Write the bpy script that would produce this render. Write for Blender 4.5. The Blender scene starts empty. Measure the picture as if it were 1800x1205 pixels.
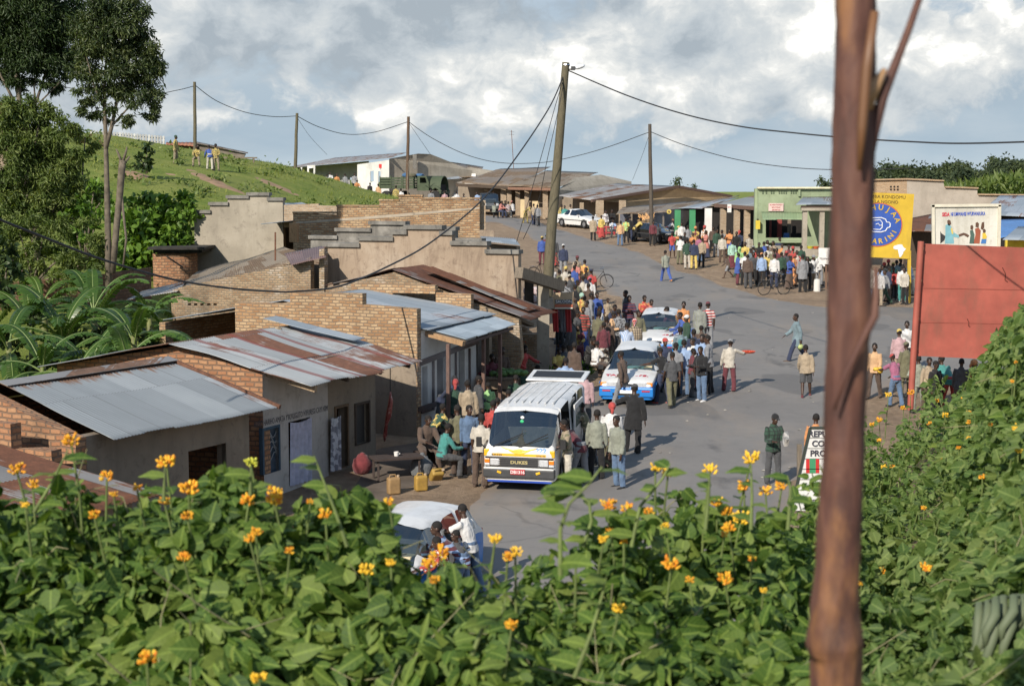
import bpy, bmesh, math, random
from mathutils import Vector as V, Matrix as MX, noise as MN
from mathutils.geometry import tessellate_polygon, delaunay_2d_cdt
R = math.radians
random.seed(7)
SC = bpy.context.scene
COL = SC.collection
# ---------------------------------------------------------------- camera
F = 2700.0
PIT = math.atan(282.5 / F)
cam = bpy.data.cameras.new("camera")
cam.sensor_width = 36.0
cam.lens = 54.0
cam.clip_start = 0.1
cam.clip_end = 6000
cam.dof.use_dof = True
cam.dof.focus_distance = 38.0
cam.dof.aperture_fstop = 7.2
camo = bpy.data.objects.new("camera", cam)
camo.location = (0, 0, 0)
camo.rotation_euler = (math.pi / 2 - PIT, 0, 0)
COL.objects.link(camo)
SC.camera = camo
# ---------------------------------------------------------------- light
SUN_DIR = V((-0.50, -0.865, 0)).normalized()
SUN_EL = R(32)
sdir = V((SUN_DIR.x * math.cos(SUN_EL), SUN_DIR.y * math.cos(SUN_EL), math.sin(SUN_EL)))
sl = bpy.data.lights.new("sun", 'SUN')
sl.energy = 4.1
sl.angle = R(0.5)
sl.color = (1.0, 0.91, 0.79)
so = bpy.data.objects.new("sun", sl)
so.rotation_euler = sdir.to_track_quat('Z', 'Y').to_euler()
so.location = (-30, -40, 40)
COL.objects.link(so)
W = bpy.data.worlds.new("World")
SC.world = W
W.use_nodes = True
SC.view_settings.view_transform = 'Standard'
SC.view_settings.look = 'None'
SC.view_settings.exposure = 0.42
SC.view_settings.gamma = 1.0
SC.render.film_transparent = False
try:
 SC.cycles.max_bounces = 6
 SC.cycles.transparent_max_bounces = 12
 SC.cycles.use_denoising = True
except Exception:
 pass
class NT:
 """tiny node-tree helper"""
 def __init__(s, nt): s.t = nt
 def n(s, typ, **kw):
  nd = s.t.nodes.new(typ)
  for k, v in kw.items():
   if k.startswith('i_'):
    key = k[2:]
    key = int(key) if key.isdigit() else key.replace('_', ' ')
    sock = nd.inputs[key]
    if hasattr(v, 'is_linked') or isinstance(v, bpy.types.NodeSocket): s.t.links.new(v, sock)
    else: sock.default_value = v
   else: setattr(nd, k, v)
  return nd
 def l(s, a, b): s.t.links.new(a, b)
 def math(s, op, a, b=0.0, c=0.0):
  nd = s.t.nodes.new('ShaderNodeMath'); nd.operation = op
  for i, v in enumerate((a, b, c)):
   if isinstance(v, bpy.types.NodeSocket): s.l(v, nd.inputs[i])
   else: nd.inputs[i].default_value = v
  return nd.outputs[0]
 def mix(s, fac, a, b, typ='MIX'):
  nd = s.t.nodes.new('ShaderNodeMix'); nd.data_type = 'RGBA'; nd.blend_type = typ
  for i, v in ((0, fac), (6, a), (7, b)):
   if isinstance(v, bpy.types.NodeSocket): s.l(v, nd.inputs[i])
   else: nd.inputs[i].default_value = v if i == 0 else (v[0], v[1], v[2], 1)
  return nd.outputs[2]
 def ramp(s, fac, stops, interp='LINEAR'):
  nd = s.t.nodes.new('ShaderNodeValToRGB'); cr = nd.color_ramp; cr.interpolation = interp
  while len(cr.elements) < len(stops): cr.elements.new(0.5)
  for e, (p, c) in zip(cr.elements, stops):
   e.position = p
   e.color = (c, c, c, 1) if isinstance(c, (int, float)) else (c[0], c[1], c[2], 1)
  s.l(fac, nd.inputs[0])
  return nd.outputs[0]
 def noise(s, vec, scale, detail=4.0, rough=0.55, dist=0.0):
  nd = s.t.nodes.new('ShaderNodeTexNoise')
  if vec is not None: s.l(vec, nd.inputs['Vector'])
  nd.inputs['Scale'].default_value = scale
  nd.inputs['Detail'].default_value = detail
  nd.inputs['Roughness'].default_value = rough
  nd.inputs['Distortion'].default_value = dist
  return nd.outputs[0]
 def mapping(s, vec, scale=(1, 1, 1), loc=(0, 0, 0), rot=(0, 0, 0)):
  nd = s.t.nodes.new('ShaderNodeMapping')
  s.l(vec, nd.inputs[0]); nd.inputs['Location'].default_value = loc
  nd.inputs['Rotation'].default_value = rot; nd.inputs['Scale'].default_value = scale
  return nd.outputs[0]
# ---------------------------------------------------------------- sky: Nishita above, cumulus banks drawn in direction space
w = NT(W.node_tree)
W.node_tree.nodes.clear()
sky = w.n('ShaderNodeTexSky', sky_type='NISHITA', sun_disc=False)
sky.sun_elevation = SUN_EL
sky.sun_rotation = math.atan2(SUN_DIR.x, SUN_DIR.y)
sky.altitude = 1800
tc = w.n('ShaderNodeTexCoord')
g = tc.outputs['Generated']
sx = w.n('ShaderNodeSeparateXYZ'); w.l(g, sx.inputs[0])
z = sx.outputs['Z']
p1 = w.mapping(g, (1, 1, 1.35), (0.41, 0.13, 0.07))
wv = w.n('ShaderNodeVectorMath', operation='ADD')
w.l(p1, wv.inputs[0])
wsc = w.n('ShaderNodeVectorMath', operation='SCALE'); w.l(w.n('ShaderNodeTexNoise', i_Vector=p1, i_Scale=22.0, i_Detail=4.0).outputs['Color'], wsc.inputs[0]); wsc.inputs['Scale'].default_value = 0.03
w.l(wsc.outputs[0], wv.inputs[1])
pv = wv.outputs[0]
big = w.noise(pv, 8.0, 11.0, 0.6)
off = w.n('ShaderNodeVectorMath', operation='ADD'); w.l(pv, off.inputs[0]); off.inputs[1].default_value = (-0.012, 0, 0.034)
big2 = w.noise(off.outputs[0], 8.0, 11.0, 0.6)
lit = w.math('SUBTRACT', big, big2)                     # tops of puffs brighter than their bases
broad = w.noise(w.mapping(g, (1, 1, 1.6), (0.7, 0, .3)), 4.6, 3.0, 0.5)
litn = w.math('ADD', w.math('MULTIPLY_ADD', lit, 3.2, 0.5), w.math('MULTIPLY', w.math('SUBTRACT', broad, .5), 1.3))
dk = w.n('ShaderNodeVectorMath', operation='DISTANCE'); w.l(w.mapping(g, (1, 1, 2.6)), dk.inputs[0]); dk.inputs[1].default_value = (0.0, 0.99, 0.33)
dkn = w.ramp(w.math('ADD', dk.outputs['Value'], w.math('MULTIPLY', w.math('SUBTRACT', big, .5), .12)), [(0.05, 0.42), (0.12, 0.0)])    # the one heavy cloud high in the middle
litn = w.math('SUBTRACT', litn, dkn)
cover = w.ramp(z, [(0, 0.28), (0.022, 0.4), (0.045, 0.5), (0.085, 0.6), (0.2, 0.5), (0.5, 0.4), (1, 0.36)])
dens = w.math('ADD', big, w.math('SUBTRACT', cover, 0.5))
mask = w.ramp(dens, [(0.465, 0.0), (0.53, 1.0)])
ccol = w.ramp(litn, [(0.1, (0.26, 0.30, 0.335)), (0.4, (0.365, 0.40, 0.425)), (0.6, (0.43, 0.455, 0.465)), (0.8, (0.56, 0.565, 0.55)), (0.95, (0.76, 0.75, 0.71))])
low = w.ramp(z, [(0.0, (0.33, 0.405, 0.455)), (0.025, (0.265, 0.335, 0.395)), (0.08, (0.30, 0.36, 0.41)), (0.2, (0.17, 0.28, 0.42))])
str_ = w.noise(w.mapping(g, (1, 1, 3), (0.2, 0, 0)), 8.0, 7.0, 0.55)
low2 = w.mix(w.ramp(str_, [(0.42, 0.0), (0.68, 0.5)]), low, (0.43, 0.465, 0.485))
low2 = w.mix(w.ramp(w.noise(w.mapping(g, (1, 1, 6), (0.6, 0, 0)), 4.0, 4.0, 0.5), [(0.5, 0.0), (0.7, 0.45)]), low2, (0.235, 0.295, 0.35))
cl = w.mix(mask, low2, ccol)
bg1 = w.n('ShaderNodeBackground'); w.l(sky.outputs[0], bg1.inputs[0]); bg1.inputs[1].default_value = 0.11
bg2 = w.n('ShaderNodeBackground'); w.l(cl, bg2.inputs[0]); bg2.inputs[1].default_value = 1.17
mx = w.n('ShaderNodeMixShader')
w.l(w.ramp(z, [(0.16, 0.0), (0.4, 0.5)]), mx.inputs[0])
w.l(bg2.outputs[0], mx.inputs[1]); w.l(bg1.outputs[0], mx.inputs[2])
wo = w.n('ShaderNodeOutputWorld'); w.l(mx.outputs[0], wo.inputs[0])
# ---------------------------------------------------------------- measuring helpers (photograph pixel + real distance -> point)
CP, SP = math.cos(PIT), math.sin(PIT)
def ray(px, py):
 x = (px - 900) / F; y = (602.5 - py) / F
 d = V((x, CP + y * SP, -SP + y * CP))
 return d / d.y
YS = [1.0]
def at(px, py, Y): return ray(px, py) * (Y * YS[0])
def lerp(a, b, t): return a + (b - a) * t
def sm(t):
 t = max(0.0, min(1.0, t)); return t * t * (3 - 2 * t)
def pw(x, pts):
 if x <= pts[0][0]: return pts[0][1]
 for (a, b), (c, d) in zip(pts, pts[1:]):
  if x <= c: return b + (d - b) * (x - a) / (c - a)
 return pts[-1][1]
ZR = [(-20, -7.6), (22, -7.5), (36, -7.05), (52, -6.2), (80, -5.1), (104, -4.2), (118, -3.55), (132, -3.0), (150, -2.7), (180, -2.5), (300, -2.2), (2500, -2)]
def road_z(y): return (pw(y - 5, ZR) + 2 * pw(y, ZR) + pw(y + 5, ZR)) / 4
def bank(x, y):
 if y < 0.5: return -1.5
 r = x / y
 k = pw(r, [(-1, .33), (.14, .33), (.2, .2), (.25, .1), (.29, .02), (.33, -.06), (.6, -.1)])
 yc = pw(r, [(.1, 6), (.2, 13), (.27, 13), (.3, 10), (.34, 8), (.5, 8)])
 zz = -1.5 - k * (max(y, 2.5) - 2.5)
 if y > yc: zz -= 0.55 * (y - yc)
 return zz
def base_z(x, y):
 zr = road_z(y) + 0.09 * max(0, min(16, 4 - x)) * sm((y - 85) / 35)
 zh = -3.6 + .115 * (min(y, 112) - 60) + .06 * min(max(-x - 19, -10), 40)
 if y > 112: zh -= .045 * min(y - 112, 60)
 zh = max(zh, zr)
 t = sm((-x - 5.5) / 11)
 z0 = zr + (zh - zr) * t
 if y > 66 and x < -3:
  z1 = pw(x, [(-90, 6), (-40, 4.1), (-28.5, 3.1), (-23, 2.1), (-16.7, 1.05), (-13.9, .25), (-10.6, -.75), (-4, -2.4), (-3, -2.6)]) + .055 * (min(y, 112) - 108) - .045 * max(0, min(y - 112, 60))
  z0 = lerp(z0, max(z1, zr), sm((y - 66) / 30) * sm((-x - 3) / 3))
 return z0
def gz(x, y):
 zb = base_z(x, y)
 if y < 40:
  return max(zb, bank(x, y)) if y < 60 else zb
 return zb
def ground(px, py, h=0.0, y=14.0):
 """point where the sight line comes down to h above the ground"""
 r = ray(px, py)
 while y < 400:
  if r.z * y <= gz(r.x * y, y) + h:
   lo, hi = y - .5, y
   for _ in range(18):
    m = (lo + hi) / 2
    if r.z * m <= gz(r.x * m, m) + h: hi = m
    else: lo = m
   return V((r.x * hi, hi, gz(r.x * hi, hi)))
  y += .5
 return V((r.x * 150, 150, gz(r.x * 150, 150)))
class Fr:
 """local frame of a building: u runs away along the street front, v back from it"""
 def __init__(s, O, deg):
  t = R(deg); s.O = V(O); s.a = V((math.sin(t), math.cos(t), 0)); s.b = V((-math.cos(t), math.sin(t), 0)); s.deg = deg
 def w(s, u, v, z): return V((s.O.x, s.O.y, 0)) + s.a * u + s.b * v + V((0, 0, z))
 def uvz(s, P):
  d = P - s.O; d.z = 0
  return (d.dot(s.a), d.dot(s.b), P.z)
 def onv(s, px, py, v):
  r = ray(px, py); k = (s.O.xy.dot(s.b.xy) + v) / r.xy.dot(s.b.xy)
  return s.uvz(r * k)
 def onu(s, px, py, u):
  r = ray(px, py); k = (s.O.xy.dot(s.a.xy) + u) / r.xy.dot(s.a.xy)
  return s.uvz(r * k)
# ---------------------------------------------------------------- object helpers
def tag(o, label=None, cat=None, group=None, kind=None):
 if label: o['label'] = label
 if cat: o['category'] = cat
 if group: o['group'] = group
 if kind: o['kind'] = kind
 return o
def attach(o, p, local=False):
 o.parent = p
 if not local:
  o.matrix_parent_inverse = MX.LocRotScale(p.location, p.rotation_euler, p.scale).inverted()
 return o
def thing(name, label, cat, loc=(0, 0, 0), rz=0.0, group=None):
 o = bpy.data.objects.new(name, None)
 o.empty_display_size = .2
 o.location = loc; o.rotation_euler = (0, 0, rz)
 COL.objects.link(o)
 return tag(o, label, cat, group)
def dup(root, loc, rz=0.0, label=None, scale=1.0, group=None):
 def cp(o, parent):
  c = o.copy(); COL.objects.link(c)
  if parent is not None: c.parent = parent
  for ch in [q for q in KIDS.get(o.name, [])]: KIDS.setdefault(c.name, []).append(cp(ch, c))
  return c
 r = cp(root, None)
 r.location = loc; r.rotation_euler = (0, 0, rz); r.scale = (scale,) * 3
 if label: r['label'] = label
 if group: r['group'] = group
 return r
KIDS = {}
class MB:
 def __init__(s): s.v = []; s.f = []; s.uv = None; s.m = []
 def add(s, vs, fs, mi=0):
  k = len(s.v); s.v += [V(p) for p in vs]
  s.f += [tuple(i + k for i in f) for f in fs]
  s.m += [mi] * len(fs)
  return s
 def box(s, c, d, rz=0.0, rot=None, mi=0):
  m = rot if rot is not None else MX.Rotation(rz, 3, 'Z')
  vs = [V(c) + m @ V((sx * d[0] / 2, sy * d[1] / 2, sz * d[2] / 2)) for sz in (-1, 1) for sy in (-1, 1) for sx in (-1, 1)]
  return s.add(vs, [(0, 2, 3, 1), (4, 5, 7, 6), (0, 1, 5, 4), (2, 6, 7, 3), (0, 4, 6, 2), (1, 3, 7, 5)], mi)
 def beam(s, p, q, w_, h_, up=(0, 0, 1), mi=0):
  p, q = V(p), V(q); d = (q - p); L = d.length; d.normalize()
  x = d.cross(V(up))
  if x.length < 1e-4: x = d.cross(V((1, 0, 0)))
  x.normalize(); y = x.cross(d)
  rot = MX((x, d, y)).transposed()
  return s.box((p + q) / 2, (w_, L, h_), rot=rot, mi=mi)
 def tube(s, pts, rad, n=8, caps=True, mi=0, sy=1.0):
  pts = [V(p) for p in pts]
  if not isinstance(rad, (list, tuple)): rad = [rad] * len(pts)
  k = len(s.v); prev = None
  for i, p in enumerate(pts):
   t = (pts[min(i + 1, len(pts) - 1)] - pts[max(i - 1, 0)])
   if t.length < 1e-9: t = V((0, 0, 1))
   t.normalize()
   if prev is None:
    x = t.cross(V((0, 0, 1)))
    if x.length < .05: x = t.cross(V((1, 0, 0)))
   else: x = prev - t * prev.dot(t)
   x.normalize(); prev = x; y = t.cross(x)
   for j in range(n):
    a = 2 * math.pi * j / n
    s.v.append(p + (x * math.cos(a) + y * math.sin(a) * sy) * rad[i])
  for i in range(len(pts) - 1):
   for j in range(n):
    a = k + i * n + j; b = k + i * n + (j + 1) % n
    s.f.append((a, b, b + n, a + n)); s.m.append(mi)
  if caps:
   s.f.append(tuple(k + j for j in range(n))[::-1]); s.m.append(mi)
   e = k + (len(pts) - 1) * n
   s.f.append(tuple(e + j for j in range(n))); s.m.append(mi)
  return s
 def lathe(s, prof, c=(0, 0, 0), n=16, mi=0):
  c = V(c); k = len(s.v)
  for r_, z_ in prof:
   for j in range(n):
    a = 2 * math.pi * j / n
    s.v.append(c + V((r_ * math.cos(a), r_ * math.sin(a), z_)))
  for i in range(len(prof) - 1):
   for j in range(n):
    a = k + i * n + j; b = k + i * n + (j + 1) % n
    s.f.append((a, b, b + n, a + n)); s.m.append(mi)
  return s
 def blob(s, c, r, seg=8, ring=6, jit=0.0, mi=0, rot=None):
  c = V(c); r = V(r) if not isinstance(r, (int, float)) else V((r, r, r)); k = len(s.v)
  rows = []
  for i in range(ring + 1):
   th = math.pi * i / ring; row = []
   for j in range(seg if 0 < i < ring else 1):
    ph = 2 * math.pi * j / seg
    d = V((math.sin(th) * math.cos(ph) * r.x, math.sin(th) * math.sin(ph) * r.y, math.cos(th) * r.z)) * (1 + random.uniform(-jit, jit))
    if rot is not None: d = rot @ d
    row.append(len(s.v)); s.v.append(c + d)
   rows.append(row)
  for a, b in zip(rows, rows[1:]):
   for j in range(seg):
    p = [a[j % len(a)], b[j % len(b)], b[(j + 1) % len(b)], a[(j + 1) % len(a)]]
    p = tuple(dict.fromkeys(p))
    s.f.append(p); s.m.append(mi)
  return s
 def prism(s, loops, n_vec, mi=0):
  """outer loop + hole loops of coplanar points, thickened along n_vec"""
  loops = [[V(p) for p in lp] for lp in loops]
  tris = tessellate_polygon(loops)
  flat = [p for lp in loops for p in lp]; k = len(s.v); N = len(flat); n_vec = V(n_vec)
  s.v += flat + [p + n_vec for p in flat]
  for t in tris:
   s.f.append((k + t[0], k + t[1], k + t[2])); s.f.append((k + N + t[2], k + N + t[1], k + N + t[0])); s.m += [mi, mi]
  o = k
  for lp in loops:
   L = len(lp)
   for i in range(L):
    a = o + i; b = o + (i + 1) % L
    s.f.append((a, b, b + N, a + N)); s.m.append(mi)
   o += L
  return s
 def build(s, name, mats, parent=None, local=False, smooth=None, fixn=True, uv='box'):
  me = bpy.data.meshes.new(name)
  me.from_pydata([tuple(p) for p in s.v], [], s.f)
  if not isinstance(mats, (list, tuple)): mats = [mats]
  for m in mats: me.materials.append(m)
  if len(mats) > 1: me.polygons.foreach_set('material_index', s.m)
  if fixn:
   bm = bmesh.new(); bm.from_mesh(me); bmesh.ops.recalc_face_normals(bm, faces=bm.faces); bm.to_mesh(me); bm.free()
  if uv == 'box':
   ul = me.uv_layers.new(name='UVMap').data
   vs = me.vertices
   for p in me.polygons:
    n = p.normal
    if abs(n.z) > .75: ax, ay = V((1, 0, 0)), V((0, 1, 0))
    else:
     ax = V((-n.y, n.x, 0)).normalized(); ay = V((0, 0, 1))
    for li in p.loop_indices:
     c = vs[me.loops[li].vertex_index].co
     ul[li].uv = (c.dot(ax), c.dot(ay))
  elif uv is not None:
   ul = me.uv_layers.new(name='UVMap').data
   for lp in me.loops: ul[lp.index].uv = uv[lp.vertex_index]
  if smooth is not None:
   me.polygons.foreach_set('use_smooth', [True] * len(me.polygons))
   if smooth < 180: me.set_sharp_from_angle(angle=R(smooth))
  o = bpy.data.objects.new(name, me)
  COL.objects.link(o)
  if parent is not None:
   attach(o, parent, local); KIDS.setdefault(parent.name, []).append(o)
  return o
def textmesh(name, body, size, mat, M4, parent=None, local=False, extrude=.003, align='CENTER', bold=0.0, sx=1.0):
 cu = bpy.data.curves.new(name, 'FONT'); cu.body = body; cu.size = size; cu.align_x = align; cu.extrude = extrude; cu.offset = bold
 cu.resolution_u = 3
 to = bpy.data.objects.new(name, cu); COL.objects.link(to)
 dg = bpy.context.evaluated_depsgraph_get()
 me = bpy.data.meshes.new_from_object(to.evaluated_get(dg))
 bpy.data.objects.remove(to); bpy.data.curves.remove(cu)
 me.transform(M4 @ MX.Diagonal((sx, 1, 1, 1)))
 me.materials.clear(); me.materials.append(mat)
 o = bpy.data.objects.new(name, me); COL.objects.link(o)
 if parent is not None: attach(o, parent, local); KIDS.setdefault(parent.name, []).append(o)
 return o
def frame4(o, x, y):
 """matrix with text x axis = x, y axis = y, at o"""
 x = V(x).normalized(); y = V(y).normalized(); z = x.cross(y)
 return MX(((x.x, y.x, z.x, o[0]), (x.y, y.y, z.y, o[1]), (x.z, y.z, z.z, o[2]), (0, 0, 0, 1)))
# ---------------------------------------------------------------- materials
MATS = {}
def newmat(name):
 m = bpy.data.materials.new(name); m.use_nodes = True
 nt = NT(m.node_tree); b = m.node_tree.nodes['Principled BSDF']
 return m, nt, b
def coords(nt, kind='Object'):
 return nt.n('ShaderNodeTexCoord').outputs[kind]
def bump(nt, b, h, strength=.4, dist=.02):
 bn = nt.n('ShaderNodeBump'); bn.inputs['Strength'].default_value = strength; bn.inputs['Distance'].default_value = dist
 nt.l(h, bn.inputs['Height']); nt.l(bn.outputs[0], b.inputs['Normal'])
def memo(fn):
 def g_(*a, **k):
  key = (fn.__name__,) + a + tuple(sorted(k.items()))
  if key not in MATS: MATS[key] = fn(*a, **k)
  return MATS[key]
 return g_
@memo
def paint(name, col, rough=.5, var=.15, scale=3.0, metal=0.0, coat=0.0, dirt=0.0):
 m, nt, b = newmat(name)
 c = coords(nt)
 n = nt.noise(c, scale, 5.0, .6)
 lo = [x * (1 - var) for x in col]; hi = [min(1, x * (1 + var)) for x in col]
 cc = nt.ramp(n, [(.3, lo), (.7, hi)])
 if dirt:
  d = nt.noise(nt.mapping(c, (1, 1, .35)), scale * 1.7, 6.0, .7)
  cc = nt.mix(nt.ramp(d, [(.48, 0.0), (.75, dirt)]), cc, (.12, .085, .055))
 nt.l(cc, b.inputs['Base Color'])
 b.inputs['Roughness'].default_value = rough; b.inputs['Metallic'].default_value = metal
 b.inputs['Coat Weight'].default_value = coat
 return m
@memo
def brick(name, cols, mortar=(.30, .25, .19), bw=.21, bh=.085, ms=.013, dirt=.3, dirtcol=(.07, .055, .04), white=0.0):
 m, nt, b = newmat(name)
 uv = coords(nt, 'UV')
 ob = coords(nt)
 # slightly irregular courses
 wn = nt.n('ShaderNodeTexNoise', i_Vector=uv, i_Scale=2.2, i_Detail=3.0)
 vs = nt.n('ShaderNodeVectorMath', operation='MULTIPLY_ADD'); nt.l(wn.outputs['Color'], vs.inputs[0]); vs.inputs[1].default_value = (.14, .085, 0); nt.l(uv, vs.inputs[2])
 vec = vs.outputs[0]
 bt = nt.n('ShaderNodeTexBrick', i_Scale=1.0, i_Mortar_Size=ms, i_Mortar_Smooth=.35, i_Bias=0.0, i_Brick_Width=bw, i_Row_Height=bh)
 nt.l(vec, bt.inputs['Vector']); bt.inputs['Color1'].default_value = (0, 0, 0, 1); bt.inputs['Color2'].default_value = (1, 1, 1, 1)
 bt.inputs['Mortar'].default_value = (.5, .5, .5, 1)
 k = len(cols)
 n2 = nt.noise(ob, 1.3, 5.0, .6)
 val = nt.math('ADD', nt.math('MULTIPLY', bt.outputs['Color'], .75), nt.math('MULTIPLY', n2, .3))
 cc = nt.ramp(val, [((i + .2) / k, c) for i, c in enumerate(cols)])
 fine = nt.noise(ob, 26.0, 4.0, .7)
 cc = nt.mix(nt.ramp(fine, [(.35, 0.0), (.75, .45)]), cc, [x * .6 for x in cols[0]])
 if white:
  wn2 = nt.noise(ob, .9, 6.0, .65)
  cc = nt.mix(nt.math('MULTIPLY', nt.ramp(wn2, [(.48, 0.0), (.6, 1.0)]), nt.ramp(bt.outputs['Color'], [(.25, white), (.7, 0.0)])), cc, (.55, .5, .42))
 cc = nt.mix(bt.outputs['Fac'], cc, mortar)
 dn = nt.noise(nt.mapping(ob, (1, 1, .5)), .75, 7.0, .65)
 cc = nt.mix(nt.ramp(dn, [(.5, 0.0), (.72, dirt)]), cc, dirtcol)
 nt.l(cc, b.inputs['Base Color']); b.inputs['Roughness'].default_value = .93
 h = nt.math('SUBTRACT', nt.math('MULTIPLY', fine, .5), bt.outputs['Fac'])
 bump(nt, b, h, .9, .02)
 return m
@memo
def plaster(name, col, stain=(.10, .08, .06), amt=.6, light=None, scale=.7, streak=.5):
 m, nt, b = newmat(name)
 ob = coords(nt)
 n1 = nt.noise(ob, scale, 7.0, .62)
 cc = nt.ramp(n1, [(.3, [x * .78 for x in col]), (.52, col), (.75, light or [min(1, x * 1.2) for x in col])])
 st = nt.noise(nt.mapping(ob, (1.6, 1.6, .28)), 1.4, 7.0, .7, .6)
 cc = nt.mix(nt.ramp(st, [(.47, 0.0), (.72, amt * streak)]), cc, stain)
 sp = nt.noise(ob, 3.6, 8.0, .75, .4)
 cc = nt.mix(nt.ramp(sp, [(.54, 0.0), (.7, amt)]), cc, stain)
 nt.l(cc, b.inputs['Base Color']); b.inputs['Roughness'].default_value = .92
 bump(nt, b, nt.noise(ob, 14.0, 6.0, .7), .35, .03)
 return m
@memo
def corr(name, base=(.30, .33, .36), rust=.4, rustcol=(.17, .065, .032), red=0.0, light=(.46, .48, .49), seed=0.0, ridge_rust=0.0, metal=.35, sheet=1.0):
 """corrugated sheets; UV in metres, v up the slope; u/v/height stored as generated"""
 m, nt, b = newmat(name)
 uv = coords(nt, 'UV')
 bt = nt.n('ShaderNodeTexBrick', i_Scale=1.0, i_Mortar_Size=.006, i_Mortar_Smooth=0.0, i_Bias=0.0, i_Brick_Width=.83 * sheet, i_Row_Height=1.9 * sheet)
 sh = nt.mapping(uv, (1, 1, 1), (seed, seed * .7, 0))
 nt.l(sh, bt.inputs['Vector']); bt.inputs['Color1'].default_value = (0, 0, 0, 1); bt.inputs['Color2'].default_value = (1, 1, 1, 1); bt.inputs['Mortar'].default_value = (.5, .5, .5, 1)
 bt.offset = .37
 n1 = nt.noise(nt.mapping(sh, (1.0, .35, 1)), 2.0, 6.0, .6)
 cc = nt.ramp(nt.math('ADD', nt.math('MULTIPLY', bt.outputs['Color'], .6), nt.math('MULTIPLY', n1, .5)), [(.2, [x * .8 for x in base]), (.5, base), (.85, light)])
 # run-off streaks down the corrugations
 stn = nt.noise(nt.mapping(sh, (6.0, .22, 1)), 3.0, 6.0, .7)
 rr = nt.math('ADD', nt.math('MULTIPLY', nt.math('SUBTRACT', bt.outputs['Color'], .5), .42), nt.math('ADD', nt.math('MULTIPLY', stn, .5), nt.math('MULTIPLY', nt.noise(sh, 1.1, 5.0, .6), .5)))
 t0 = .80 - .5 * rust
 fac = nt.ramp(rr, [(t0, 0.0), (t0 + .09, .95)])
 rc = nt.ramp(nt.noise(sh, 5.0, 6.0, .7), [(.3, [x * .55 for x in rustcol]), (.6, rustcol), (.8, [x * 1.6 for x in rustcol])])
 cc = nt.mix(fac, cc, rc)
 if red:
  se = nt.n('ShaderNodeSeparateXYZ'); nt.l(sh, se.inputs[0])
  wv_ = nt.math('PINGPONG', nt.math('ADD', se.outputs[0], nt.math('MULTIPLY', stn, .12)), .62)
  cc = nt.mix(nt.ramp(wv_, [(.49, 0.0), (.53, red)]), cc, (.20, .05, .036))
 cc = nt.mix(nt.math('MULTIPLY', bt.outputs['Fac'], .55), cc, (.05, .04, .035))
 if ridge_rust:
  se = nt.n('ShaderNodeSeparateXYZ'); nt.l(uv, se.inputs[0])
  q = nt.math('ADD', se.outputs[1], nt.math('MULTIPLY', nt.math('SUBTRACT', nt.noise(nt.mapping(sh, (3, .3, 1)), 2.0, 6.0, .7), .5), 1.6))
  cc = nt.mix(nt.ramp(q, [(ridge_rust, 0.0), (ridge_rust + .2, .85)]) if ridge_rust < .8 else nt.ramp(nt.math('MULTIPLY', q, .2), [(ridge_rust * .2, 0.0), (ridge_rust * .2 + .035, .85)]), cc, (.2, .1, .05))
 nt.l(cc, b.inputs['Base Color'])
 b.inputs['Metallic'].default_value = metal
 nt.l(nt.ramp(fac, [(0, .5), (1, .95)]), b.inputs['Roughness'])
 bump(nt, b, nt.noise(sh, 9.0, 5.0, .6), .2, .01)
 return m
@memo
def wood(name, col, dirt=.3):
 m, nt, b = newmat(name)
 ob = coords(nt)
 n = nt.noise(nt.mapping(ob, (6, 6, 1.2)), 4.0, 6.0, .65, .8)
 cc = nt.ramp(n, [(.28, [x * .55 for x in col]), (.5, col), (.75, [min(1, x * 1.35) for x in col])])
 nt.l(cc, b.inputs['Base Color']); b.inputs['Roughness'].default_value = .85
 bump(nt, b, n, .4, .01)
 return m
@memo
def leafm(name, c1, c2, c3, trans=.3, rough=.45, vein=True):
 m, nt, b = newmat(name)
 at_ = nt.n('ShaderNodeAttribute', attribute_name='rnd')
 ob = coords(nt)
 v = nt.math('ADD', nt.math('MULTIPLY', at_.outputs['Fac'], .8), nt.math('MULTIPLY', nt.noise(ob, 2.5, 4.0), .25))
 cc = nt.ramp(v, [(.1, c1), (.5, c2), (.9, c3)])
 if vein:
  uv = coords(nt, 'UV')
  se = nt.n('ShaderNodeSeparateXYZ'); nt.l(uv, se.inputs[0])
  ax = nt.math('ABSOLUTE', se.outputs[0])
  mid = nt.ramp(ax, [(.0, .55), (.06, 0.0)])
  sv = nt.math('PINGPONG', nt.math('SUBTRACT', nt.math('MULTIPLY', se.outputs[1], 5.0), nt.math('MULTIPLY', ax, 3.2)), .5)
  side = nt.ramp(sv, [(.0, .28), (.1, 0.0)])
  cc = nt.mix(nt.math('MAXIMUM', mid, side), cc, [min(1, x * 1.9) for x in c3])
  bump(nt, b, nt.math('SUBTRACT', nt.noise(ob, 45.0, 3.0), nt.math('MULTIPLY', side, 1.5)), .3, .006)
 geo = nt.n('ShaderNodeNewGeometry')
 cc = nt.mix(nt.math('MULTIPLY', geo.outputs['Backfacing'], .35), cc, [min(1, x * 1.5 + .01) for x in c2])
 nt.l(cc, b.inputs['Base Color']); b.inputs['Roughness'].default_value = rough
 b.inputs['Specular IOR Level'].default_value = .35
 tr = nt.n('ShaderNodeBsdfTranslucent'); tc_ = nt.mix(1.0, cc, (1.6, 1.5, .5), 'MULTIPLY'); nt.l(tc_, tr.inputs[0])
 mx_ = nt.n('ShaderNodeMixShader'); mx_.inputs[0].default_value = trans
 nt.l(b.outputs[0], mx_.inputs[1]); nt.l(tr.outputs[0], mx_.inputs[2])
 nt.l(mx_.outputs[0], m.node_tree.nodes['Material Output'].inputs[0])
 return m
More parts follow.
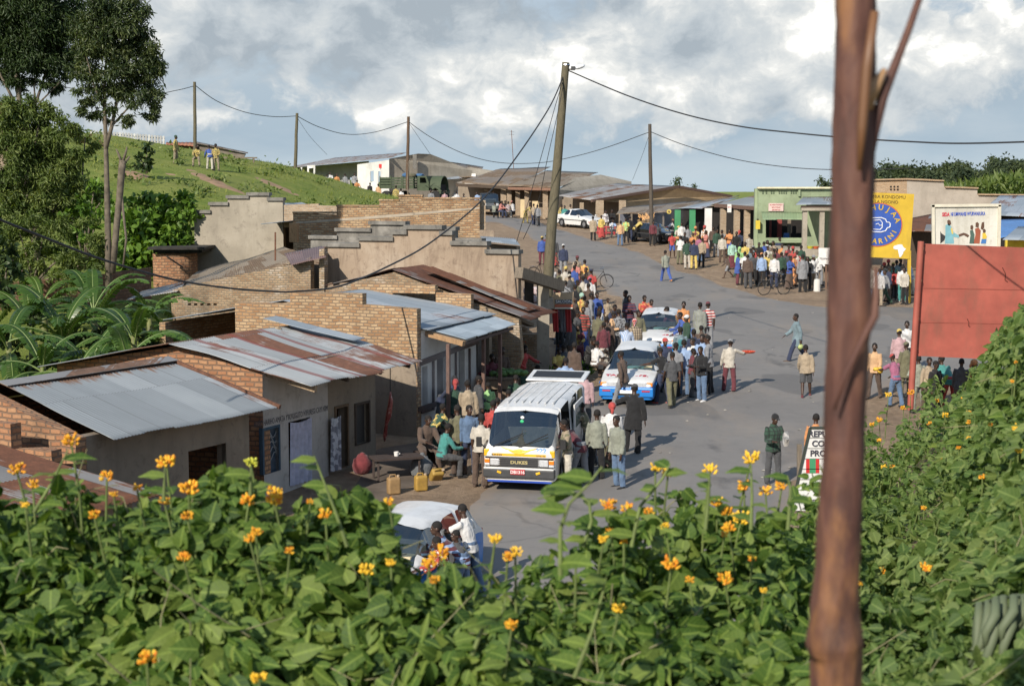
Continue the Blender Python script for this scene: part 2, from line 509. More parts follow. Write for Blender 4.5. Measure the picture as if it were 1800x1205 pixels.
@memo
def glass(name='car_glass', tint=.35, col=(.75, .85, .85)):
 m, nt, b = newmat(name)
 t = nt.n('ShaderNodeBsdfTransparent'); t.inputs[0].default_value = (col[0] * tint, col[1] * tint, col[2] * tint, 1)
 gl = nt.n('ShaderNodeBsdfGlossy'); gl.inputs['Roughness'].default_value = .04; gl.inputs[0].default_value = (.9, .95, 1, 1)
 fr = nt.n('ShaderNodeFresnel'); fr.inputs[0].default_value = 1.5
 f2 = nt.math('ADD', fr.outputs[0], .13)
 mx_ = nt.n('ShaderNodeMixShader'); nt.l(f2, mx_.inputs[0]); nt.l(t.outputs[0], mx_.inputs[1]); nt.l(gl.outputs[0], mx_.inputs[2])
 nt.l(mx_.outputs[0], m.node_tree.nodes['Material Output'].inputs[0])
 return m
@memo
def fabric(col, pat=None, col2=(.8, .8, .8)):
 m, nt, b = newmat('fabric')
 ob = coords(nt)
 n = nt.noise(ob, 7.0, 5.0, .6)
 cc = nt.ramp(n, [(.3, [x * .72 for x in col]), (.7, [min(1, x * 1.15) for x in col])])
 se = nt.n('ShaderNodeSeparateXYZ'); nt.l(ob, se.inputs[0])
 if pat == 'h':
  s_ = nt.math('PINGPONG', nt.math('MULTIPLY', se.outputs[2], 1.0), .05)
  cc = nt.mix(nt.ramp(s_, [(.028, 0.0), (.03, 1.0)]), cc, col2)
 elif pat == 'v':
  s_ = nt.math('PINGPONG', nt.math('ADD', se.outputs[0], se.outputs[1]), .03)
  cc = nt.mix(nt.ramp(s_, [(.018, 0.0), (.021, .8)]), cc, col2)
 elif pat == 'plaid':
  a = nt.math('PINGPONG', nt.math('ADD', se.outputs[0], nt.math('MULTIPLY', se.outputs[1], .6)), .045)
  c_ = nt.math('PINGPONG', se.outputs[2], .045)
  cc = nt.mix(nt.ramp(a, [(.03, 0.0), (.033, .7)]), cc, col2)
  cc = nt.mix(nt.ramp(c_, [(.03, 0.0), (.033, .6)]), cc, col2)
 elif pat == 'camo':
  cc = nt.ramp(nt.noise(ob, 13.0, 2.0, .5), [(.42, col), (.43, col2), (.55, (.035, .03, .015)), (.57, col)], 'CONSTANT')
 elif pat == 'spot':
  vo = nt.n('ShaderNodeTexVoronoi', i_Vector=ob, i_Scale=16.0)
  cc = nt.mix(nt.ramp(vo.outputs['Distance'], [(.35, 1.0), (.42, 0.0)]), cc, col2)
 elif pat == 'print':
  vo = nt.n('ShaderNodeTexVoronoi', i_Vector=ob, i_Scale=11.0)
  cc = nt.mix(nt.ramp(nt.noise(vo.outputs['Color'], 3.0, 1.0), [(.45, 0.0), (.5, 1.0)]), cc, col2)
 elif pat == 'ring':
  vo = nt.n('ShaderNodeTexVoronoi', i_Vector=ob, i_Scale=5.0)
  cc = nt.mix(nt.ramp(nt.math('PINGPONG', vo.outputs['Distance'], .22), [(.1, 1.0), (.13, 0.0)]), cc, col2)
 nt.l(cc, b.inputs['Base Color']); b.inputs['Roughness'].default_value = .95
 b.inputs['Sheen Weight'].default_value = .15
 bump(nt, b, nt.noise(nt.mapping(ob, (1, 1, .5)), 12.0, 3.0, .5), .8, .03)
 return m
@memo
def skin():
 m, nt, b = newmat('skin')
 n = nt.noise(coords(nt), 8.0, 3.0)
 nt.l(nt.ramp(n, [(.3, (.042, .021, .013)), (.7, (.075, .038, .024))]), b.inputs['Base Color'])
 b.inputs['Roughness'].default_value = .48
 return m
HAIR = paint('hair', (.012, .010, .009), .9, .2, 30.)
RUBBER = paint('rubber', (.016, .016, .017), .8, .3, 6.)
CHROME = paint('chrome', (.55, .56, .58), .2, .05, metal=1.0)
BLACKP = paint('black_plastic', (.02, .02, .021), .55, .2)
DARKW = wood('dark_wood', (.07, .05, .035))
GREYW = wood('grey_wood', (.17, .14, .105))
PALEW = wood('pale_wood', (.30, .22, .14))
POLEW = wood('pole_wood', (.115, .10, .062))
RUSTM = paint('rusty_iron', (.13, .06, .035), .9, .4, 9.)
BRICK_OR = brick('orange_brick', ((.31, .165, .08), (.42, .25, .125), (.53, .38, .225)), mortar=(.25, .185, .125), ms=.015, dirt=.45)
BRICK_RED = brick('mud_brick', ((.30, .14, .07), (.40, .19, .095), (.46, .26, .14)), mortar=(.20, .125, .08), bw=.25, bh=.11, ms=.022, dirt=.45)
BRICK_OLD = brick('old_brick', ((.24, .15, .08), (.33, .21, .12), (.40, .29, .18)), mortar=(.22, .185, .135), bw=.2, bh=.075, ms=.014, dirt=.75, dirtcol=(.075, .065, .05), white=.7)
BRICK_PALE = brick('pale_brick', ((.36, .25, .15), (.43, .31, .2), (.5, .38, .26)), mortar=(.4, .34, .26), bh=.08, dirt=.3)
PL_TAN = plaster('tan_plaster', (.33, .255, .185), (.15, .105, .075), .95, (.43, .36, .28), .5, .85)
PL_GREY = plaster('grey_plaster', (.36, .32, .255), (.13, .11, .09), .65, (.43, .39, .32))
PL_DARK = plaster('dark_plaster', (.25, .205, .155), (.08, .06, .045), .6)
PL_WHITE = plaster('white_plaster', (.62, .61, .58), (.25, .22, .18), .35, (.72, .71, .68))
PL_LILAC = plaster('pale_plaster', (.46, .43, .40), (.16, .13, .10), .6)
PL_GREEN = plaster('green_plaster', (.28, .345, .215), (.14, .15, .09), .5, (.35, .41, .27))
PL_CEM = plaster('old_cement', (.19, .18, .16), (.035, .034, .032), .9, (.36, .345, .31), 1.4)
COR_GREY = corr('grey_roof', (.27, .295, .31), .34, ridge_rust=2.7, light=(.37, .395, .41), metal=.15)
COR_MIX = corr('patched_roof', (.36, .38, .385), .6, red=.7, seed=3.3, light=(.5, .51, .51), metal=.15)
COR_BLUE = corr('blue_grey_roof', (.27, .315, .355), .24, seed=9.1, light=(.35, .39, .43), metal=.15)
COR_RUST = corr('rusty_roof', (.27, .26, .25), .78, seed=5.2, light=(.4, .39, .37))
COR_FADE = corr('faded_roof', (.36, .34, .32), .5, rustcol=(.21, .115, .07), seed=14.)
COR_BROWN = corr('brown_roof', (.25, .2, .15), .75, rustcol=(.20, .135, .08), seed=21., metal=0.0)
COR_OLD = corr('weathered_roof', (.24, .19, .13), .55, rustcol=(.15, .10, .06), seed=31., metal=0.0, light=(.33, .27, .2))
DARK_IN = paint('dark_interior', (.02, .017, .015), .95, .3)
# ---------------------------------------------------------------- people
def fwd(a, o=0.0, sd=1):
 return V((sd * math.sin(R(o)), -math.sin(R(a)) * math.cos(R(o)), -math.cos(R(a)) * math.cos(R(o))))
POSES = {   # lean, head yaw, head pitch, legs (hip, knee, out) x2, arms (fwd, out, elbow, inward) x2, seat
 'stand': dict(lean=2, hy=8, hp=4, L=(2, 2, 3), Rr=(-1, 3, 4), aL=(4, 9, 12, 5), aR=(-3, 8, 16, 4)),
 'easy': dict(lean=-1, hy=-18, hp=6, L=(10, 14, 6), Rr=(-3, 1, 2), aL=(12, 10, 55, 28), aR=(-4, 9, 14, 4)),
 'fold': dict(lean=0, hy=10, hp=8, L=(2, 3, 5), Rr=(-2, 3, 3), aL=(26, 14, 84, 62), aR=(24, 14, 86, 58)),
 'hips': dict(lean=1, hy=-12, hp=2, L=(4, 4, 6), Rr=(-3, 3, 5), aL=(-14, 40, 62, 84), aR=(-14, 40, 62, 84)),
 'carry': dict(lean=3, hy=6, hp=14, L=(3, 3, 4), Rr=(-2, 4, 4), aL=(16, 10, 78, 22), aR=(14, 10, 80, 16)),
 'walk': dict(lean=5, hy=0, hp=6, L=(25, 8, 2), Rr=(-20, 18, 2), aL=(-20, 9, 16, 4), aR=(22, 9, 28, 6)),
 'stroll': dict(lean=3, hy=10, hp=10, L=(-14, 14, 2), Rr=(16, 6, 2), aL=(14, 9, 22, 6), aR=(-16, 9, 12, 4)),
 'lean': dict(lean=48, hy=8, hp=-26, L=(14, 4, 4), Rr=(-6, 4, 5), aL=(16, 12, 34, 12), aR=(24, 10, 46, 16)),
 'reach': dict(lean=14, hy=-10, hp=8, L=(14, 10, 4), Rr=(-8, 4, 4), aL=(58, 10, 18, 6), aR=(10, 12, 50, 20)),
 'raise': dict(lean=2, hy=14, hp=4, L=(3, 3, 6), Rr=(-4, 3, 6), aL=(30, 62, 60, 30), aR=(-8, 16, 18, 4)),
 'raiser': dict(lean=2, hy=-14, hp=4, L=(3, 3, 6), Rr=(-4, 3, 6), aL=(4, 12, 18, 4), aR=(52, 58, 30, 20)),
 'sit': dict(lean=12, hy=6, hp=10, L=(82, 78, 10), Rr=(80, 84, 12), aL=(34, 12, 42, 20), aR=(30, 10, 50, 24), seat=.46),
 'squat': dict(lean=34, hy=-6, hp=2, L=(112, 128, 16), Rr=(108, 130, 16), aL=(64, 14, 20, 14), aR=(60, 10, 30, 10), seat=.26),
}
def skel(pose):
 p = POSES[pose]; J = {}
 up = V((0, 0, 1))
 P = V((0, 0, 0)); J['pel'] = P
 low = 0
 for n, sd, key in (('L', 1, 'L'), ('R', -1, 'Rr')):
  h, k, o = p[key]
  hip = V((sd * .092, 0, -.03)); kn = hip + fwd(h, o, sd) * .42; an = kn + fwd(h - k, o * .4, sd) * .40
  J['hip' + n], J['kn' + n], J['an' + n] = hip, kn, an
  low = min(low, an.z - .085)
 Rm = MX.Rotation(R(p['lean']), 3, 'X')
 def ub(v): return Rm @ V(v)
 J['waist'] = ub((0, 0, .13)); J['chest'] = ub((0, -.005, .34)); J['neck'] = ub((0, .01, .50))
 for n, sd, key in (('L', 1, 'aL'), ('R', -1, 'aR')):
  f, o, e, i = p[key]
  sh = ub((sd * .168, .0, .425)); el = sh + fwd(f + p['lean'] * .2, o, sd) * .285
  wr = el + fwd(f + e + p['lean'] * .2, o * .6 - i, sd) * .25
  J['sh' + n], J['el' + n], J['wr' + n] = sh, el, wr; J['hd' + n] = (wr - el).normalized()
 hq = MX.Rotation(R(p['hy']), 3, 'Z') @ MX.Rotation(R(p['hp'] + p['lean'] * .7), 3, 'X')
 J['head'] = J['neck'] + hq @ V((0, -.02, .165)); J['hq'] = hq
 dz = -low
 for k in J:
  if k not in ('hq', 'hdL', 'hdR'): J[k] = J[k] + V((0, 0, dz))
 J['top'] = J['head'].z + .118
 return J
def solid(parts, vox, name, it=3, wrinkle=0.0):
 """parts: closed overlapping shapes, fused into one continuous skin"""
 mb = parts
 me = bpy.data.meshes.new('tmp'); me.from_pydata([tuple(v) for v in mb.v], [], mb.f)
 bm = bmesh.new(); bm.from_mesh(me); bmesh.ops.recalc_face_normals(bm, faces=bm.faces); bm.to_mesh(me); bm.free()
 o = bpy.data.objects.new('tmp', me); COL.objects.link(o)
 r = o.modifiers.new('r', 'REMESH'); r.mode = 'VOXEL'; r.voxel_size = vox
 s_ = o.modifiers.new('s', 'SMOOTH'); s_.factor = .5; s_.iterations = it
 dg = bpy.context.evaluated_depsgraph_get()
 out = bpy.data.meshes.new_from_object(o.evaluated_get(dg)); out.name = name
 bpy.data.objects.remove(o); bpy.data.meshes.remove(me)
 if wrinkle:
  co = [v.co.copy() for v in out.vertices]; no = [v.normal.copy() for v in out.vertices]; fl = []
  for c, nn_ in zip(co, no): fl += (c + nn_ * wrinkle * (MN.noise(V((c.x * 9, c.y * 9, c.z * 5))) + .6 * MN.noise(c * 19)))[:]
  out.vertices.foreach_set('co', fl)
 out.polygons.foreach_set('use_smooth', [True] * len(out.polygons))
 return out
def ell(mb, rings, n=10):
 """closed loft of flattened rings: (centre, rx, ry[, rotation])"""
 k = len(mb.v)
 for c, rx, ry in rings:
  for j in range(n):
   a = 2 * math.pi * j / n; mb.v.append(V(c) + V((rx * math.cos(a), ry * math.sin(a), 0)))
 for i in range(len(rings) - 1):
  for j in range(n):
   a = k + i * n + j; b = k + i * n + (j + 1) % n; mb.f.append((a, b, b + n, a + n))
 mb.f.append(tuple(k + j for j in range(n))[::-1]); e = k + (len(rings) - 1) * n; mb.f.append(tuple(e + j for j in range(n)))
 return mb
def torso(mb, J, g, hem=0.0, flare=0.0, top=True):
 P, Wt, Ch, Nk = J['pel'], J['waist'], J['chest'], J['neck']
 rings = []
 if hem: rings.append((P + V((0, .005, -hem)), .165 + g + flare, .115 + g + flare))
 rings += [(P + V((0, .005, -.06)), .162 + g + flare * .6, .112 + g + flare * .6), (P + V((0, 0, .03)), .158 + g, .108 + g), (Wt, .138 + g, .095 + g),
    (Wt.lerp(Ch, .55), .158 + g, .105 + g), (Ch, .164 + g, .108 + g), (Ch.lerp(Nk, .5), .15 + g * .8, .09 + g * .7)]
 if top: rings += [(Ch.lerp(Nk, .78), .1 + g * .6, .07 + g * .5), (Nk, .062 + g * .4, .06 + g * .4)]
 return ell(mb, rings, 14)
def finger(mb, a, d, bend, L, r):
 x = V((0, 0, 1)); p1 = a + d * L * .5; d2 = (d + bend * .45).normalized(); p2 = p1 + d2 * L * .5
 mb.tube([a, p1, p2], [r, r * .92, r * .75], 6)
CACHE = {}
def body_mesh(pose):
 if ('b', pose) in CACHE: return CACHE[('b', pose)]
 J = skel(pose); mb = MB()
 torso(mb, J, 0)
 mb.tube([J['neck'] + V((0, .01, -.05)), J['neck'].lerp(J['head'], .6)], [.058, .05], 10)
 q = J['hq']; H = J['head']
 def hp(x, y, z): return H + q @ V((x, y, z))
 mb.blob(hp(0, .012, .022), (.074, .092, .096), 14, 10, rot=q)
 mb.blob(hp(0, -.022, -.05), (.056, .062, .066), 12, 8, rot=q)
 mb.blob(hp(0, -.094, -.012), (.017, .018, .024), 8, 6, rot=q)          # nose
 mb.blob(hp(0, -.086, -.052), (.026, .012, .013), 8, 6, rot=q)          # lips
 mb.blob(hp(0, -.07, .03), (.05, .018, .012), 8, 6, rot=q)              # brow
 mb.blob(hp(0, -.07, -.09), (.024, .018, .018), 8, 6, rot=q)            # chin
 for s_ in (1, -1): mb.blob(hp(s_ * .077, .012, -.01), (.012, .022, .032), 8, 6, rot=q)
 for n, s_ in (('L', 1), ('R', -1)):
  sh, el, wr, hd = J['sh' + n], J['el' + n], J['wr' + n], J['hd' + n]
  mb.tube([J['chest'].lerp(sh, .5), sh, sh.lerp(el, .35), el, el.lerp(wr, .3), wr], [.055, .06, .05, .04, .041, .027], 10)
  side = V((0, -1, 0)) if abs(hd.y) < .6 else V((s_ * -1.0, 0, .25))
  side = (side - hd * side.dot(hd)).normalized(); nn = hd.cross(side).normalized()
  if nn.x * s_ > 0: nn = -nn
  pc_ = wr + hd * .055
  rot = MX((side, hd, nn)).transposed()
  mb.blob(pc_, (.042, .055, .018), 10, 8, rot=rot)
  for kx, L in ((-.032, .064), (-.011, .08), (.011, .084), (.031, .074)):
   finger(mb, wr + hd * .095 + side * kx, (hd + side * kx * 3).normalized(), nn, L, .0095)
  finger(mb, wr + hd * .03 + side * .036, (hd * .6 + side * .75).normalized(), nn, .065, .0105)
  hip, kn, an = J['hip' + n], J['kn' + n], J['an' + n]
  mb.tube([hip + V((0, 0, .05)), hip, hip.lerp(kn, .5), kn, kn.lerp(an, .3), an], [.09, .088, .072, .054, .055, .036], 12)
  mb.tube([an + V((0, .04, -.045)), an + V((s_ * .004, -.03, -.055)), an + V((s_ * .01, -.12, -.066)), an + V((s_ * .014, -.17, -.07))], [.032, .036, .036, .022], 8)
  mb.tube([an + V((0, 0, .03)), an + V((0, .012, -.05))], [.036, .036], 8)
 me = solid(mb, .0125, 'person', 2); CACHE[('b', pose)] = (me, J)
 return me, J
def top_mesh(pose, kind):
 key = ('t', pose, kind)
 if key in CACHE: return CACHE[key]
 J = skel(pose); mb = MB()
 seated = 'seat' in POSES[pose]
 if kind == 'shawl':
  C = J['chest']; N = J['neck']; P = J['pel']
  ell(mb, [(P + V((0, 0, -.06)), .27, .2), (P.lerp(C, .5), .27, .19), (C, .255, .17), (C.lerp(N, .55), .2, .12), (N + V((0, 0, .02)), .075, .07)], 16)
  for n in 'LR': mb.tube([J['sh' + n], J['el' + n], J['el' + n].lerp(J['wr' + n], .6)], [.09, .085, .07], 10)
 else:
  g = {'shirt': .018, 'tee': .016, 'jacket': .028, 'coat': .03, 'blouse': .018}[kind]
  hem = {'shirt': .13, 'tee': .1, 'jacket': .12, 'coat': .33, 'blouse': .03}[kind]
  if seated: hem = .02
  torso(mb, J, g, hem, .012 if kind != 'coat' else .03)
  sl = 1.0 if kind in ('shirt', 'jacket', 'coat') else .0
  for n, s_ in (('L', 1), ('R', -1)):
   sh, el, wr = J['sh' + n], J['el' + n], J['wr' + n]
   a0 = J['chest'].lerp(sh, .5)
   if sl: mb.tube([a0, sh, sh.lerp(el, .4), el, el.lerp(wr, .5), el.lerp(wr, .97)], [.05 + g * .7, .052 + g * .8, .048 + g * .8, .041 + g * .8, .04 + g * .8, .033 + g * .8], 12)
   else: mb.tube([a0, sh, sh.lerp(el, .4), sh.lerp(el, .82)], [.05 + g * .7, .054 + g, .055 + g, .056 + g], 12)
  mb.tube([J['neck'] + V((0, .006, -.05)), J['neck'] + V((0, 0, .03))], [.075 + g * .6, .062 + g * .5], 12)
 me = solid(mb, .015, kind, 4, .011); CACHE[key] = me
 return me
def bottom_mesh(pose, kind):
 key = ('l', pose, kind)
 if key in CACHE: return CACHE[key]
 J = skel(pose); mb = MB(); P = J['pel']
 seated = 'seat' in POSES[pose]
 if kind == 'skirt' and not seated:
  f = (J['anL'] + J['anR']) / 2; sx_ = abs(J['anL'].x - J['anR'].x) / 2; sy_ = abs(J['anL'].y - J['anR'].y) / 2
  ell(mb, [(V((f.x, f.y, .09)), .17 + sx_, .14 + sy_), (V((f.x * .6, f.y * .6, P.z * .45)), .18 + sx_ * .4, .14 + sy_ * .6), (P + V((0, 0, -.1)), .185, .135), (P + V((0, 0, .1)), .155, .11)], 18)
  me = solid(mb, .016, kind, 4, .016)
 else:
  ell(mb, [(P + V((0, .004, -.1)), .16, .12), (P + V((0, .004, -.02)), .175, .125), (P + V((0, 0, .1)), .155, .11)], 14)
  e = .45 if kind == 'shorts' else 1.0
  for n in 'LR':
   hip, kn, an = J['hip' + n], J['kn' + n], J['an' + n]
   if kind == 'shorts': mb.tube([hip + V((0, 0, .02)), hip, hip.lerp(kn, .5), hip.lerp(kn, .96)], [.1, .1, .094, .092], 12)
   else: mb.tube([hip + V((0, 0, .02)), hip, hip.lerp(kn, .5), kn, kn.lerp(an, .5), an + V((0, .01, -.02))], [.1, .1, .09, .077, .073, .074], 12)
  if kind == 'skirt': mb.blob((J['knL'] + J['knR']) / 2 + V((0, .1, 0)), (.26, .26, .12), 12, 8)
  me = solid(mb, .015, kind, 4, .013)
 CACHE[key] = me
 return me
def small_mesh(pose, kind):
 key = ('s', pose, kind)
 if key in CACHE: return CACHE[key]
 J = skel(pose); q = J['hq']; H = J['head']; mb = MB()
 def hp(x, y, z): return H + q @ V((x, y, z))
 if kind == 'hair':
  mb.blob(hp(0, .022, .036), (.081, .092, .092), 16, 12, .02, rot=q)
 elif kind == 'cap':
  mb.blob(hp(0, .012, .05), (.086, .1, .082), 16, 12, rot=q)
  mb.blob(hp(0, -.115, .045), (.062, .06, .011), 12, 6, rot=q)
 elif kind == 'beanie':
  mb.blob(hp(0, .018, .052), (.088, .1, .092), 16, 12, rot=q); mb.blob(hp(0, .015, .03), (.09, .104, .03), 16, 8, rot=q)
 elif kind == 'hat':
  mb.blob(hp(0, .01, .06), (.086, .1, .085), 16, 12, rot=q); mb.blob(hp(0, .005, .045), (.15, .165, .014), 18, 6, rot=q)
 elif kind == 'scarf':
  mb.blob(hp(0, .025, .035), (.096, .112, .11), 16, 12, rot=q); mb.blob(hp(0, .1, .03), (.055, .05, .06), 10, 8, rot=q)
  mb.tube([hp(0, .07, 0), hp(.01, .1, -.08), hp(.02, .11, -.16)], [.05, .045, .03], 8)
 elif kind == 'hood':
  mb.blob(hp(0, .03, .02), (.105, .112, .125), 16, 12, rot=q); mb.blob(hp(0, .03, -.09), (.12, .11, .07), 14, 8, rot=q)
 elif kind == 'eyes':
  for s_ in (1, -1): mb.blob(hp(s_ * .03, -.079, .008), (.012, .008, .007), 8, 6, rot=q)
  me = bpy.data.meshes.new('eyes'); me.from_pydata([tuple(v) for v in mb.v], [], mb.f); CACHE[key] = me
  return me
 elif kind in ('shoeL', 'shoeR'):
  n = kind[-1]; s_ = 1 if n == 'L' else -1; an = J['an' + n]
  mb.tube([an + V((0, .05, -.042)), an + V((s_ * .004, -.03, -.046)), an + V((s_ * .01, -.13, -.056)), an + V((s_ * .014, -.185, -.062))], [.04, .044, .043, .026], 10)
  mb.tube([an + V((0, .008, .01)), an + V((0, .012, -.05))], [.046, .045], 10)
 me = solid(mb, .011, kind, 2, .004 if kind in ('scarf', 'hair') else 0); CACHE[key] = me
 return me
CN = {  # colour: (albedo, word)
 'W': ((.72, .71, .69), 'white'), 'w': ((.56, .51, .42), 'cream'), 'g': ((.26, .27, .29), 'grey'), 'G': ((.075, .078, .085), 'dark grey'), 'K': ((.016, .016, .018), 'black'),
 'n': ((.03, .045, .105), 'navy'), 'b': ((.035, .10, .42), 'blue'), 'B': ((.28, .43, .70), 'light blue'), 'd': ((.10, .185, .33), 'denim'), 'r': ((.55, .04, .03), 'red'),
 'm': ((.17, .03, .045), 'maroon'), 'p': ((.55, .33, .35), 'pink'), 'o': ((.72, .27, .05), 'orange'), 'y': ((.70, .5, .06), 'yellow'), 't': ((.42, .32, .20), 'tan'),
 'T': ((.12, .075, .052), 'brown'), 'k': ((.17, .16, .08), 'olive'), 'e': ((.028, .085, .05), 'dark green'), 'q': ((.03, .30, .27), 'teal'), 's': ((.28, .30, .23), 'grey green'),
 'u': ((.42, .11, .22), 'magenta'), 'M': ((.35, .62, .48), 'mint'), 'L': ((.33, .66, .2), 'lime'), 'a': ((.70, .40, .17), 'apricot'), 'c': ((.62, .2, .15), 'coral'), 'S': ((.17, .26, .30), 'slate')}
CN = {k_: (tuple(lerp(c_, .3 * v_[0][0] + .5 * v_[0][1] + .2 * v_[0][2], .2) * .88 for c_ in v_[0]), v_[1]) for k_, v_ in CN.items()}
PATW = {'h': 'striped', 'v': 'pinstriped', 'plaid': 'checked', 'camo': 'camouflage', 'spot': 'speckled', 'print': 'patterned', 'ring': 'ring-patterned'}
def cloth(code):
 p = code.split(':')
 if len(p) == 1: return fabric(CN[p[0]][0]), CN[p[0]][1]
 return fabric(CN[p[0]][0], p[1], CN[p[2]][0]), (PATW[p[1]] + ' ' + CN[p[0]][1] + ('' if p[1] == 'camo' else ' and ' + CN[p[2]][1]))
PEOPLE = {}
HANDS = {}
PEOPLE_AT = {}
def kid(me, name, mat, root):
 o = bpy.data.objects.new(name, me)
 COL.objects.link(o); o.parent = root
 if not me.materials: me.materials.append(mat)
 o.material_slots[0].link = 'OBJECT'; o.material_slots[0].material = mat
 return o
def person(px, py, pose, face, top, bot, hat='', where='', H=1.68, shoes='K', Y=None, z=None, group=None, extra=''):
 tk, tcode = top.split('/'); bk_, bcode = bot.split('/')
 me, J = body_mesh(pose); sc = H / 1.70
 if Y is None: P = ground(px, py, J['top'] * sc, 24.0)
 else:
  P = at(px, py, Y); P = V((P.x, P.y, gz(P.x, P.y) if z is None else (P.z - J['top'] * sc if z == 'top' else z)))
 r = kid(me, 'person', skin(), None)
 r.location = P; HANDS[(px, py)] = {n_: P + MX.Rotation(R(face), 3, 'Z') @ ((J['wr' + n_] + J['hd' + n_] * .1) * sc) for n_ in 'LR'}; r.rotation_euler = (R(random.uniform(-2.5, 2.5)), R(random.uniform(-2.5, 2.5)), R(face + random.uniform(-12, 12))); r.scale = (sc * random.uniform(.97, 1.05), sc * random.uniform(.97, 1.05), sc)
 tm, tw = cloth(tcode); bm_, bw = cloth(bcode)
 kid(top_mesh(pose, tk), {'tee': 'tee_shirt'}.get(tk, tk), tm, r); kid(bottom_mesh(pose, bk_), bk_, bm_, r)
 hw = ''
 if hat:
  hk, hc = hat.split('/'); hm, hcw = cloth(hc); kid(small_mesh(pose, hk), {'scarf': 'headscarf'}.get(hk, hk), hm, r); hw = ' and ' + hcw + ' ' + {'scarf': 'headscarf'}.get(hk, hk)
  if hk not in ('scarf', 'hood', 'beanie'): kid(small_mesh(pose, 'hair'), 'hair', HAIR, r)
 else: kid(small_mesh(pose, 'hair'), 'hair', HAIR, r)
 near = P.y < 100
 if near:
  if shoes:
   sm_ = fabric(CN[shoes][0])
   for k_ in ('shoeL', 'shoeR'): kid(small_mesh(pose, k_), 'shoe', sm_, r)
  if P.y < 60 and abs(((face + 180) % 360) - 180) < 100: kid(small_mesh(pose, 'eyes'), 'eyes', paint('eye_white', (.5, .47, .42), .3), r)
 word = {'tee': 'top'}.get(tk, tk)
 lab = '%sin %s %s, %s %s%s %s' % ('', tw, word, bw, bk_, hw, where)
 lab = 'person ' + ' '.join(lab.split())
 if lab in PEOPLE: print('DUPLICATE LABEL', lab)
 if len(lab.replace('-', ' ').split()) > 14:
  short = lambda w_: w_.split(' and ')[0]
  lab = ' '.join(('person in %s %s, %s %s%s %s' % (short(tw), word, short(bw), bk_, (' and ' + short(hcw) + ' ' + {'scarf': 'headscarf'}.get(hk, hk)) if hat else '', where)).split())
 if len(lab.replace('-', ' ').split()) > 16: print('LONG', len(lab.split()), lab)
 tag(r, lab, 'person', group or 'people in the street market')
 PEOPLE[lab] = r; PEOPLE_AT[(px, py)] = r
 return r
NB = 'near the open van door'
